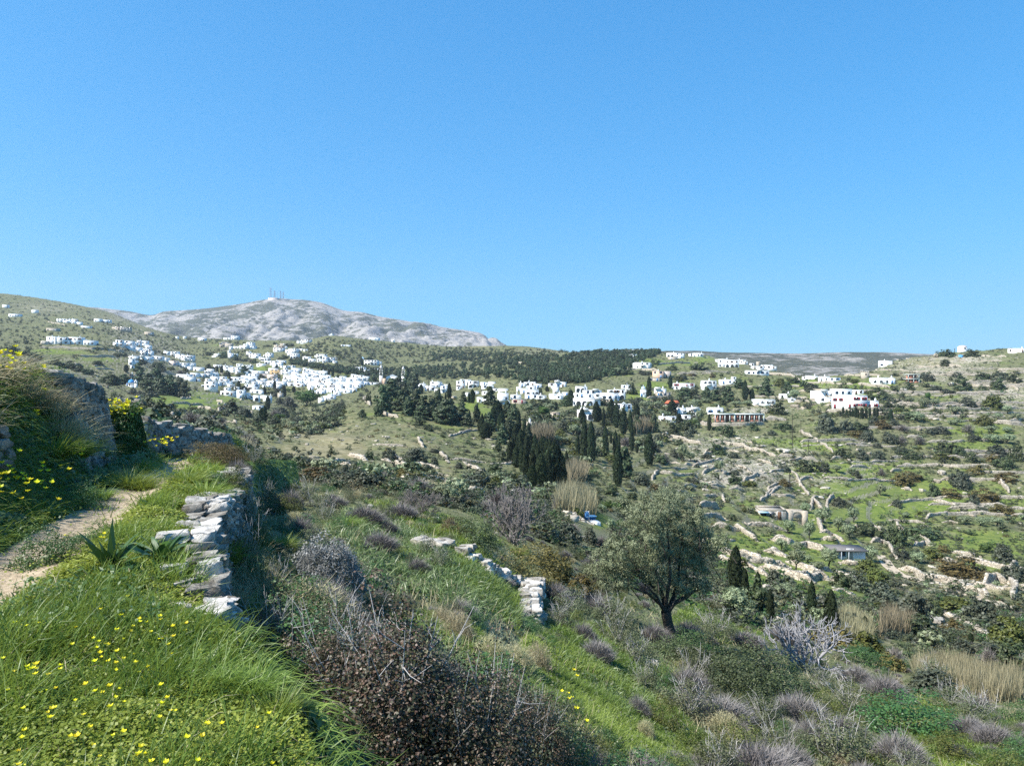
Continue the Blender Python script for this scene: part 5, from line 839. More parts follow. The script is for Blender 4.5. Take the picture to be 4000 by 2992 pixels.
# tall wall in the bank, its lit end towards the camera
ln = [(float(path_x(Y))-d, Y, float(terr_z(path_x(Y)-d+.5, Y))-.25, zt) for Y, d, zt in ((12.35,1.56,.14),(12.8,1.58,.10),(13.5,1.62,.03),(14.7,1.68,-.14),(15.6,1.72,-.28),(16.3,1.74,-.42))]
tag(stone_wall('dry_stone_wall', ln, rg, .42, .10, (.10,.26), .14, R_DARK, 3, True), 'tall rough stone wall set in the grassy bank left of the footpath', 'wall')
for dx, dz, w, lab in ((0,.24,.36,'broad whitish cap stone on the lit end of the tall bank wall'),(.22,.10,.20,'small white stone tilted beside the cap stone of the tall bank wall')):
    V, q, l = stone((0,0,0), (w,w*.7,w*.33), rg, 8, .2, .3, .12); tag(obj('stone_slab', mesh('stone_slab', V, q, R_PALE, attrs=dict(lv=l)), None, (ln[0][0]-.12+dx*.6, 12.4+dx*.5, ln[0][3]+dz-.20)), lab, 'stone', 'loose slabs on the terrace wall')
ln = [(float(path_x(Y))-d, Y, float(terr_z(path_x(Y)-d+.45, Y))-.25, float(terr_z(path_x(Y)-d-.6, Y))+.08) for Y, d in ((19.9,.95),(21,.92),(22.5,.84),(24,.76),(25.5,.70),(26.8,.66))]
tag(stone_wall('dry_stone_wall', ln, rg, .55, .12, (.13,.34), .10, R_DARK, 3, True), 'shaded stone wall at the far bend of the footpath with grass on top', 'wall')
ln = [(float(path_x(Y))-1.45, Y, -1.0, -.5+.05*math.sin(Y*4)) for Y in (8.1,8.5,8.9,9.2)]
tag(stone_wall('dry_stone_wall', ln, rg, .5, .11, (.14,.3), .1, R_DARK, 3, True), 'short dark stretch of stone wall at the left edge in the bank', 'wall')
# low broken wall on the slope below
def poly_wall(crop, pts, h, ymin=10, thick=.5, **kw):
    out = []
    for x, y in pts: u, v = px(crop, x, y+h*.5); X, Y, Z = hit(u, v, ymin); out.append((X, Y, Z-.2, Z+h/CROPS[crop][2]/3.90625*Y/F))
    return out
tag(stone_wall('low_stone_wall', poly_wall('t', [(905,1170),(960,1184),(1010,1198)], 13), rg, .42, .12, (.16,.4), .05, R_PALE, 5, True, 1.2, .09, .14), 'low stretch of white stones along the back of the asphodel slope', 'wall')
tag(stone_wall('low_stone_wall', poly_wall('t', [(1012,1200),(1035,1218),(1075,1238),(1120,1256),(1146,1272)], 14), rg, .42, .12, (.16,.4), .05, R_PALE, 5, True, 1.2, .09, .14), 'line of tumbled white stones between the asphodels and the brown-green shrub', 'wall')
tag(stone_wall('low_stone_wall', poly_wall('t', [(1148,1256),(1142,1290),(1138,1322)], 20), rg, .40, .11, (.14,.36), .05, R_PALE, 5, True, 1.25, .09, .14), 'broken end of a white stone wall standing in green grass left of the olive', 'wall')
# ---- field walls on the far slopes
def field_wall(crop, pts, h, ymin=60, name='stone_wall', th=.55, P=None):
    P = P or poly_wall(crop, pts, h, ymin); L = np.array(P); seg = np.r_[0, np.cumsum(np.linalg.norm(np.diff(L[:,:2], axis=0), axis=1))]; n = max(6, int(seg[-1]/(L[:,1].mean()*.0022)))
    s = np.linspace(0, seg[-1], n); x, y, zb, zt = [np.interp(s, seg, L[:,i]) for i in range(4)]; zg = main_z(x, y); hh = np.clip((zt-zb-.2)*.88, .45, 1.7); k = int(x[0]*3)
    hh = hh*np.clip(np.minimum(s, seg[-1]-s)/1.5, .25, 1)*(1+.16*fbm(s*.9+k, s*0+k, 3)-(0 if crop in ('m','o') else .8)*sstep(.2,.34,fbm(s*.11+k, s*0+k, 2))); x = x+.3*fbm(s*.3+k, s*0, 2); y = y+.3*fbm(s*.3+k+9, s*0, 2); zg = main_z(x, y); dx = np.gradient(x); dy = np.gradient(y); l = np.hypot(dx, dy)+1e-6; nx, ny = dy/l, -dx/l; nx, ny = (nx, ny) if np.mean(ny) < 0 else (-nx, -ny); m_ = 5; V = []
    for j in range(m_):
        f = j/(m_-1); o_ = .12*(1-f); V.append(np.stack([x+nx*(o_+th/2)+rg.normal(size=n)*.07, y+ny*(o_+th/2)+rg.normal(size=n)*.07, zg-.5+(hh+.5)*f+rg.normal(size=n)*.06*f], 1))
    for j in range(3): V.append(np.stack([x-nx*th/2+rg.normal(size=n)*.04, y-ny*th/2, zg+hh*(1,.5,-.3)[j]+rg.normal(size=n)*.05], 1))
    V = np.array(V); m2 = len(V); i, j = np.meshgrid(np.arange(n-1), np.arange(m2-1)); b = (j*n+i).ravel()
    cp = [[r*n+e for r in q_] for e in (0, n-1) for q_ in ((0,1,2,3),(0,3,4,5),(0,5,6,7))]
    o = obj(name, mesh(name, V.reshape(-1,3), np.concatenate([np.stack([b,b+1,b+n+1,b+n],1), np.array(cp)]), FWM)); mid = n//2; u, v = proj(x[mid], y[mid], zg[mid]+.5)
    tag(o, None, 'wall', 'dry-stone walls of the field terraces'); REG.append((o, 'pale dry-stone terrace wall', 'pale dry-stone terrace walls', u, v)); return o
FWM = stonemat('terrace_wall_stone', (.40,.34,.26), (.66,.59,.49), (.12,.10,.075), 1.9, 1.0)
def walls(crop, txt, ymin=60):
    for e in txt.split(';'):
        f = e.split(); field_wall(crop, [tuple(map(float, p_.split(','))) for p_ in f[:-1]], float(f[-1]), ymin)
walls('m','40,545 180,575 330,600 520,640 60;430,540 560,555 650,600 45;0,650 100,680 180,700 40;0,745 90,760 180,775 45;340,790 470,810 600,835 40;120,840 300,855 430,870 560,880 75;250,1070 400,1075 550,1085 60;560,980 650,1000 750,1030 35;610,740 760,765 920,780 45;450,490 560,520 650,570 30;1125,790 1250,820 1400,880 1550,910 1700,930 60;1860,900 1960,880 2090,900 90;1660,960 1800,990 1900,1030 60;1480,1180 1600,1230 1750,1300 1900,1400 2000,1480 45;1265,595 1350,590 1440,600 45;1570,660 1700,680 1840,700 35;1460,720 1630,745 40;2080,830 2150,760 60;380,200 430,250 470,300 30;250,30 290,100 350,170 25;0,180 60,130 110,95 22;750,430 850,510 30;890,570 1000,580 1080,680 1120,720 45;1040,385 1200,400 1350,410 24;1500,405 1640,410 25;470,25 700,40 1100,50 18;1430,215 1560,250 1650,270 28;2090,900 2140,950 2110,1050 70;0,170 150,180 240,190 25;430,380 450,440 470,470 60;1150,110 1250,130 30;2000,40 2080,150 40;700,880 850,850 20')
walls('o','1380,255 1500,260 1560,265 60;1390,360 1500,350 1620,380 45;1500,430 1650,450 1740,470 50;1780,400 2000,430 2150,470 40;1530,640 1700,680 1950,740 2200,790 50;1950,640 2200,700 50;90,510 200,560 350,610 500,650 32;1230,95 1400,105 1550,110 20;1440,170 1550,180 22;2010,540 2200,580 55;1930,965 2050,980 40;1600,540 1700,560 30;1100,150 1300,160 18;1650,120 1800,140 20;1920,220 2000,140 2100,100 25')
walls('c4','580,1100 760,1140 950,1180 40;1040,1150 1200,1180 1400,1210 1600,1260 1750,1310 40;1750,1310 2200,1370 38;470,1490 620,1500 750,1520 900,1540 36;600,1385 720,1395 26;760,1400 870,1410 22;640,1440 800,1450 22;1250,1120 1420,1140 1500,1170 28;1220,1240 1330,1270 1450,1290 24;2000,1040 2060,1080 2200,1170 34;900,1590 1060,1610 22;1490,1540 1640,1555 1800,1545 24;1560,1340 1700,1400 26;345,690 470,685 570,695 44;870,690 970,690 38;460,335 600,320 820,318 900,310 20;130,380 250,380 470,400 40;1370,395 1650,400 1900,420 80;1890,435 1960,480 2000,500 34;905,955 1100,980 1400,976 1620,965 44;1615,895 1780,900 70;1900,1480 1980,1560 2000,1640 26;1060,1480 1200,1500 30;400,1560 440,1500 470,1470 40;900,1640 1200,1645 22;1300,1400 1500,1500 20')
walls('c5','0,1170 80,1220 160,1280 26;0,830 300,835 650,860 930,880 40;420,530 600,560 760,570 36;1130,880 1400,890 1700,905 26;1160,910 1400,930 38;1880,940 2050,960 2207,975 56;1430,650 1700,645 2000,650 2207,660 28;1500,290 1800,295 1980,300 16;1070,350 1300,345 1700,370 18;600,390 900,400 1200,405 18;1640,380 2000,375 18;400,1200 600,1205 850,1220 22;920,1120 1100,1110 20;330,1430 540,1440 32;120,1350 250,1330 30;560,1370 700,1400 48;890,1405 1020,1410 30;770,1470 900,1460 40;40,1550 300,1570 800,1575 22;1300,1420 1500,1430 1900,1440 24;1200,1230 1390,1280 26;1000,770 1250,790 30;1650,560 1850,580 30;1900,520 2150,600 24;950,455 1300,450 1700,440 18;1750,240 2020,250 22;1450,960 1700,930 20',100)
walls('c2','1710,1370 1740,1420 1780,1450 40;1910,1540 2000,1570 2090,1580 40;150,870 420,865 26',200)
walls('p','1405,215 1370,290 1300,390 26;1400,10 1440,90 22;1000,70 1300,90 16;1560,380 1660,385 18;1350,365 1650,385 16;600,215 850,240 16;1820,470 1950,480 20',60)
walls('r','860,450 1050,455 1230,470 30;1480,490 1750,500 22;1400,200 1560,260 20;640,150 900,160 14;760,340 880,345 30;820,190 1000,200 14',80)
walls('c3','1930,340 2200,330 22;1770,450 2140,455 34;950,320 1350,325 20;1620,1240 1760,1245 40;1000,1380 1300,1390 850,1400 20;60,1560 400,1580 14;420,1350 830,1390 16',100)
walls('c1','420,830 700,835 1000,850 1340,880 30;850,925 1060,930 1280,940 40;1000,1245 1080,1250 40;1080,1390 1300,1395 1540,1405 26;500,560 700,600 14',150)
# more terrace walls along the contour lines
def contour_walls(n, ulo, uhi, vlo, vhi, h, seed):
    r = np.random.default_rng(seed); sm = lambda x, y: float(np.mean([main_z(x+a, y+b) for a in (-6,0,6) for b in (-6,0,6)]))
    for _ in range(n):
        u = r.uniform(ulo, uhi); v = r.uniform(np.interp(u, [ulo,uhi], vlo), np.interp(u, [ulo,uhi], vhi)); x, y, z = hit(u, v, 100); P = []; L = r.uniform(14, 46)*y/260; k = 0; px_, py_ = 1., 0.
        while k < L:
            P.append((x, y, 0, 0)); gx = sm(x+5, y)-sm(x-5, y); gy = sm(x, y+5)-sm(x, y-5); g = math.hypot(gx, gy)+1e-6; tx, ty = gy/g, -gx/g
            if tx*px_+ty*py_ < 0: tx, ty = -tx, -ty
            px_, py_ = tx, ty; x += tx*2.5; y += ty*2.5; k += 2.5
        yield [(a, b, float(main_z(a, b))-.2, float(main_z(a, b))+h*r.uniform(.75,1.25)) for a, b, _, _ in P]
for P in list(contour_walls(46, 690, 1020, (440,395), (560,600), 1.0, 5))+list(contour_walls(16, 880, 1020, (372,358), (420,420), 1.2, 6))+list(contour_walls(14, 640, 860, (372,366), (420,415), 1.2, 8))+list(contour_walls(20, 40, 250, (360,365), (425,420), 1.3, 7))+list(contour_walls(10, 290, 480, (430,415), (462,480), .7, 9)): field_wall(None, None, 0, P=P)
# ---- boulders
def rock(c, x, y, wd, flat=.7, mat=R_FAR, ymin=60, near=False):
    u, v = px(c, x, y); X, Y, Z = hit(u, v, ymin); w = wd/CROPS[c][2]/3.90625*Y/F*(1 if near else .62); parts = [stone((0,0,0), (w,w*.8,w*flat), rg, 8 if near else 5, None, .5, .2)]
    if not near:
        for _ in range(3): parts.append(stone((rg.uniform(-.4,.4)*w, rg.uniform(-.4,.2)*w, -.1*w), np.array([.5,.45,.4])*w*rg.uniform(.6,1), rg, 3, None, .5, .2))
    V, q, l = joinv(parts); o = obj('boulder', mesh('boulder', V, q, mat, attrs=dict(lv=l)), None, (X, Y, Z+w*flat*.22)); tag(o, None, 'rock', 'boulders on the slopes'); REG.append((o, 'pale boulder', 'pale boulders', *proj(X, Y, Z+w*.2))); return o
for a in (('m',1540,1030,60),('m',1640,1060,50),('m',1450,1300,100),('m',1550,1330,110),('m',2130,1560,60),('m',2030,1505,25),('m',1330,150,80),('m',1470,150,50),('m',2020,80,60),('m',1200,140,60),('c4',550,1090,90),('c4',985,1450,90),('c4',1180,1505,90),('c4',1720,800,110),('c4',1940,800,120),('c4',1060,1290,60),('c4',1540,1130,60),('c4',1640,1300,50),('c4',1460,1175,40),('c4',1260,1330,60),('c4',440,1270,80),('c4',660,1280,50),('c4',1020,1480,70),('c5',320,1375,60),('c5',1260,245,90),('c5',950,262,40),('c5',1240,590,80),('c5',910,620,90),('c5',1700,508,30),('c5',1750,510,30),('c5',1320,1515,120),('c5',1270,1610,110),('c5',1960,1620,90),('c5',1680,570,90),('c5',1420,560,80),('c5',785,755,50),('c5',1080,1050,90),('c5',420,1260,60),('c5',540,1300,70),('c5',1230,1160,50),('c5',2080,1280,70),('p',1040,50,50),('p',1130,20,60),('p',1700,420,70),('p',1760,430,80),('p',1680,390,40),('p',440,80,50),('p',480,120,40),('c3',1970,410,140),('c3',2080,400,100),('c3',700,1140,60),('c3',480,1600,120),('c3',600,1640,140),('c3',1960,1420,60),('B',800,1500,130),('A',100,1170,120),('A',210,1250,90),('c1',490,810,120)): rock(*a)
for a, k in ((('q',1600,1130,250,.8),R_PALE),(('o',1215,1540,85,.7),R_PALE),(('o',1075,1440,60,.6),R_PALE),(('n',665,880,55,.8),R_PALE),(('n',925,865,60,.6),R_PALE),(('n',570,880,80,.5),R_PALE),(('n',210,890,110,.7),R_PALE),(('n',1520,390,110,.7),R_PALE),(('n',1940,1365,40,.6),R_PALE),(('o',1000,1640,90,.6),R_PALE),(('q',920,640,110,.5),R_PALE),(('q',1170,800,110,.4),R_PALE),(('q',1330,870,130,.4),R_PALE),(('p',1120,665,25,.7),R_PALE),(('p',1560,715,60,.4),R_PALE),(('p',990,610,50,.4),R_PALE),(('p',1490,1090,70,.7),R_PALE)): rock(*a, mat=k, ymin=3.5, near=True)
# ---- dirt tracks
TRK = plain('track_dirt', (.42,.35,.26), .18, 1.5, .95, .5, .04)
def track(crop, pts, wd, ymin=60):
    P = np.array([hit(*px(crop, *p_), ymin) for p_ in pts]); seg = np.r_[0, np.cumsum(np.linalg.norm(np.diff(P[:,:2], axis=0), axis=1))]; s = np.linspace(0, seg[-1], max(8, int(seg[-1]))); x = np.interp(s, seg, P[:,0]); y = np.interp(s, seg, P[:,1])
    dx = np.gradient(x); dy = np.gradient(y); l = np.hypot(dx, dy)+1e-6; V = []
    for f in np.linspace(-.5,.5,6): xx = x-dy/l*f*wd; yy_ = y+dx/l*f*wd; V.append(np.stack([xx, yy_, np.maximum(main_z(xx, yy_), main_z(x, y)-.3)+.10], 1))
    V = np.array(V); n = len(s); i, j = np.meshgrid(np.arange(n-1), np.arange(5)); b = (j*n+i).ravel(); tag(obj('dirt_track', mesh('dirt_track', V.reshape(-1,3), np.stack([b,b+n,b+n+1,b+1],1), TRK)), kind='structure')
track('m', [(960,700),(1040,800),(1120,860),(1220,895),(1330,925)], 2.2); track('m', [(1560,975),(1750,1040),(1900,1085),(2060,1140),(2230,1200)], 3.2); track('G', [(1780,1360),(1900,1330),(2050,1260),(2150,1250)], 4, 250); track('F', [(600,1220),(760,1185),(950,1160),(1170,1125)], 4, 250)
# ---- scattered small stones
rocks_ = []
for i in range(4):
    V, q, l = stone((0,0,0), (1,.8,.6), np.random.default_rng(60+i), 3, 0, .45, .2); rocks_.append(mesh('field_rock', V, q, R_FAR, attrs=dict(lv=l)))
X, Y, Z, u, v = scrub_points(26000, 300, 640, 45, 1300); st = patches(u, v, STONY)+.45*fbm(X/16+8, Y/16, 3); k = RNG.random(len(X)) < np.clip(st*1.1-.12, .015, .85); X, Y, Z = X[k], Y[k], Z[k]
h = RNG.gamma(2, .13, len(X))*np.clip(.7+Y/450, .7, 2)+.12; gn_stuff('rubble', np.stack([X,Y,Z+h*.1,h,h*RNG.uniform(1.1,2.4,len(X)),RNG.integers(0,4,len(X))],1), rocks_, 'loose pale stones scattered over the terraces', 'stones')
# ---- slender poles on the right slope
for c, x, y0, y1 in (('c4',1918,870,1240),('c4',2093,1150,1310),('c4',1888,1490,1655),('c4',2010,940,1100),('m',190,0,150),('m',362,0,160),('D',410,290,530),('E',1515,790,940),('c5',1460,155,195),('c5',1258,178,212)):
    u, vb = px(c, x, y1); _, vt = px(c, x, y0); X, Y, Z = hit(u, vb, 90); H = (vb-vt)*Y/F; o = thing('utility_pole', (X,Y,Z), .4); r_ = max(.09, Y*.0004); MB().tube([(0,0,-.5),(0,0,H)], [r_,r_*.8], 6).obj('pole', M['bark'], o); MB().box(-.7,-.06,H*.94,.7,.06,H*.94+.12).obj('crossarm', M['bark'], o)
    tag(o, None, 'pole', 'utility poles'); REG.append((o, 'thin wooden utility pole', 'thin wooden utility poles', u, (vb+vt)/2))
# ================================================================ plants near the camera
NP = {}
def nproto(kind, mname, gens, wood=None, part='foliage', wpart='twigs', wm='deadwood'):
    NP[kind] = [(leafmesh(kind, g, M[mname]), wood(i).mesh(kind+'_'+wpart, M[wm], True) if wood else None, part, wpart) for i, g in enumerate(gens)]; PROTO[kind] = NP[kind]
def twigs(seed, n=14, r0=.008, spread=.45, top=1.0):
    r = np.random.default_rng(seed); b = MB()
    for _ in range(n):
        a = r.uniform(0,6.28); s = spread*r.uniform(.3,1.05); p0 = np.array([0,0,.02]); p2 = np.array([math.cos(a)*s, math.sin(a)*s, top*r.uniform(.7,1.08)]); p1 = (p0+p2)/2+r.normal(size=3)*.06; b.tube([p0,p1,p2], [r0,r0*.75,r0*.35], 5)
        for _ in range(3): q0 = p1+(p2-p1)*r.uniform(.1,.8); q1 = q0+(p2-p1)*.25+r.normal(size=3)*.07; b.tube([q0,(q0+q1)/2+r.normal(size=3)*.012,q1], [r0*.5,r0*.4,r0*.2], 4)
    return b
nproto('lentisk_bush', 'redbrown', [g_dome(301, 20000, .021, 240, lump=.28)+g_dome(303, 6000, .021, 150, lump=.2), g_dome(302, 20000, .018, 200, lump=.3)], lambda i: twigs(310+i, 18, .005), 'foliage')
def g_cushion(seed, n=9000):
    r = np.random.default_rng(seed); d = sph(r, n); d[:,2] = np.abs(d[:,2]); q = 1+.38*fbm(d[:,0]*2.4+seed, d[:,1]*4+d[:,2]*3, 3); P = d*np.array([.48,.48,.92])*(q*r.uniform(.82,1,n))[:,None]; P[:,2] *= .8; return [blades(P, unit(d*.5+r.normal(size=(n,3))*.8), .085, .009, r, 2, 0)]
nproto('spiny_cushion', 'cushion', [g_cushion(320)+g_dome(321, 2500, .03, 80, lump=.1)])
nproto('thyme_shrub', 'lilac', [g_heath(330+i, 2200, .55)+g_dome(335+i, 700, .035, 60, lump=.2)[:0] for i in range(4)]); 
for i, p_ in enumerate(NP['thyme_shrub']): pass
nproto('heather_shrub', 'heathleaf', [g_dome(340+i, 3600, .034, 110, lump=.25) for i in range(4)], lambda i: twigs(345+i, 16, .006))
nproto('spurge_bush', 'yel', [g_dome(350+i, 3600, .034, 90, lump=.15) for i in range(3)]); nproto('juniper_bush', 'dark', [g_dome(360+i, 6000, .032, 120, lump=.25) for i in range(2)]); nproto('brown_bush', 'rust', [g_dome(365+i, 6500, .028, 130, lump=.12) for i in range(2)])
nproto('dry_shrub', 'hay', [g_heath(370+i, 1300, .5)+g_cushion(372+i, 1800) for i in range(2)]); nproto('green_herb', 'weed', [g_dome(380+i, 3800, .036, 120, lump=.2) for i in range(3)])
def g_tuft(seed, n=260, ln=.9, w=.012, out=.75, dr=.45):
    r = np.random.default_rng(seed); a = r.uniform(0,6.28,n); q = r.random(n)**.5; P = np.stack([np.cos(a)*q*.16, np.sin(a)*q*.16, 0*a], 1); D = np.stack([np.cos(a)*q*out, np.sin(a)*q*out, 1+0*a], 1)+r.normal(size=(n,3))*.15; return [blades(P, D, ln, w, r, 4, dr)]
nproto('grass_tussock', 'hay', [g_tuft(390+i) for i in range(3)], None, 'blades'); nproto('green_tussock', 'grass', [g_tuft(395+i, 520, .85, .016) for i in range(3)], None, 'blades')
KN = dict(L=('lentisk_bush','reddish-brown leafy bush with bare white twigs','reddish-brown leafy bushes','bush','lentisk bushes by the terrace'), C=('spiny_cushion','dense grey spiny cushion shrub','dense grey spiny cushions','shrub','spiny cushions'),
  t=('thyme_shrub','lilac-grey twiggy low shrub','lilac-grey twiggy low shrubs','shrub','lilac-grey shrubs near the camera'), h=('heather_shrub','grey-green heathy shrub','grey-green heathy shrubs','shrub','heathy shrubs near the camera'), s=('spurge_bush','fresh yellow-green rounded bush','fresh yellow-green rounded bushes','bush','yellow-green bushes near the camera'),
  j=('juniper_bush','dark green dense bush','dark green dense bushes','bush','dark bushes near the camera'), w=('brown_bush','brownish olive domed bush','brownish olive domed bushes','bush','brown-green domed bushes'), D=('dry_shrub','dry buff-grey shrub','dry buff-grey shrubs','shrub','dry shrubs near the camera'),
  e=('green_herb','bluish green leafy herb clump','bluish green leafy herb clumps','plant','herb clumps near the camera'), T=('grass_tussock','dry pale grass tussock','dry pale grass tussocks','grass','dry tussocks'), U=('green_tussock','fresh green grass tussock','fresh green grass tussocks','grass','green tussocks'))
def near(crop, txt, fn=ground, ymin=2.5):
    for i_, e in enumerate(txt.split(';')):
        f = e.split(); k = KN[('h','U')[i_ % 2] if f[0] == 't' and i_ % 5 in (1,3) else f[0]]; x, y0, y1, wd = map(float, f[1:5]); u, vb = px(crop, x, y1); _, vt = px(crop, x, y0); s = CROPS[crop][2]*3.90625; X, Y, Z = hit(u, vb, float(f[5]) if len(f) > 5 else ymin, 200, fn); h = (vb-vt)*Y/F; ww = wd/s*Y/F
        plant(k[0], X, Y+ww*.3, Z-.05*h, max(h, .12), ww, *k[1:])
# traced bushes between the terrace and the valley (whole-photo pixels)
near('t','L 830 1330 1690 430;L 690 1290 1560 250;L 1040 1440 1760 330;L 560 1290 1440 170;L 1160 1500 1700 190;C 690 1135 1290 180;D 985 1300 1390 85;D 1060 1350 1440 90;D 1110 1380 1450 100;D 1160 1370 1450 70;D 1090 1440 1490 80;h 520 1080 1170 110;h 590 1200 1300 90;e 800 1210 1290 90;e 720 1260 1340 80;h 640 1240 1330 110;s 560 1120 1190 70;s 610 1060 1110 80;T 560 1170 1310 100;T 530 1130 1230 90;T 500 1200 1330 80;T 590 1230 1330 80;j 1030 1100 1190 110;w 1150 1165 1265 190;w 1262 1232 1290 80;w 985 1110 1160 90;t 560 1030 1110 90;t 620 1040 1100 70;t 690 1060 1120 80;t 780 1080 1130 100;t 860 1075 1120 90;t 740 1100 1140 80;t 640 1100 1160 80;t 600 1130 1190 80;t 720 1060 1095 60;t 830 1110 1150 60;h 660 1030 1080 70;h 700 1090 1130 60;t 920 1150 1200 60;h 950 1180 1230 60;t 900 1190 1240 60;t 1120 1170 1200 50;t 1200 1250 1300 80;h 1240 1270 1330 90;t 1290 1280 1330 60;e 1340 1200 1260 120;h 1320 1290 1350 110;h 1210 1300 1360 80;t 1340 1330 1400 110;t 1420 1340 1390 80;t 1290 1370 1430 90;h 1380 1370 1440 110;e 1500 1370 1420 120;j 1480 1370 1440 120;j 1560 1375 1480 170;j 1640 1400 1510 190;j 1710 1430 1530 170;j 1610 1440 1550 150;h 1510 1410 1480 110;t 1490 1430 1510 130;t 1570 1500 1570 140;t 1440 1420 1480 90;h 1400 1430 1500 90;h 1500 1480 1560 150;s 1620 1560 1660 150;t 1740 1490 1570 140;t 1660 1510 1580 100;h 1690 1570 1640 120;t 1840 1545 1680 190;t 1960 1570 1660 130;t 1720 1600 1680 120;s 1500 1560 1650 100;h 1560 1600 1690 140;s 1790 1490 1560 110;h 1850 1480 1545 130;e 1990 1510 1600 220;s 1920 1500 1550 90;t 1930 1450 1520 110;t 2070 1480 1530 90;h 2130 1500 1570 110;t 2170 1560 1620 110;s 2070 1580 1650 130;t 2110 1540 1590 80;h 2030 1430 1490 90;t 1860 1430 1480 80;h 1780 1440 1490 90;e 1880 1390 1440 110;t 1490 1330 1390 90;t 1550 1320 1380 110;t 1620 1360 1400 90;t 1700 1340 1390 80;h 1560 1280 1330 60;e 1440 1440 1490 60;s 1440 1500 1580 90;t 1380 1490 1550 60;h 1980 1630 1700 110;s 2200 1620 1700 120;t 1260 1330 1390 70;D 1395 1540 1600 50;T 1000 1480 1580 110;T 1060 1470 1550 80;T 960 1440 1520 60;e 1230 1500 1560 70;s 1250 1570 1640 90;e 1310 1560 1620 70;e 1150 1330 1370 60;h 500 1010 1060 60;w 455 950 1010 110 13;w 500 955 1015 70 13;t 505 1000 1050 70 13;h 540 1020 1060 60 13;U 900 1380 1440 60')  # the dark bushes right of the olive stand for its cast shadow too
near('t','T 470 1180 1290 70;U 480 1100 1230 80;h 520 1120 1230 90;T 490 1230 1330 80;h 530 1060 1150 80;s 500 1060 1130 60;U 520 1250 1340 80;e 540 1200 1280 80;U 430 1000 1080 110;U 390 985 1050 100;e 470 1000 1060 60;U 265 985 1055 110 8;U 300 1010 1060 70 8;T 90 790 900 130 7;T 150 850 960 120 7;T 165 880 980 90 7;T 120 860 960 120 7;U 140 900 990 120 7;U 180 930 1000 90 7;U 95 890 990 120 7;T 110 830 950 120 7;T 60 780 880 120 7;T 130 880 960 90 7;T 30 770 860 110 7;e 60 1130 1230 130;e 110 1150 1220 110;e 160 1140 1190 90;e 200 1120 1170 90;U 530 1400 1520 150;U 580 1440 1570 130;U 470 1420 1500 110;w 430 950 990 120 14;w 480 950 1005 100 14;U 210 1030 1080 60 8;e 170 1040 1100 90 8;e 250 860 960 90 14;e 265 900 960 70 14;T 200 930 1000 70 9;T 240 980 1040 60 9')
# ---------------------------------------------------------------- the big olive tree
rr = np.random.default_rng(77); u, v = px('o', 1160, 1445); OX, OY, OZ = hit(u, v, 12); sc = OY/F/2.207/3.90625
o = thing('olive_tree', (OX,OY,OZ), 0, 1, 'large silvery olive tree with a dark leaning trunk on the near slope', 'olive tree'); tp = lambda x, y, d=0.0: ((x-1160)*sc, d, (1445-y)*sc)
b = MB(); b.tube([tp(1165,1500),tp(1150,1380),tp(1120,1270),tp(1105,1180)], [58*sc,46*sc,42*sc,44*sc], 12)
limbs = [([(1105,1190),(1060,1120),(1000,1040),(930,930)],22,-.3),([(1110,1190),(1090,1080),(1060,960),(1020,800),(1000,600)],24,.35),([(1120,1190),(1170,1110),(1260,1050),(1360,980),(1450,900)],27,-.15),([(1130,1180),(1190,1080),(1230,930),(1260,760),(1300,560)],22,.5),([(1090,1180),(1120,1050),(1130,880),(1110,640),(1090,420)],21,-.4),([(1060,1120),(940,1010),(780,930),(640,840)],15,-.5),([(1270,1040),(1400,1010),(1500,960)],12,.3),([(1020,1000),(880,840),(760,690)],12,.6)]
for pts, r_, dp in limbs:
    n = len(pts); b.tube([tp(x+rr.normal()*6, y, dp*1.6*i/(n-1)) for i,(x,y) in enumerate(pts)], [r_*sc*(1-.75*i/(n-1)) for i in range(n)], 8)
b.obj('trunk', M['bark'], o, True)
lob = [(1000,280,215),(1200,240,170),(850,370,160),(1150,520,240),(1450,540,140),(650,660,170),(520,780,130),(760,800,180),(700,890,130),(1000,780,210),(1300,700,200),(1420,830,120),(1000,930,130),(1250,930,140),(900,560,190),(1540,560,70),(1370,390,120),(620,560,80),(450,830,60),(1500,650,80),(1130,200,90),(780,300,80),(560,900,70),(1400,950,90)]
ctr = []; cn = []
for x, y, r_ in lob:
    m_ = int(6+r_*r_/900); d = sph(rr, m_); q = rr.random(m_)**.35; dep = rr.uniform(-.9,.9)*(1 if r_ > 150 else 1.2)*150*sc*1.6; P = d*q[:,None]*r_*sc*.92*np.array([1,1.15,1]); ctr.append(P+np.array(tp(x,y,dep))); cn.append(unit(d+np.array([0,0,.3])))
ctr = np.concatenate(ctr); cn = np.concatenate(cn); P, Q = clumped(rr, 74000, ctr, cn, rr.uniform(.12,.25,len(ctr)), .85); obj('crown', leafmesh('olive_crown', [kites(P, Q, .07, .022, rr, .3)], M['olive']), o)
tw = MB()
for i in rr.integers(0, len(ctr), 160): p2 = ctr[i]; p0 = p2+rr.normal(size=3)*.35+np.array([0,0,-.45]); tw.tube([p0,(p0+p2)/2+rr.normal(size=3)*.05,p2], [.018,.012,.005], 4)
tw.obj('twigs', M['bark'], o)
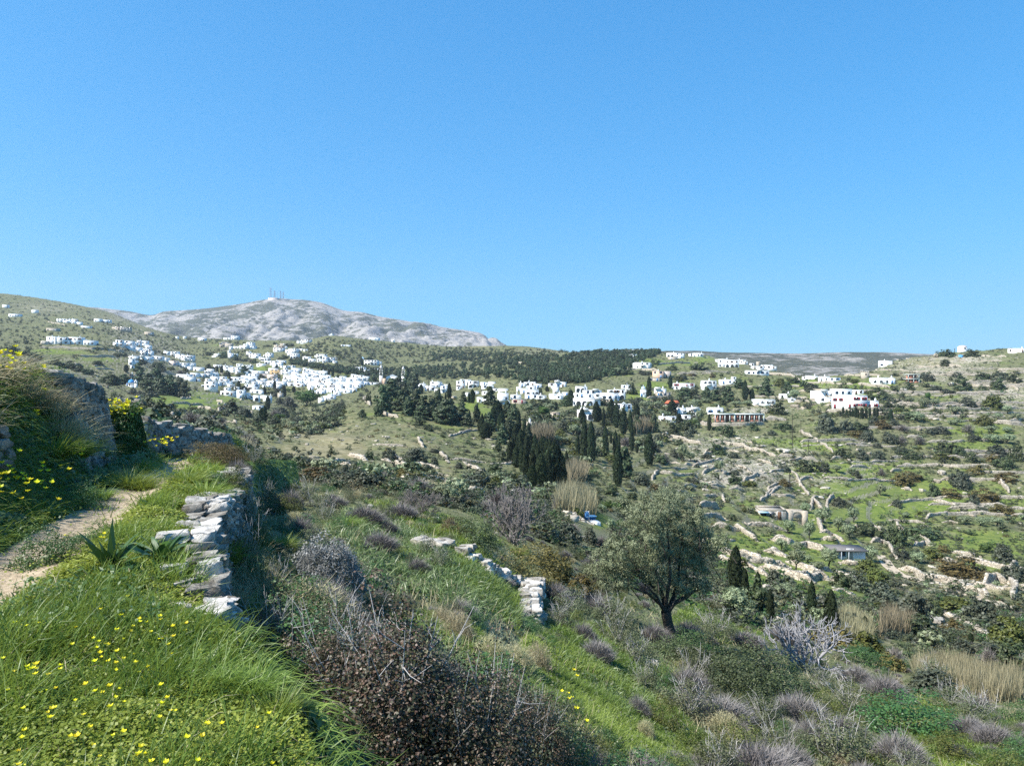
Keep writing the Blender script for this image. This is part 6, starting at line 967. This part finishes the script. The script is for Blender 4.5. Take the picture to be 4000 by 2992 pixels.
# ---------------------------------------------------------------- the bare fig tree, and two bare trees in the valley
def bare_tree(c, xb, yb, yt, wd, mat, label, seed, ymin=10, levels=5, spread=.95):
    r = np.random.default_rng(seed); u, v = px(c, xb, yb); X, Y, Z = hit(u, v, ymin); k = Y/F/CROPS[c][2]/3.90625; H = (yb-yt)*k; W = wd*k; o = thing('bare_tree', (X,Y,Z), 0, 1, label, 'tree'); b = MB(); tgt = []
    def grow(p, d, L, R, lev):
        q = p+d*L*.5+r.normal(size=3)*L*.07; e = p+d*L+r.normal(size=3)*L*.06+np.array([0,0,L*.10]); b.tube([p,q,e], [R,R*.85,R*.66], 6 if lev < 2 else 4)
        if lev >= levels: return
        for _ in range(3 if lev < 2 else 2 if r.random() < .75 else 3):
            nd = unit(d*.9+r.normal(size=3)*.55+np.array([0,0,.28])); grow(e if r.random() < .7 else q, nd, L*r.uniform(.62,.85), max(R*.68, .0042), lev+1)
    for j in range(6):
        a = 6.28*j/6+r.uniform(-.3,.3); grow(np.array([0,0,-.05]), unit(np.array([math.cos(a)*spread, math.sin(a)*spread, .55+.5*r.random()])), .26, .024, 0)
    V = np.concatenate(b.V); V[:,:2] *= W*.5/np.percentile(np.abs(V[:,:2]), 98); V[:,2] *= H/np.percentile(V[:,2], 99.5); vs = []; n = 0
    for part in b.V: vs.append(V[n:n+len(part)]); n += len(part)
    # keep branch thickness believable after the stretch
    b.V = vs; b.obj('branches', mat, o, True); return o
bare_tree('n', 500, 745, 300, 720, M['figbark'], 'bare white-barked fig tree with upswept branches on the lower right slope', 5, 10, 5)
bare_tree('t', 1110, 1175, 1050, 130, plain('grey_bark', (.20,.18,.17), .2, 3), 'bare grey twiggy tree in the valley left of the reed bed', 8, 20, 6, .6)
bare_tree('t', 905, 1110, 1058, 90, plain('brown_grey_bark', (.17,.15,.14), .2, 3), 'low bare grey tree at the foot of the grassy hill', 9, 20, 6, .8)
# ---------------------------------------------------------------- two strap-leaved sea squills beside the wall
SQ = leafmat('squill_leaf', (.024,.060,.014), (.050,.105,.024), .05, .15, .45, .35)
for (x, y, sd, lab) in ((940,395,3,'left one of two dark green strap-leaved plants beside the terrace wall'),(1120,400,4,'right one of two dark green strap-leaved plants beside the terrace wall')):
    u, v = px('s', x, y); X, Y, Z = hit(u, v, 3, 30); r = np.random.default_rng(sd); a = np.linspace(0,6.28*2,25)[:-1]+r.uniform(-.2,.2,24); el = r.uniform(.45,1.35,24); D = np.stack([np.cos(a)*np.cos(el),np.sin(a)*np.cos(el),np.sin(el)],1)
    o = obj('sea_squill', leafmesh('sea_squill', [blades(D*.03, D, .38, .078, r, 7, .34)], SQ), None, (X-(.06 if sd == 4 else .2),Y-.12,Z+(.12 if sd == 4 else .04))); tag(o, lab, 'plant', 'strap-leaved plants')
# ---------------------------------------------------------------- grass, clover, weeds
def bench(n, ylo, yhi, t0=0.0, t1=None, pw=1.0):
    Y = np.exp(RNG.uniform(math.log(ylo), math.log(yhi), n)); e = edge_x(Y); w = e-path_x(Y); t = t0+(RNG.random(n)**pw)*((w+.6 if t1 is None else t1)-t0); X = e-t; d = path_x(Y)-X
    k = RNG.random(n) < np.clip((np.abs(d)-.36)/.22, .015, 1); return X[k], Y[k]
def patchy(part, k, sc=1.0, amp=1.7):
    v, q, a = part; n = fbm(v[::1,0]*sc+k, v[::1,1]*sc-k, 3); return v, q, np.clip(.45*a+.55*(.5+amp*n), 0, 1)
def stuff_mesh(name, parts, mat, label, cat): o = obj(name, leafmesh(name, parts, mat)); return tag(o, label, cat, kind='stuff')
def up(n, s, rng=RNG): return np.concatenate([rng.normal(size=(n,2))*s, np.ones((n,1))], 1)
X, Y = bench(125000, 1.3, 20); patch = fbm(X*1.1, Y*1.1, 3); hgt = np.clip(.10+.26*patch+.05*RNG.random(len(X)), .035, .26)*np.where(Y > 7, .8, 1)*np.clip(1.25-.9*sstep(-.9,-.1,X-edge_x(Y))*(RNG.random(len(X)) < .5), .3, 2)
k = RNG.random(len(X)) < np.clip(.55+1.3*patch, .12, 1); X, Y, hgt = X[k], Y[k], hgt[k]; Z = terr_z(X, Y); D = up(len(X), .35)+np.array([.22,-.05,0])
gparts = [blades(np.stack([X,Y,Z-.01],1), D, hgt*1.6, .0042*(1+Y/5), RNG, 3, .4)]
X, Y = bench(270000, 1.3, 20); Z = terr_z(X, Y)+RNG.random(len(X))*np.clip(.05+.09*fbm(X*1.3+4, Y*1.3, 3)+.03, .02, .14); cl = kites(np.stack([X,Y,Z],1), up(len(X), .45), .0105*(1+Y/5), .0105*(1+Y/5), RNG)
stuff_mesh('clover', [patchy(cl, 3)], M['clover'], 'yellow-green clover carpeting the verge right of the footpath', 'ground cover')
# weeds: broader leaves beside the path and over the shaded bank
X, Y = bench(26000, 2.5, 20, .5, None); k = fbm(X*.8+7, Y*.8, 3) > .02; X, Y = X[k], Y[k]; Z = terr_z(X, Y)+RNG.random(len(X))*.16; wp = [kites(np.stack([X,Y,Z],1), up(len(X), .7), .03*(1+Y/14), .016*(1+Y/14), RNG)]
def bankpts(n, ylo, yhi, d0, d1, pw=1): Y = np.exp(RNG.uniform(math.log(ylo), math.log(yhi), n)); d = d0+(d1-d0)*RNG.random(n)**pw; X = path_x(Y)-d; return X, Y, terr_z(X, Y)
Y = np.exp(RNG.uniform(0, math.log(36), 26000)); f = RNG.random(len(Y)); X = edge_x(Y)+.08+.36*f; Z = terr_z(edge_x(Y)-.05, Y)-2.2*f**1.5; k = (Y < 5.2) | (Y > 13.6); wp.append(kites(np.stack([X,Y,Z],1)[k], (np.array([1,-.2,.6])+RNG.normal(size=(len(Y),3))*.5)[k], .05*(1+Y[k]/12), .03*(1+Y[k]/12), RNG)); gparts.append(blades(np.stack([X,Y,Z],1)[k][::3], (np.array([.8,-.2,.6])+RNG.normal(size=(len(Y),3))*.35)[k][::3], .28, .008, RNG, 3, .8))
X, Y, Z = bankpts(75000, 4.5, 30, .46, 3.6); k = ~((Y > 11.9) & (Y < 16.4) & (path_x(Y)-X > .95) & (path_x(Y)-X < 1.75)); X, Y, Z = X[k], Y[k], Z[k]; lump_ = np.clip(.12+.45*fbm(X*1.6, Y*1.2, 3), .02, .4)
wp.append(kites(np.stack([X,Y,Z+RNG.random(len(X))*lump_],1), np.stack([.6+RNG.normal(size=len(X))*.5,-.25+RNG.normal(size=len(X))*.5,.7+RNG.normal(size=len(X))*.4],1), .038*(1+Y/16), .02*(1+Y/16), RNG)); stuff_mesh('weeds', [patchy(g_, 6) for g_ in wp], M['weed'], 'dark green leafy weeds covering the bank left of the footpath', 'ground cover')
X, Y, Z = bankpts(46000, 5, 30, .48, 4.4); gparts.append(blades(np.stack([X,Y,Z],1), np.stack([.75+RNG.normal(size=len(X))*.35,-.25+RNG.normal(size=len(X))*.35,.9+0*X],1), .22+.2*RNG.random(len(X)), .006*(1+Y/7), RNG, 3, .6))
X, Y = bench(1500, 1.6, 14); hv = blades(np.stack([X,Y,terr_z(X,Y)],1), up(len(X), .4), .22, .004*(1+Y/6), RNG, 3, .5)
stuff_mesh('grass', [patchy(g_, 8) for g_ in gparts], M['grass'], 'bright green grass on the path terrace and its bank', 'grass')
X, Y, Z = bankpts(15000, 6.0, 12.3, 1.5, 4.2); k = RNG.random(len(X)) < np.clip(.3+1.6*fbm(X*.9+2, Y*.9, 3)+.5*(path_x(Y)-X > 2), 0, 1); X, Y, Z = X[k], Y[k], Z[k]; hp = [blades(np.stack([X,Y,Z],1), np.stack([.85+RNG.normal(size=len(X))*.3,-.1+RNG.normal(size=len(X))*.3,.8+0*X],1), .42+.3*RNG.random(len(X)), .006*(1+Y/9), RNG, 4, .4)]
X, Y, Z = bankpts(5000, 16.5, 34, .9, 4); hp.append(blades(np.stack([X,Y,Z],1), up(len(X), .3), .3, .016, RNG, 3, .3)); hp.append(hv); stuff_mesh('dry_grass', hp, M['hay'], 'long pale dry grass hanging over the crest of the bank', 'grass')
# slope below: asphodel leaves, lush grass, thin dry stalks
def uvpoly(n, poly, ymax=60, ymin=4):
    P = np.array([px('t', *a) for a in poly]); u = RNG.uniform(P[:,0].min(), P[:,0].max(), n*2); v = RNG.uniform(P[:,1].min(), P[:,1].max(), n*2); ins = np.zeros(len(u), bool); j = len(P)-1
    for i in range(len(P)): c = ((P[i,1] > v) != (P[j,1] > v)) & (u < (P[j,0]-P[i,0])*(v-P[i,1])/(P[j,1]-P[i,1]+1e-9)+P[i,0]); ins ^= c; j = i
    u, v = u[ins], v[ins]; X, Y, Z = on_ground(u, v); k = (Y < ymax) & (Y > ymin) & (X > edge_x(Y)+.25); return X[k], Y[k], Z[k]
X, Y, Z = uvpoly(19000, [(740,1100),(860,1120),(930,1180),(1130,1290),(1120,1360),(1010,1340),(930,1300),(860,1290),(780,1230),(700,1150)]); k = RNG.random(len(X)) < np.clip(.55+1.5*fbm(X*.7, Y*.5, 3), .1, 1); X, Y, Z = X[k], Y[k], Z[k]; ap = [blades(np.stack([X,Y,Z],1), up(len(X), .55), .38, .022, RNG, 4, .55)]
X, Y, Z = uvpoly(3500, [(900,1340),(1150,1450),(1180,1560),(1000,1500),(880,1400)]); ap.append(blades(np.stack([X,Y,Z],1), up(len(X), .6), .32, .020, RNG, 4, .6)); X, Y, Z = uvpoly(2500, [(1180,1280),(1420,1300),(1480,1500),(1350,1560),(1180,1400)]); ap.append(blades(np.stack([X,Y,Z],1), up(len(X), .6), .34, .020, RNG, 4, .6))
stuff_mesh('asphodel', [patchy(g_, 5, .8) for g_ in ap], M['asph'], 'strap-like asphodel leaves covering the slope left of the low white wall', 'ground cover')
gp = []
for n, poly, hh in ((72000, [(1130,1380),(1300,1340),(1400,1480),(1480,1560),(1640,1660),(1150,1660),(1180,1560),(1110,1450)], .21),(9000, [(1500,1300),(1620,1320),(1700,1380),(1560,1390),(1430,1340)], .2),(22000, [(1800,1620),(2212,1560),(2212,1670),(1750,1670)], .16),(9000, [(960,1130),(1130,1260),(1120,1370),(960,1240)], .25),(20000, [(840,1330),(1000,1330),(1100,1440),(1050,1540),(880,1450)], .16),(8000, [(1840,1480),(2100,1520),(2200,1570),(1950,1600)], .16),(16000, [(560,1180),(700,1280),(760,1380),(560,1360)], .2),(6000,[(780,1080),(960,1110),(1100,1180),(900,1150)],.3)):
    X, Y, Z = uvpoly(n, poly); gp.append(blades(np.stack([X,Y,Z],1), up(len(X), .4), hh*(1+1.3*fbm(X*.8, Y*.8, 3)), .0045*(1+Y/6), RNG, 3, .4))
stuff_mesh('meadow_grass', [patchy(g_, 2, .6) for g_ in gp], M['grass'], 'lush bright grass on the slope between the bushes and the olive tree', 'grass')
X, Y, Z = uvpoly(30000, [(470,1010),(900,1060),(1300,1250),(2212,1330),(2212,1670),(500,1670)], 45); h = .05+.16*RNG.random(len(X)); cv = [kites(np.stack([X,Y,Z+h*RNG.random(len(X))],1), up(len(X), .7), .03*(1+Y/14), .018*(1+Y/14), RNG)]; stuff_mesh('low_herbs', cv, M['heathleaf'], 'low grey-green herbs between the shrubs on the near slope', 'ground cover')
X, Y, Z = uvpoly(9000, [(480,1000),(800,1070),(1300,1270),(2212,1380),(2212,1670),(520,1670)], 40); k = fbm(X*.5+3, Y*.5, 3) > -.05; X, Y, Z = X[k], Y[k], Z[k]; stuff_mesh('dry_stalks', [blades(np.stack([X,Y,Z],1), up(len(X), .35), .34, .006*(1+Y/10), RNG, 3, .2)], M['hay'], 'thin dry grass stalks among the shrubs of the near slope', 'grass')
# small plants filling the near slope: one stuff object
X, Y, Z, u, v = scrub_points(6000, 468, 780, 6, 40); lu = patches(u, v, LUSH); k = (X > edge_x(Y)+.7) & (RNG.random(len(X)) < np.clip(.5-.8*lu+1.1*fbm(X/2.5, Y/2.5, 3), 0, .9)); X, Y, Z, u = X[k], Y[k], Z[k], u[k]
nearsc = [NP['heather_shrub'][0][0], NP['thyme_shrub'][1][0], NP['green_herb'][0][0], NP['spurge_bush'][0][0], NP['thyme_shrub'][2][0], NP['dry_shrub'][0][0]]; h = RNG.gamma(3, .07, len(X))+.10; ix = RNG.choice(6, len(X), p=(.30,.22,.16,.12,.12,.08))
gn_stuff('undergrowth', np.stack([X,Y,Z-.02,h,h*RNG.uniform(1.1,2,len(X)),ix],1), nearsc, 'mixed heathy undergrowth covering the near slope', 'undergrowth')
# reeds
def reeds(poly, n, h, label, crop, ymin=20):
    P = [px(crop, *a) for a in poly]; X, Y, Z = uvpoly(n, [(a*3.90625*.553, b_*3.90625*.553) for a, b_ in P], 400, ymin); hh = h*np.median(Y)/F; o = stuff_mesh('reed_bed', [blades(np.stack([X,Y,Z-.1],1), up(len(X), .13), hh*RNG.uniform(.6,1,len(X)), .0011*np.median(Y), RNG, 3, .12)], M['reed'], label, 'reeds')
reeds([(750,420),(1000,420),(1010,580),(880,600),(760,560)], 2600, 28, 'dry beige reeds right of the small cypress below the terraces', 'n'); reeds([(1330,700),(1700,680),(1900,780),(2200,800),(2200,1010),(1900,1000),(1650,900),(1350,830)], 5200, 26, 'wide bed of dry beige reeds at the lower right', 'n')
reeds([(180,200),(330,120),(480,200),(500,380),(300,400),(160,340)], 3000, 26, 'rounded beige reed bed in the valley bottom below the dark cypresses', 'o', 60); reeds([(1340,1150),(1530,1150),(1540,1230),(1350,1230)], 1500, 22, 'beige reed patch beside the square stone barn', 'c3', 120); reeds([(1700,1530),(1900,1530),(1880,1660),(1720,1660)], 2200, 22, 'beige reeds right of the dense cypress cluster', 'c3', 80); reeds([(210,1010),(400,1010),(420,1070),(230,1080)], 900, 14, 'brownish reeds behind the cypresses below the right-hand village', 'c4', 200)
reeds([(640,1250),(760,1250),(780,1330),(640,1330)], 700, 22, 'narrow strip of dry reeds left of the small cypress', 'm'); reeds([(1000,1250),(1300,1280),(1250,1400),(950,1400)], 1600, 26, 'dry reeds in front of the large grey-green trees at the right', 'm')
# ---------------------------------------------------------------- yellow flowers
YEL = leafmat('yellow_petals', (.72,.62,.01), (.80,.74,.03), .05, .35, .5, .3); STEM = plain('flower_stem', (.10,.18,.04), .1, 5)
def flower_mesh(r0=.014, st=.16):
    r = np.random.default_rng(1); a = np.linspace(0,6.28,6)[:-1]; D = np.stack([np.cos(a),np.sin(a),.75+0*a],1); C = unit(D)*r0*.7; V, q, l = kites(C+np.array([0,0,st]), np.stack([-np.cos(a)*.7,-np.sin(a)*.7,1+0*a],1), r0*1.5, r0*1.35, r, D=D); b = MB(); b.tube([(0,0,0),(.004,0,st*.5),(0,0,st)], [.0016,.0014,.0012], 4); return mesh('blossom', V, q, YEL, attrs=dict(lv=l)), b.mesh('stem', STEM)
BL, ST = flower_mesh(); both_ = MB()
def add_flower(X, Y, Z, sc, label, grp):
    if Y < 4.6:
        o = thing('yellow_flower', (X,Y,Z), random.uniform(0,6.28), sc, label, 'flower', grp); a = obj('stem', ST, o); b = obj('blossom', BL, o); b.rotation_euler = (random.uniform(-.15,.25), random.uniform(-.2,.2), 0); b.location = (0,0,0)
    else:
        o = obj('yellow_flower', BL, None, (X,Y,Z)); o.scale = (sc,)*3; o.rotation_euler = (random.uniform(-.2,.4),random.uniform(-.3,.3),random.uniform(0,6.28)); tag(o, label, 'flower', grp)
for x, y in [(850,690),(870,700),(830,710),(890,685),(640,690),(755,690),(805,655),(980,685),(1025,675),(1045,680),(960,740),(1015,735),(1035,740),(1090,740),(1130,740),(1160,720),(1185,725),(1210,722),(1130,785),(1270,812),(1290,808),(1140,770),(690,765),(710,762),(770,750),(790,745),(640,775),(620,772),(660,820),(630,845),(610,800),(700,790),(800,860),(780,835),(870,805),(440,815),(490,750),(130,740),(205,748),(240,700),(250,725),(90,930),(205,965),(185,1020),(210,1030),(165,1010),(230,985),(270,980),(375,990),(370,1010),(610,915),(730,935),(735,925),(795,915),(275,1105),(265,1070),(290,1110),(395,1100),(625,1115),(765,1095),(900,1000),(920,1010),(970,1015),(980,1020),(895,955),(165,1210),(300,1195),(310,1240),(330,1245),(730,1185),(720,1180),(800,1230),(725,1310),(665,1200),(1080,1175),(1100,1225),(1150,1220),(1125,1225),(1035,1290),(1040,1280),(560,1300),(300,1350),(130,1440),(150,1410),(110,1450),(540,1410),(560,1430),(520,1390),(440,1420),(630,1500),(745,1360),(790,1375),(190,1565),(160,1590),(170,1620),(860,1480),(900,1490),(955,1480),(1045,1525),(1125,1540),(1205,1450),(1270,1530),(920,1540),(1320,1410),(1390,1310),(1375,1330),(1470,1350),(1680,1335),(1720,1290),(1810,1535),(1745,1550),(1100,1610),(1125,1640),(1640,1645),(855,525),(670,190),(650,200),(690,205),(415,165),(190,890),(700,1140),(40,1100),(330,1040),(480,1150),(60,760),(20,870)]:
    u, v = px('s', x, y); X, Y, Z = hit(u, v, 1.6, 30); Y -= .16*Y/1.5*.9 if Y < 9 else 0; X = (u-CU)/F*Y; Z = float(terr_z(X, Y)); add_flower(X, Y, Z+.0, random.uniform(.55,.95)*min(1.5,max(1,Y/5)), 'small yellow flower standing in the sunny clover of the verge', 'yellow flowers in the sunny verge')
def cluster(c, x, y, rx, ry, n, label, grp, sc=1.9, ymin=5):
    for _ in range(n):
        u, v = px(c, x+random.gauss(0,.45)*rx, y+random.gauss(0,.45)*ry); X, Y, Z = hit(u, v, ymin, 60, ground); add_flower(X, Y, Z+.06, sc*random.uniform(.8,1.2)*min(2.4,max(1,Y/9)), label, grp)
cluster('r',200,1400,330,200,40,'small yellow flower in the shaded weeds at the foot of the bank','yellow flowers in the shaded bank'); cluster('r',70,370,120,120,22,'yellow flower in the bright clump on top of the bank at the left edge','yellow flowers on the bank top'); cluster('r',1060,720,150,80,48,'yellow flower in the dense patch between the two dark walls','yellow flowers between the walls',1.4,14); cluster('r',1400,960,130,80,36,'yellow flower in the dense patch at the bend of the footpath','yellow flowers at the path bend',1.4,13); cluster('r',660,1140,120,70,14,'yellow flower in the sunlit weeds left of the footpath','yellow flowers by the path')
cluster('q',2050,1250,150,200,10,'yellow flower in the lush grass at the bottom of the slope','yellow flowers in the meadow',1.6)
for x, y in ((170,300),(240,450),(320,430),(310,650),(300,820),(620,1130)): cluster('r',x,y,20,20,2,'lone yellow flower on the grassy bank','yellow flowers on the grassy bank')
# ---------------------------------------------------------------- thin fence posts above the bank
for i, x in enumerate((500,530,560,590,620,655,690,720,750)):
    u, v = px('c1', x, 965); X, Y, Z = hit(u, v, 28, 120); H = 75/2.759/3.90625*Y/F; o = obj('fence_post', MB().tube([(0,0,-.3),(.02,0,H)], [max(.03,Y*.0005)]*2, 5).mesh('fence_post', M['bark']), None, (X,Y,Z)); tag(o, None, 'post', 'thin fence posts above the bank'); REG.append((o, 'thin dark fence post', 'thin dark fence posts', u, v-8))
# ================================================================ labels: each repeat is told from its neighbours by a landmark beside it
LM = [('the round windmill',*px('c5',1542,165)),('the blue-domed chapel',*px('A',567,1080)),('the big olive tree',*px('o',1050,700)),('the bare fig tree',*px('n',430,500)),('the arched farmhouse',*px('m',130,350)),('the blue shed',*px('o',445,380)),('the red-roofed house',*px('F',1245,1240)),('the radio masts',*px('c2',770,270)),('the twin-towered church',*px('c2',2020,1130)),('the plane tree',*px('c2',1080,1400)),('the ochre building',*px('B',1540,890)),('the unfinished house',*px('c4',1350,910)),('the red-shuttered villa',*px('c5',400,750)),('the squat white shed',*px('m',725,690)),('the crenellated tower',*px('c5',503,450)),('the broken wall end',*px('t',1145,1300)),('the strap-leaved pair',*px('s',1000,320)),('the stone barn',*px('E',390,1280)),('the white bungalow',*px('c5',660,510)),('the peach house',*px('F',930,610)),('the pale domed chapel',*px('F',622,1000)),('the pale-roofed chapel',*px('C',1463,600)),('the lilac shrubs',*px('t',1850,1600)),('the spiny cushion',*px('t',690,1210)),('the lower right track',*px('m',1900,1080)),('the tall bank wall',*px('r',740,500)),('the brown bushes',*px('t',850,1480)),('the upper left villa',*px('c1',750,775)),('the hilltop grove',*px('c3',350,830)),('the arched villa',*px('G',330,400)),('the cypress stand',*px('c3',1600,1450)),('the white tower house',*px('B',520,465)),('the three-arched house',*px('E',1465,490)),('the lower right reeds',*px('n',1800,800)),('the hilltop terraces',*px('c5',1800,350)),('the green right field',*px('m',900,160)),('the grassy hill',*px('p',1400,60)),('the lower white houses',*px('B',810,1390)),('the valley bottom',*px('p',1100,430))]
ORD = 'first second third fourth fifth sixth seventh eighth ninth tenth eleventh twelfth thirteenth fourteenth fifteenth sixteenth'.split(); NUM = 'zero one two three four five six seven eight nine ten eleven twelve thirteen fourteen fifteen sixteen'.split()
def where(u, v):
    d = [math.hypot(u-a, (v-b)*1.8) for _, a, b in LM]; i = int(np.argmin(d)); n, a, b = LM[i]; dx, dy = u-a, (v-b)*1.8
    return ('left of ' if dx < 0 else 'right of ')+n if abs(dx) > abs(dy)*1.1 else ('above ' if dy < 0 else 'below ')+n
cells = {}
for it in REG: cells.setdefault((it[1], where(it[3], it[4])), []).append(it)
for (ph, wh), L in cells.items():
    L.sort(key=lambda a: a[4]); n = len(L); nr = 1 if n <= 9 else 2 if n <= 20 else 3; rows = [L[i*n//nr:(i+1)*n//nr] for i in range(nr)]
    for ri, R in enumerate(rows):
        R.sort(key=lambda a: a[3]); rn = '' if nr == 1 else (', upper row' if ri == 0 else ', lower row' if ri == nr-1 else ', middle row')
        for i, it in enumerate(R):
            m_ = len(R)
            two = ph.startswith(('single','two-','tall white')); it = (it[0], it[1], it[2].replace('-storey white','-storey'), *it[3:])
            if m_ == 1: s = '%s %s%s' % (ph, wh, rn)
            elif m_ == 2: s = '%s of two %s %s%s' % (('left','right')[i], it[2], wh, rn)
            else: s = '%s of %s %s %s%s' % ('leftmost' if i == 0 else 'rightmost' if i == m_-1 else ORD[i]+' from left', NUM[m_] if m_ < 17 else 'many', it[2], wh, rn)
            it[0]['label'] = s
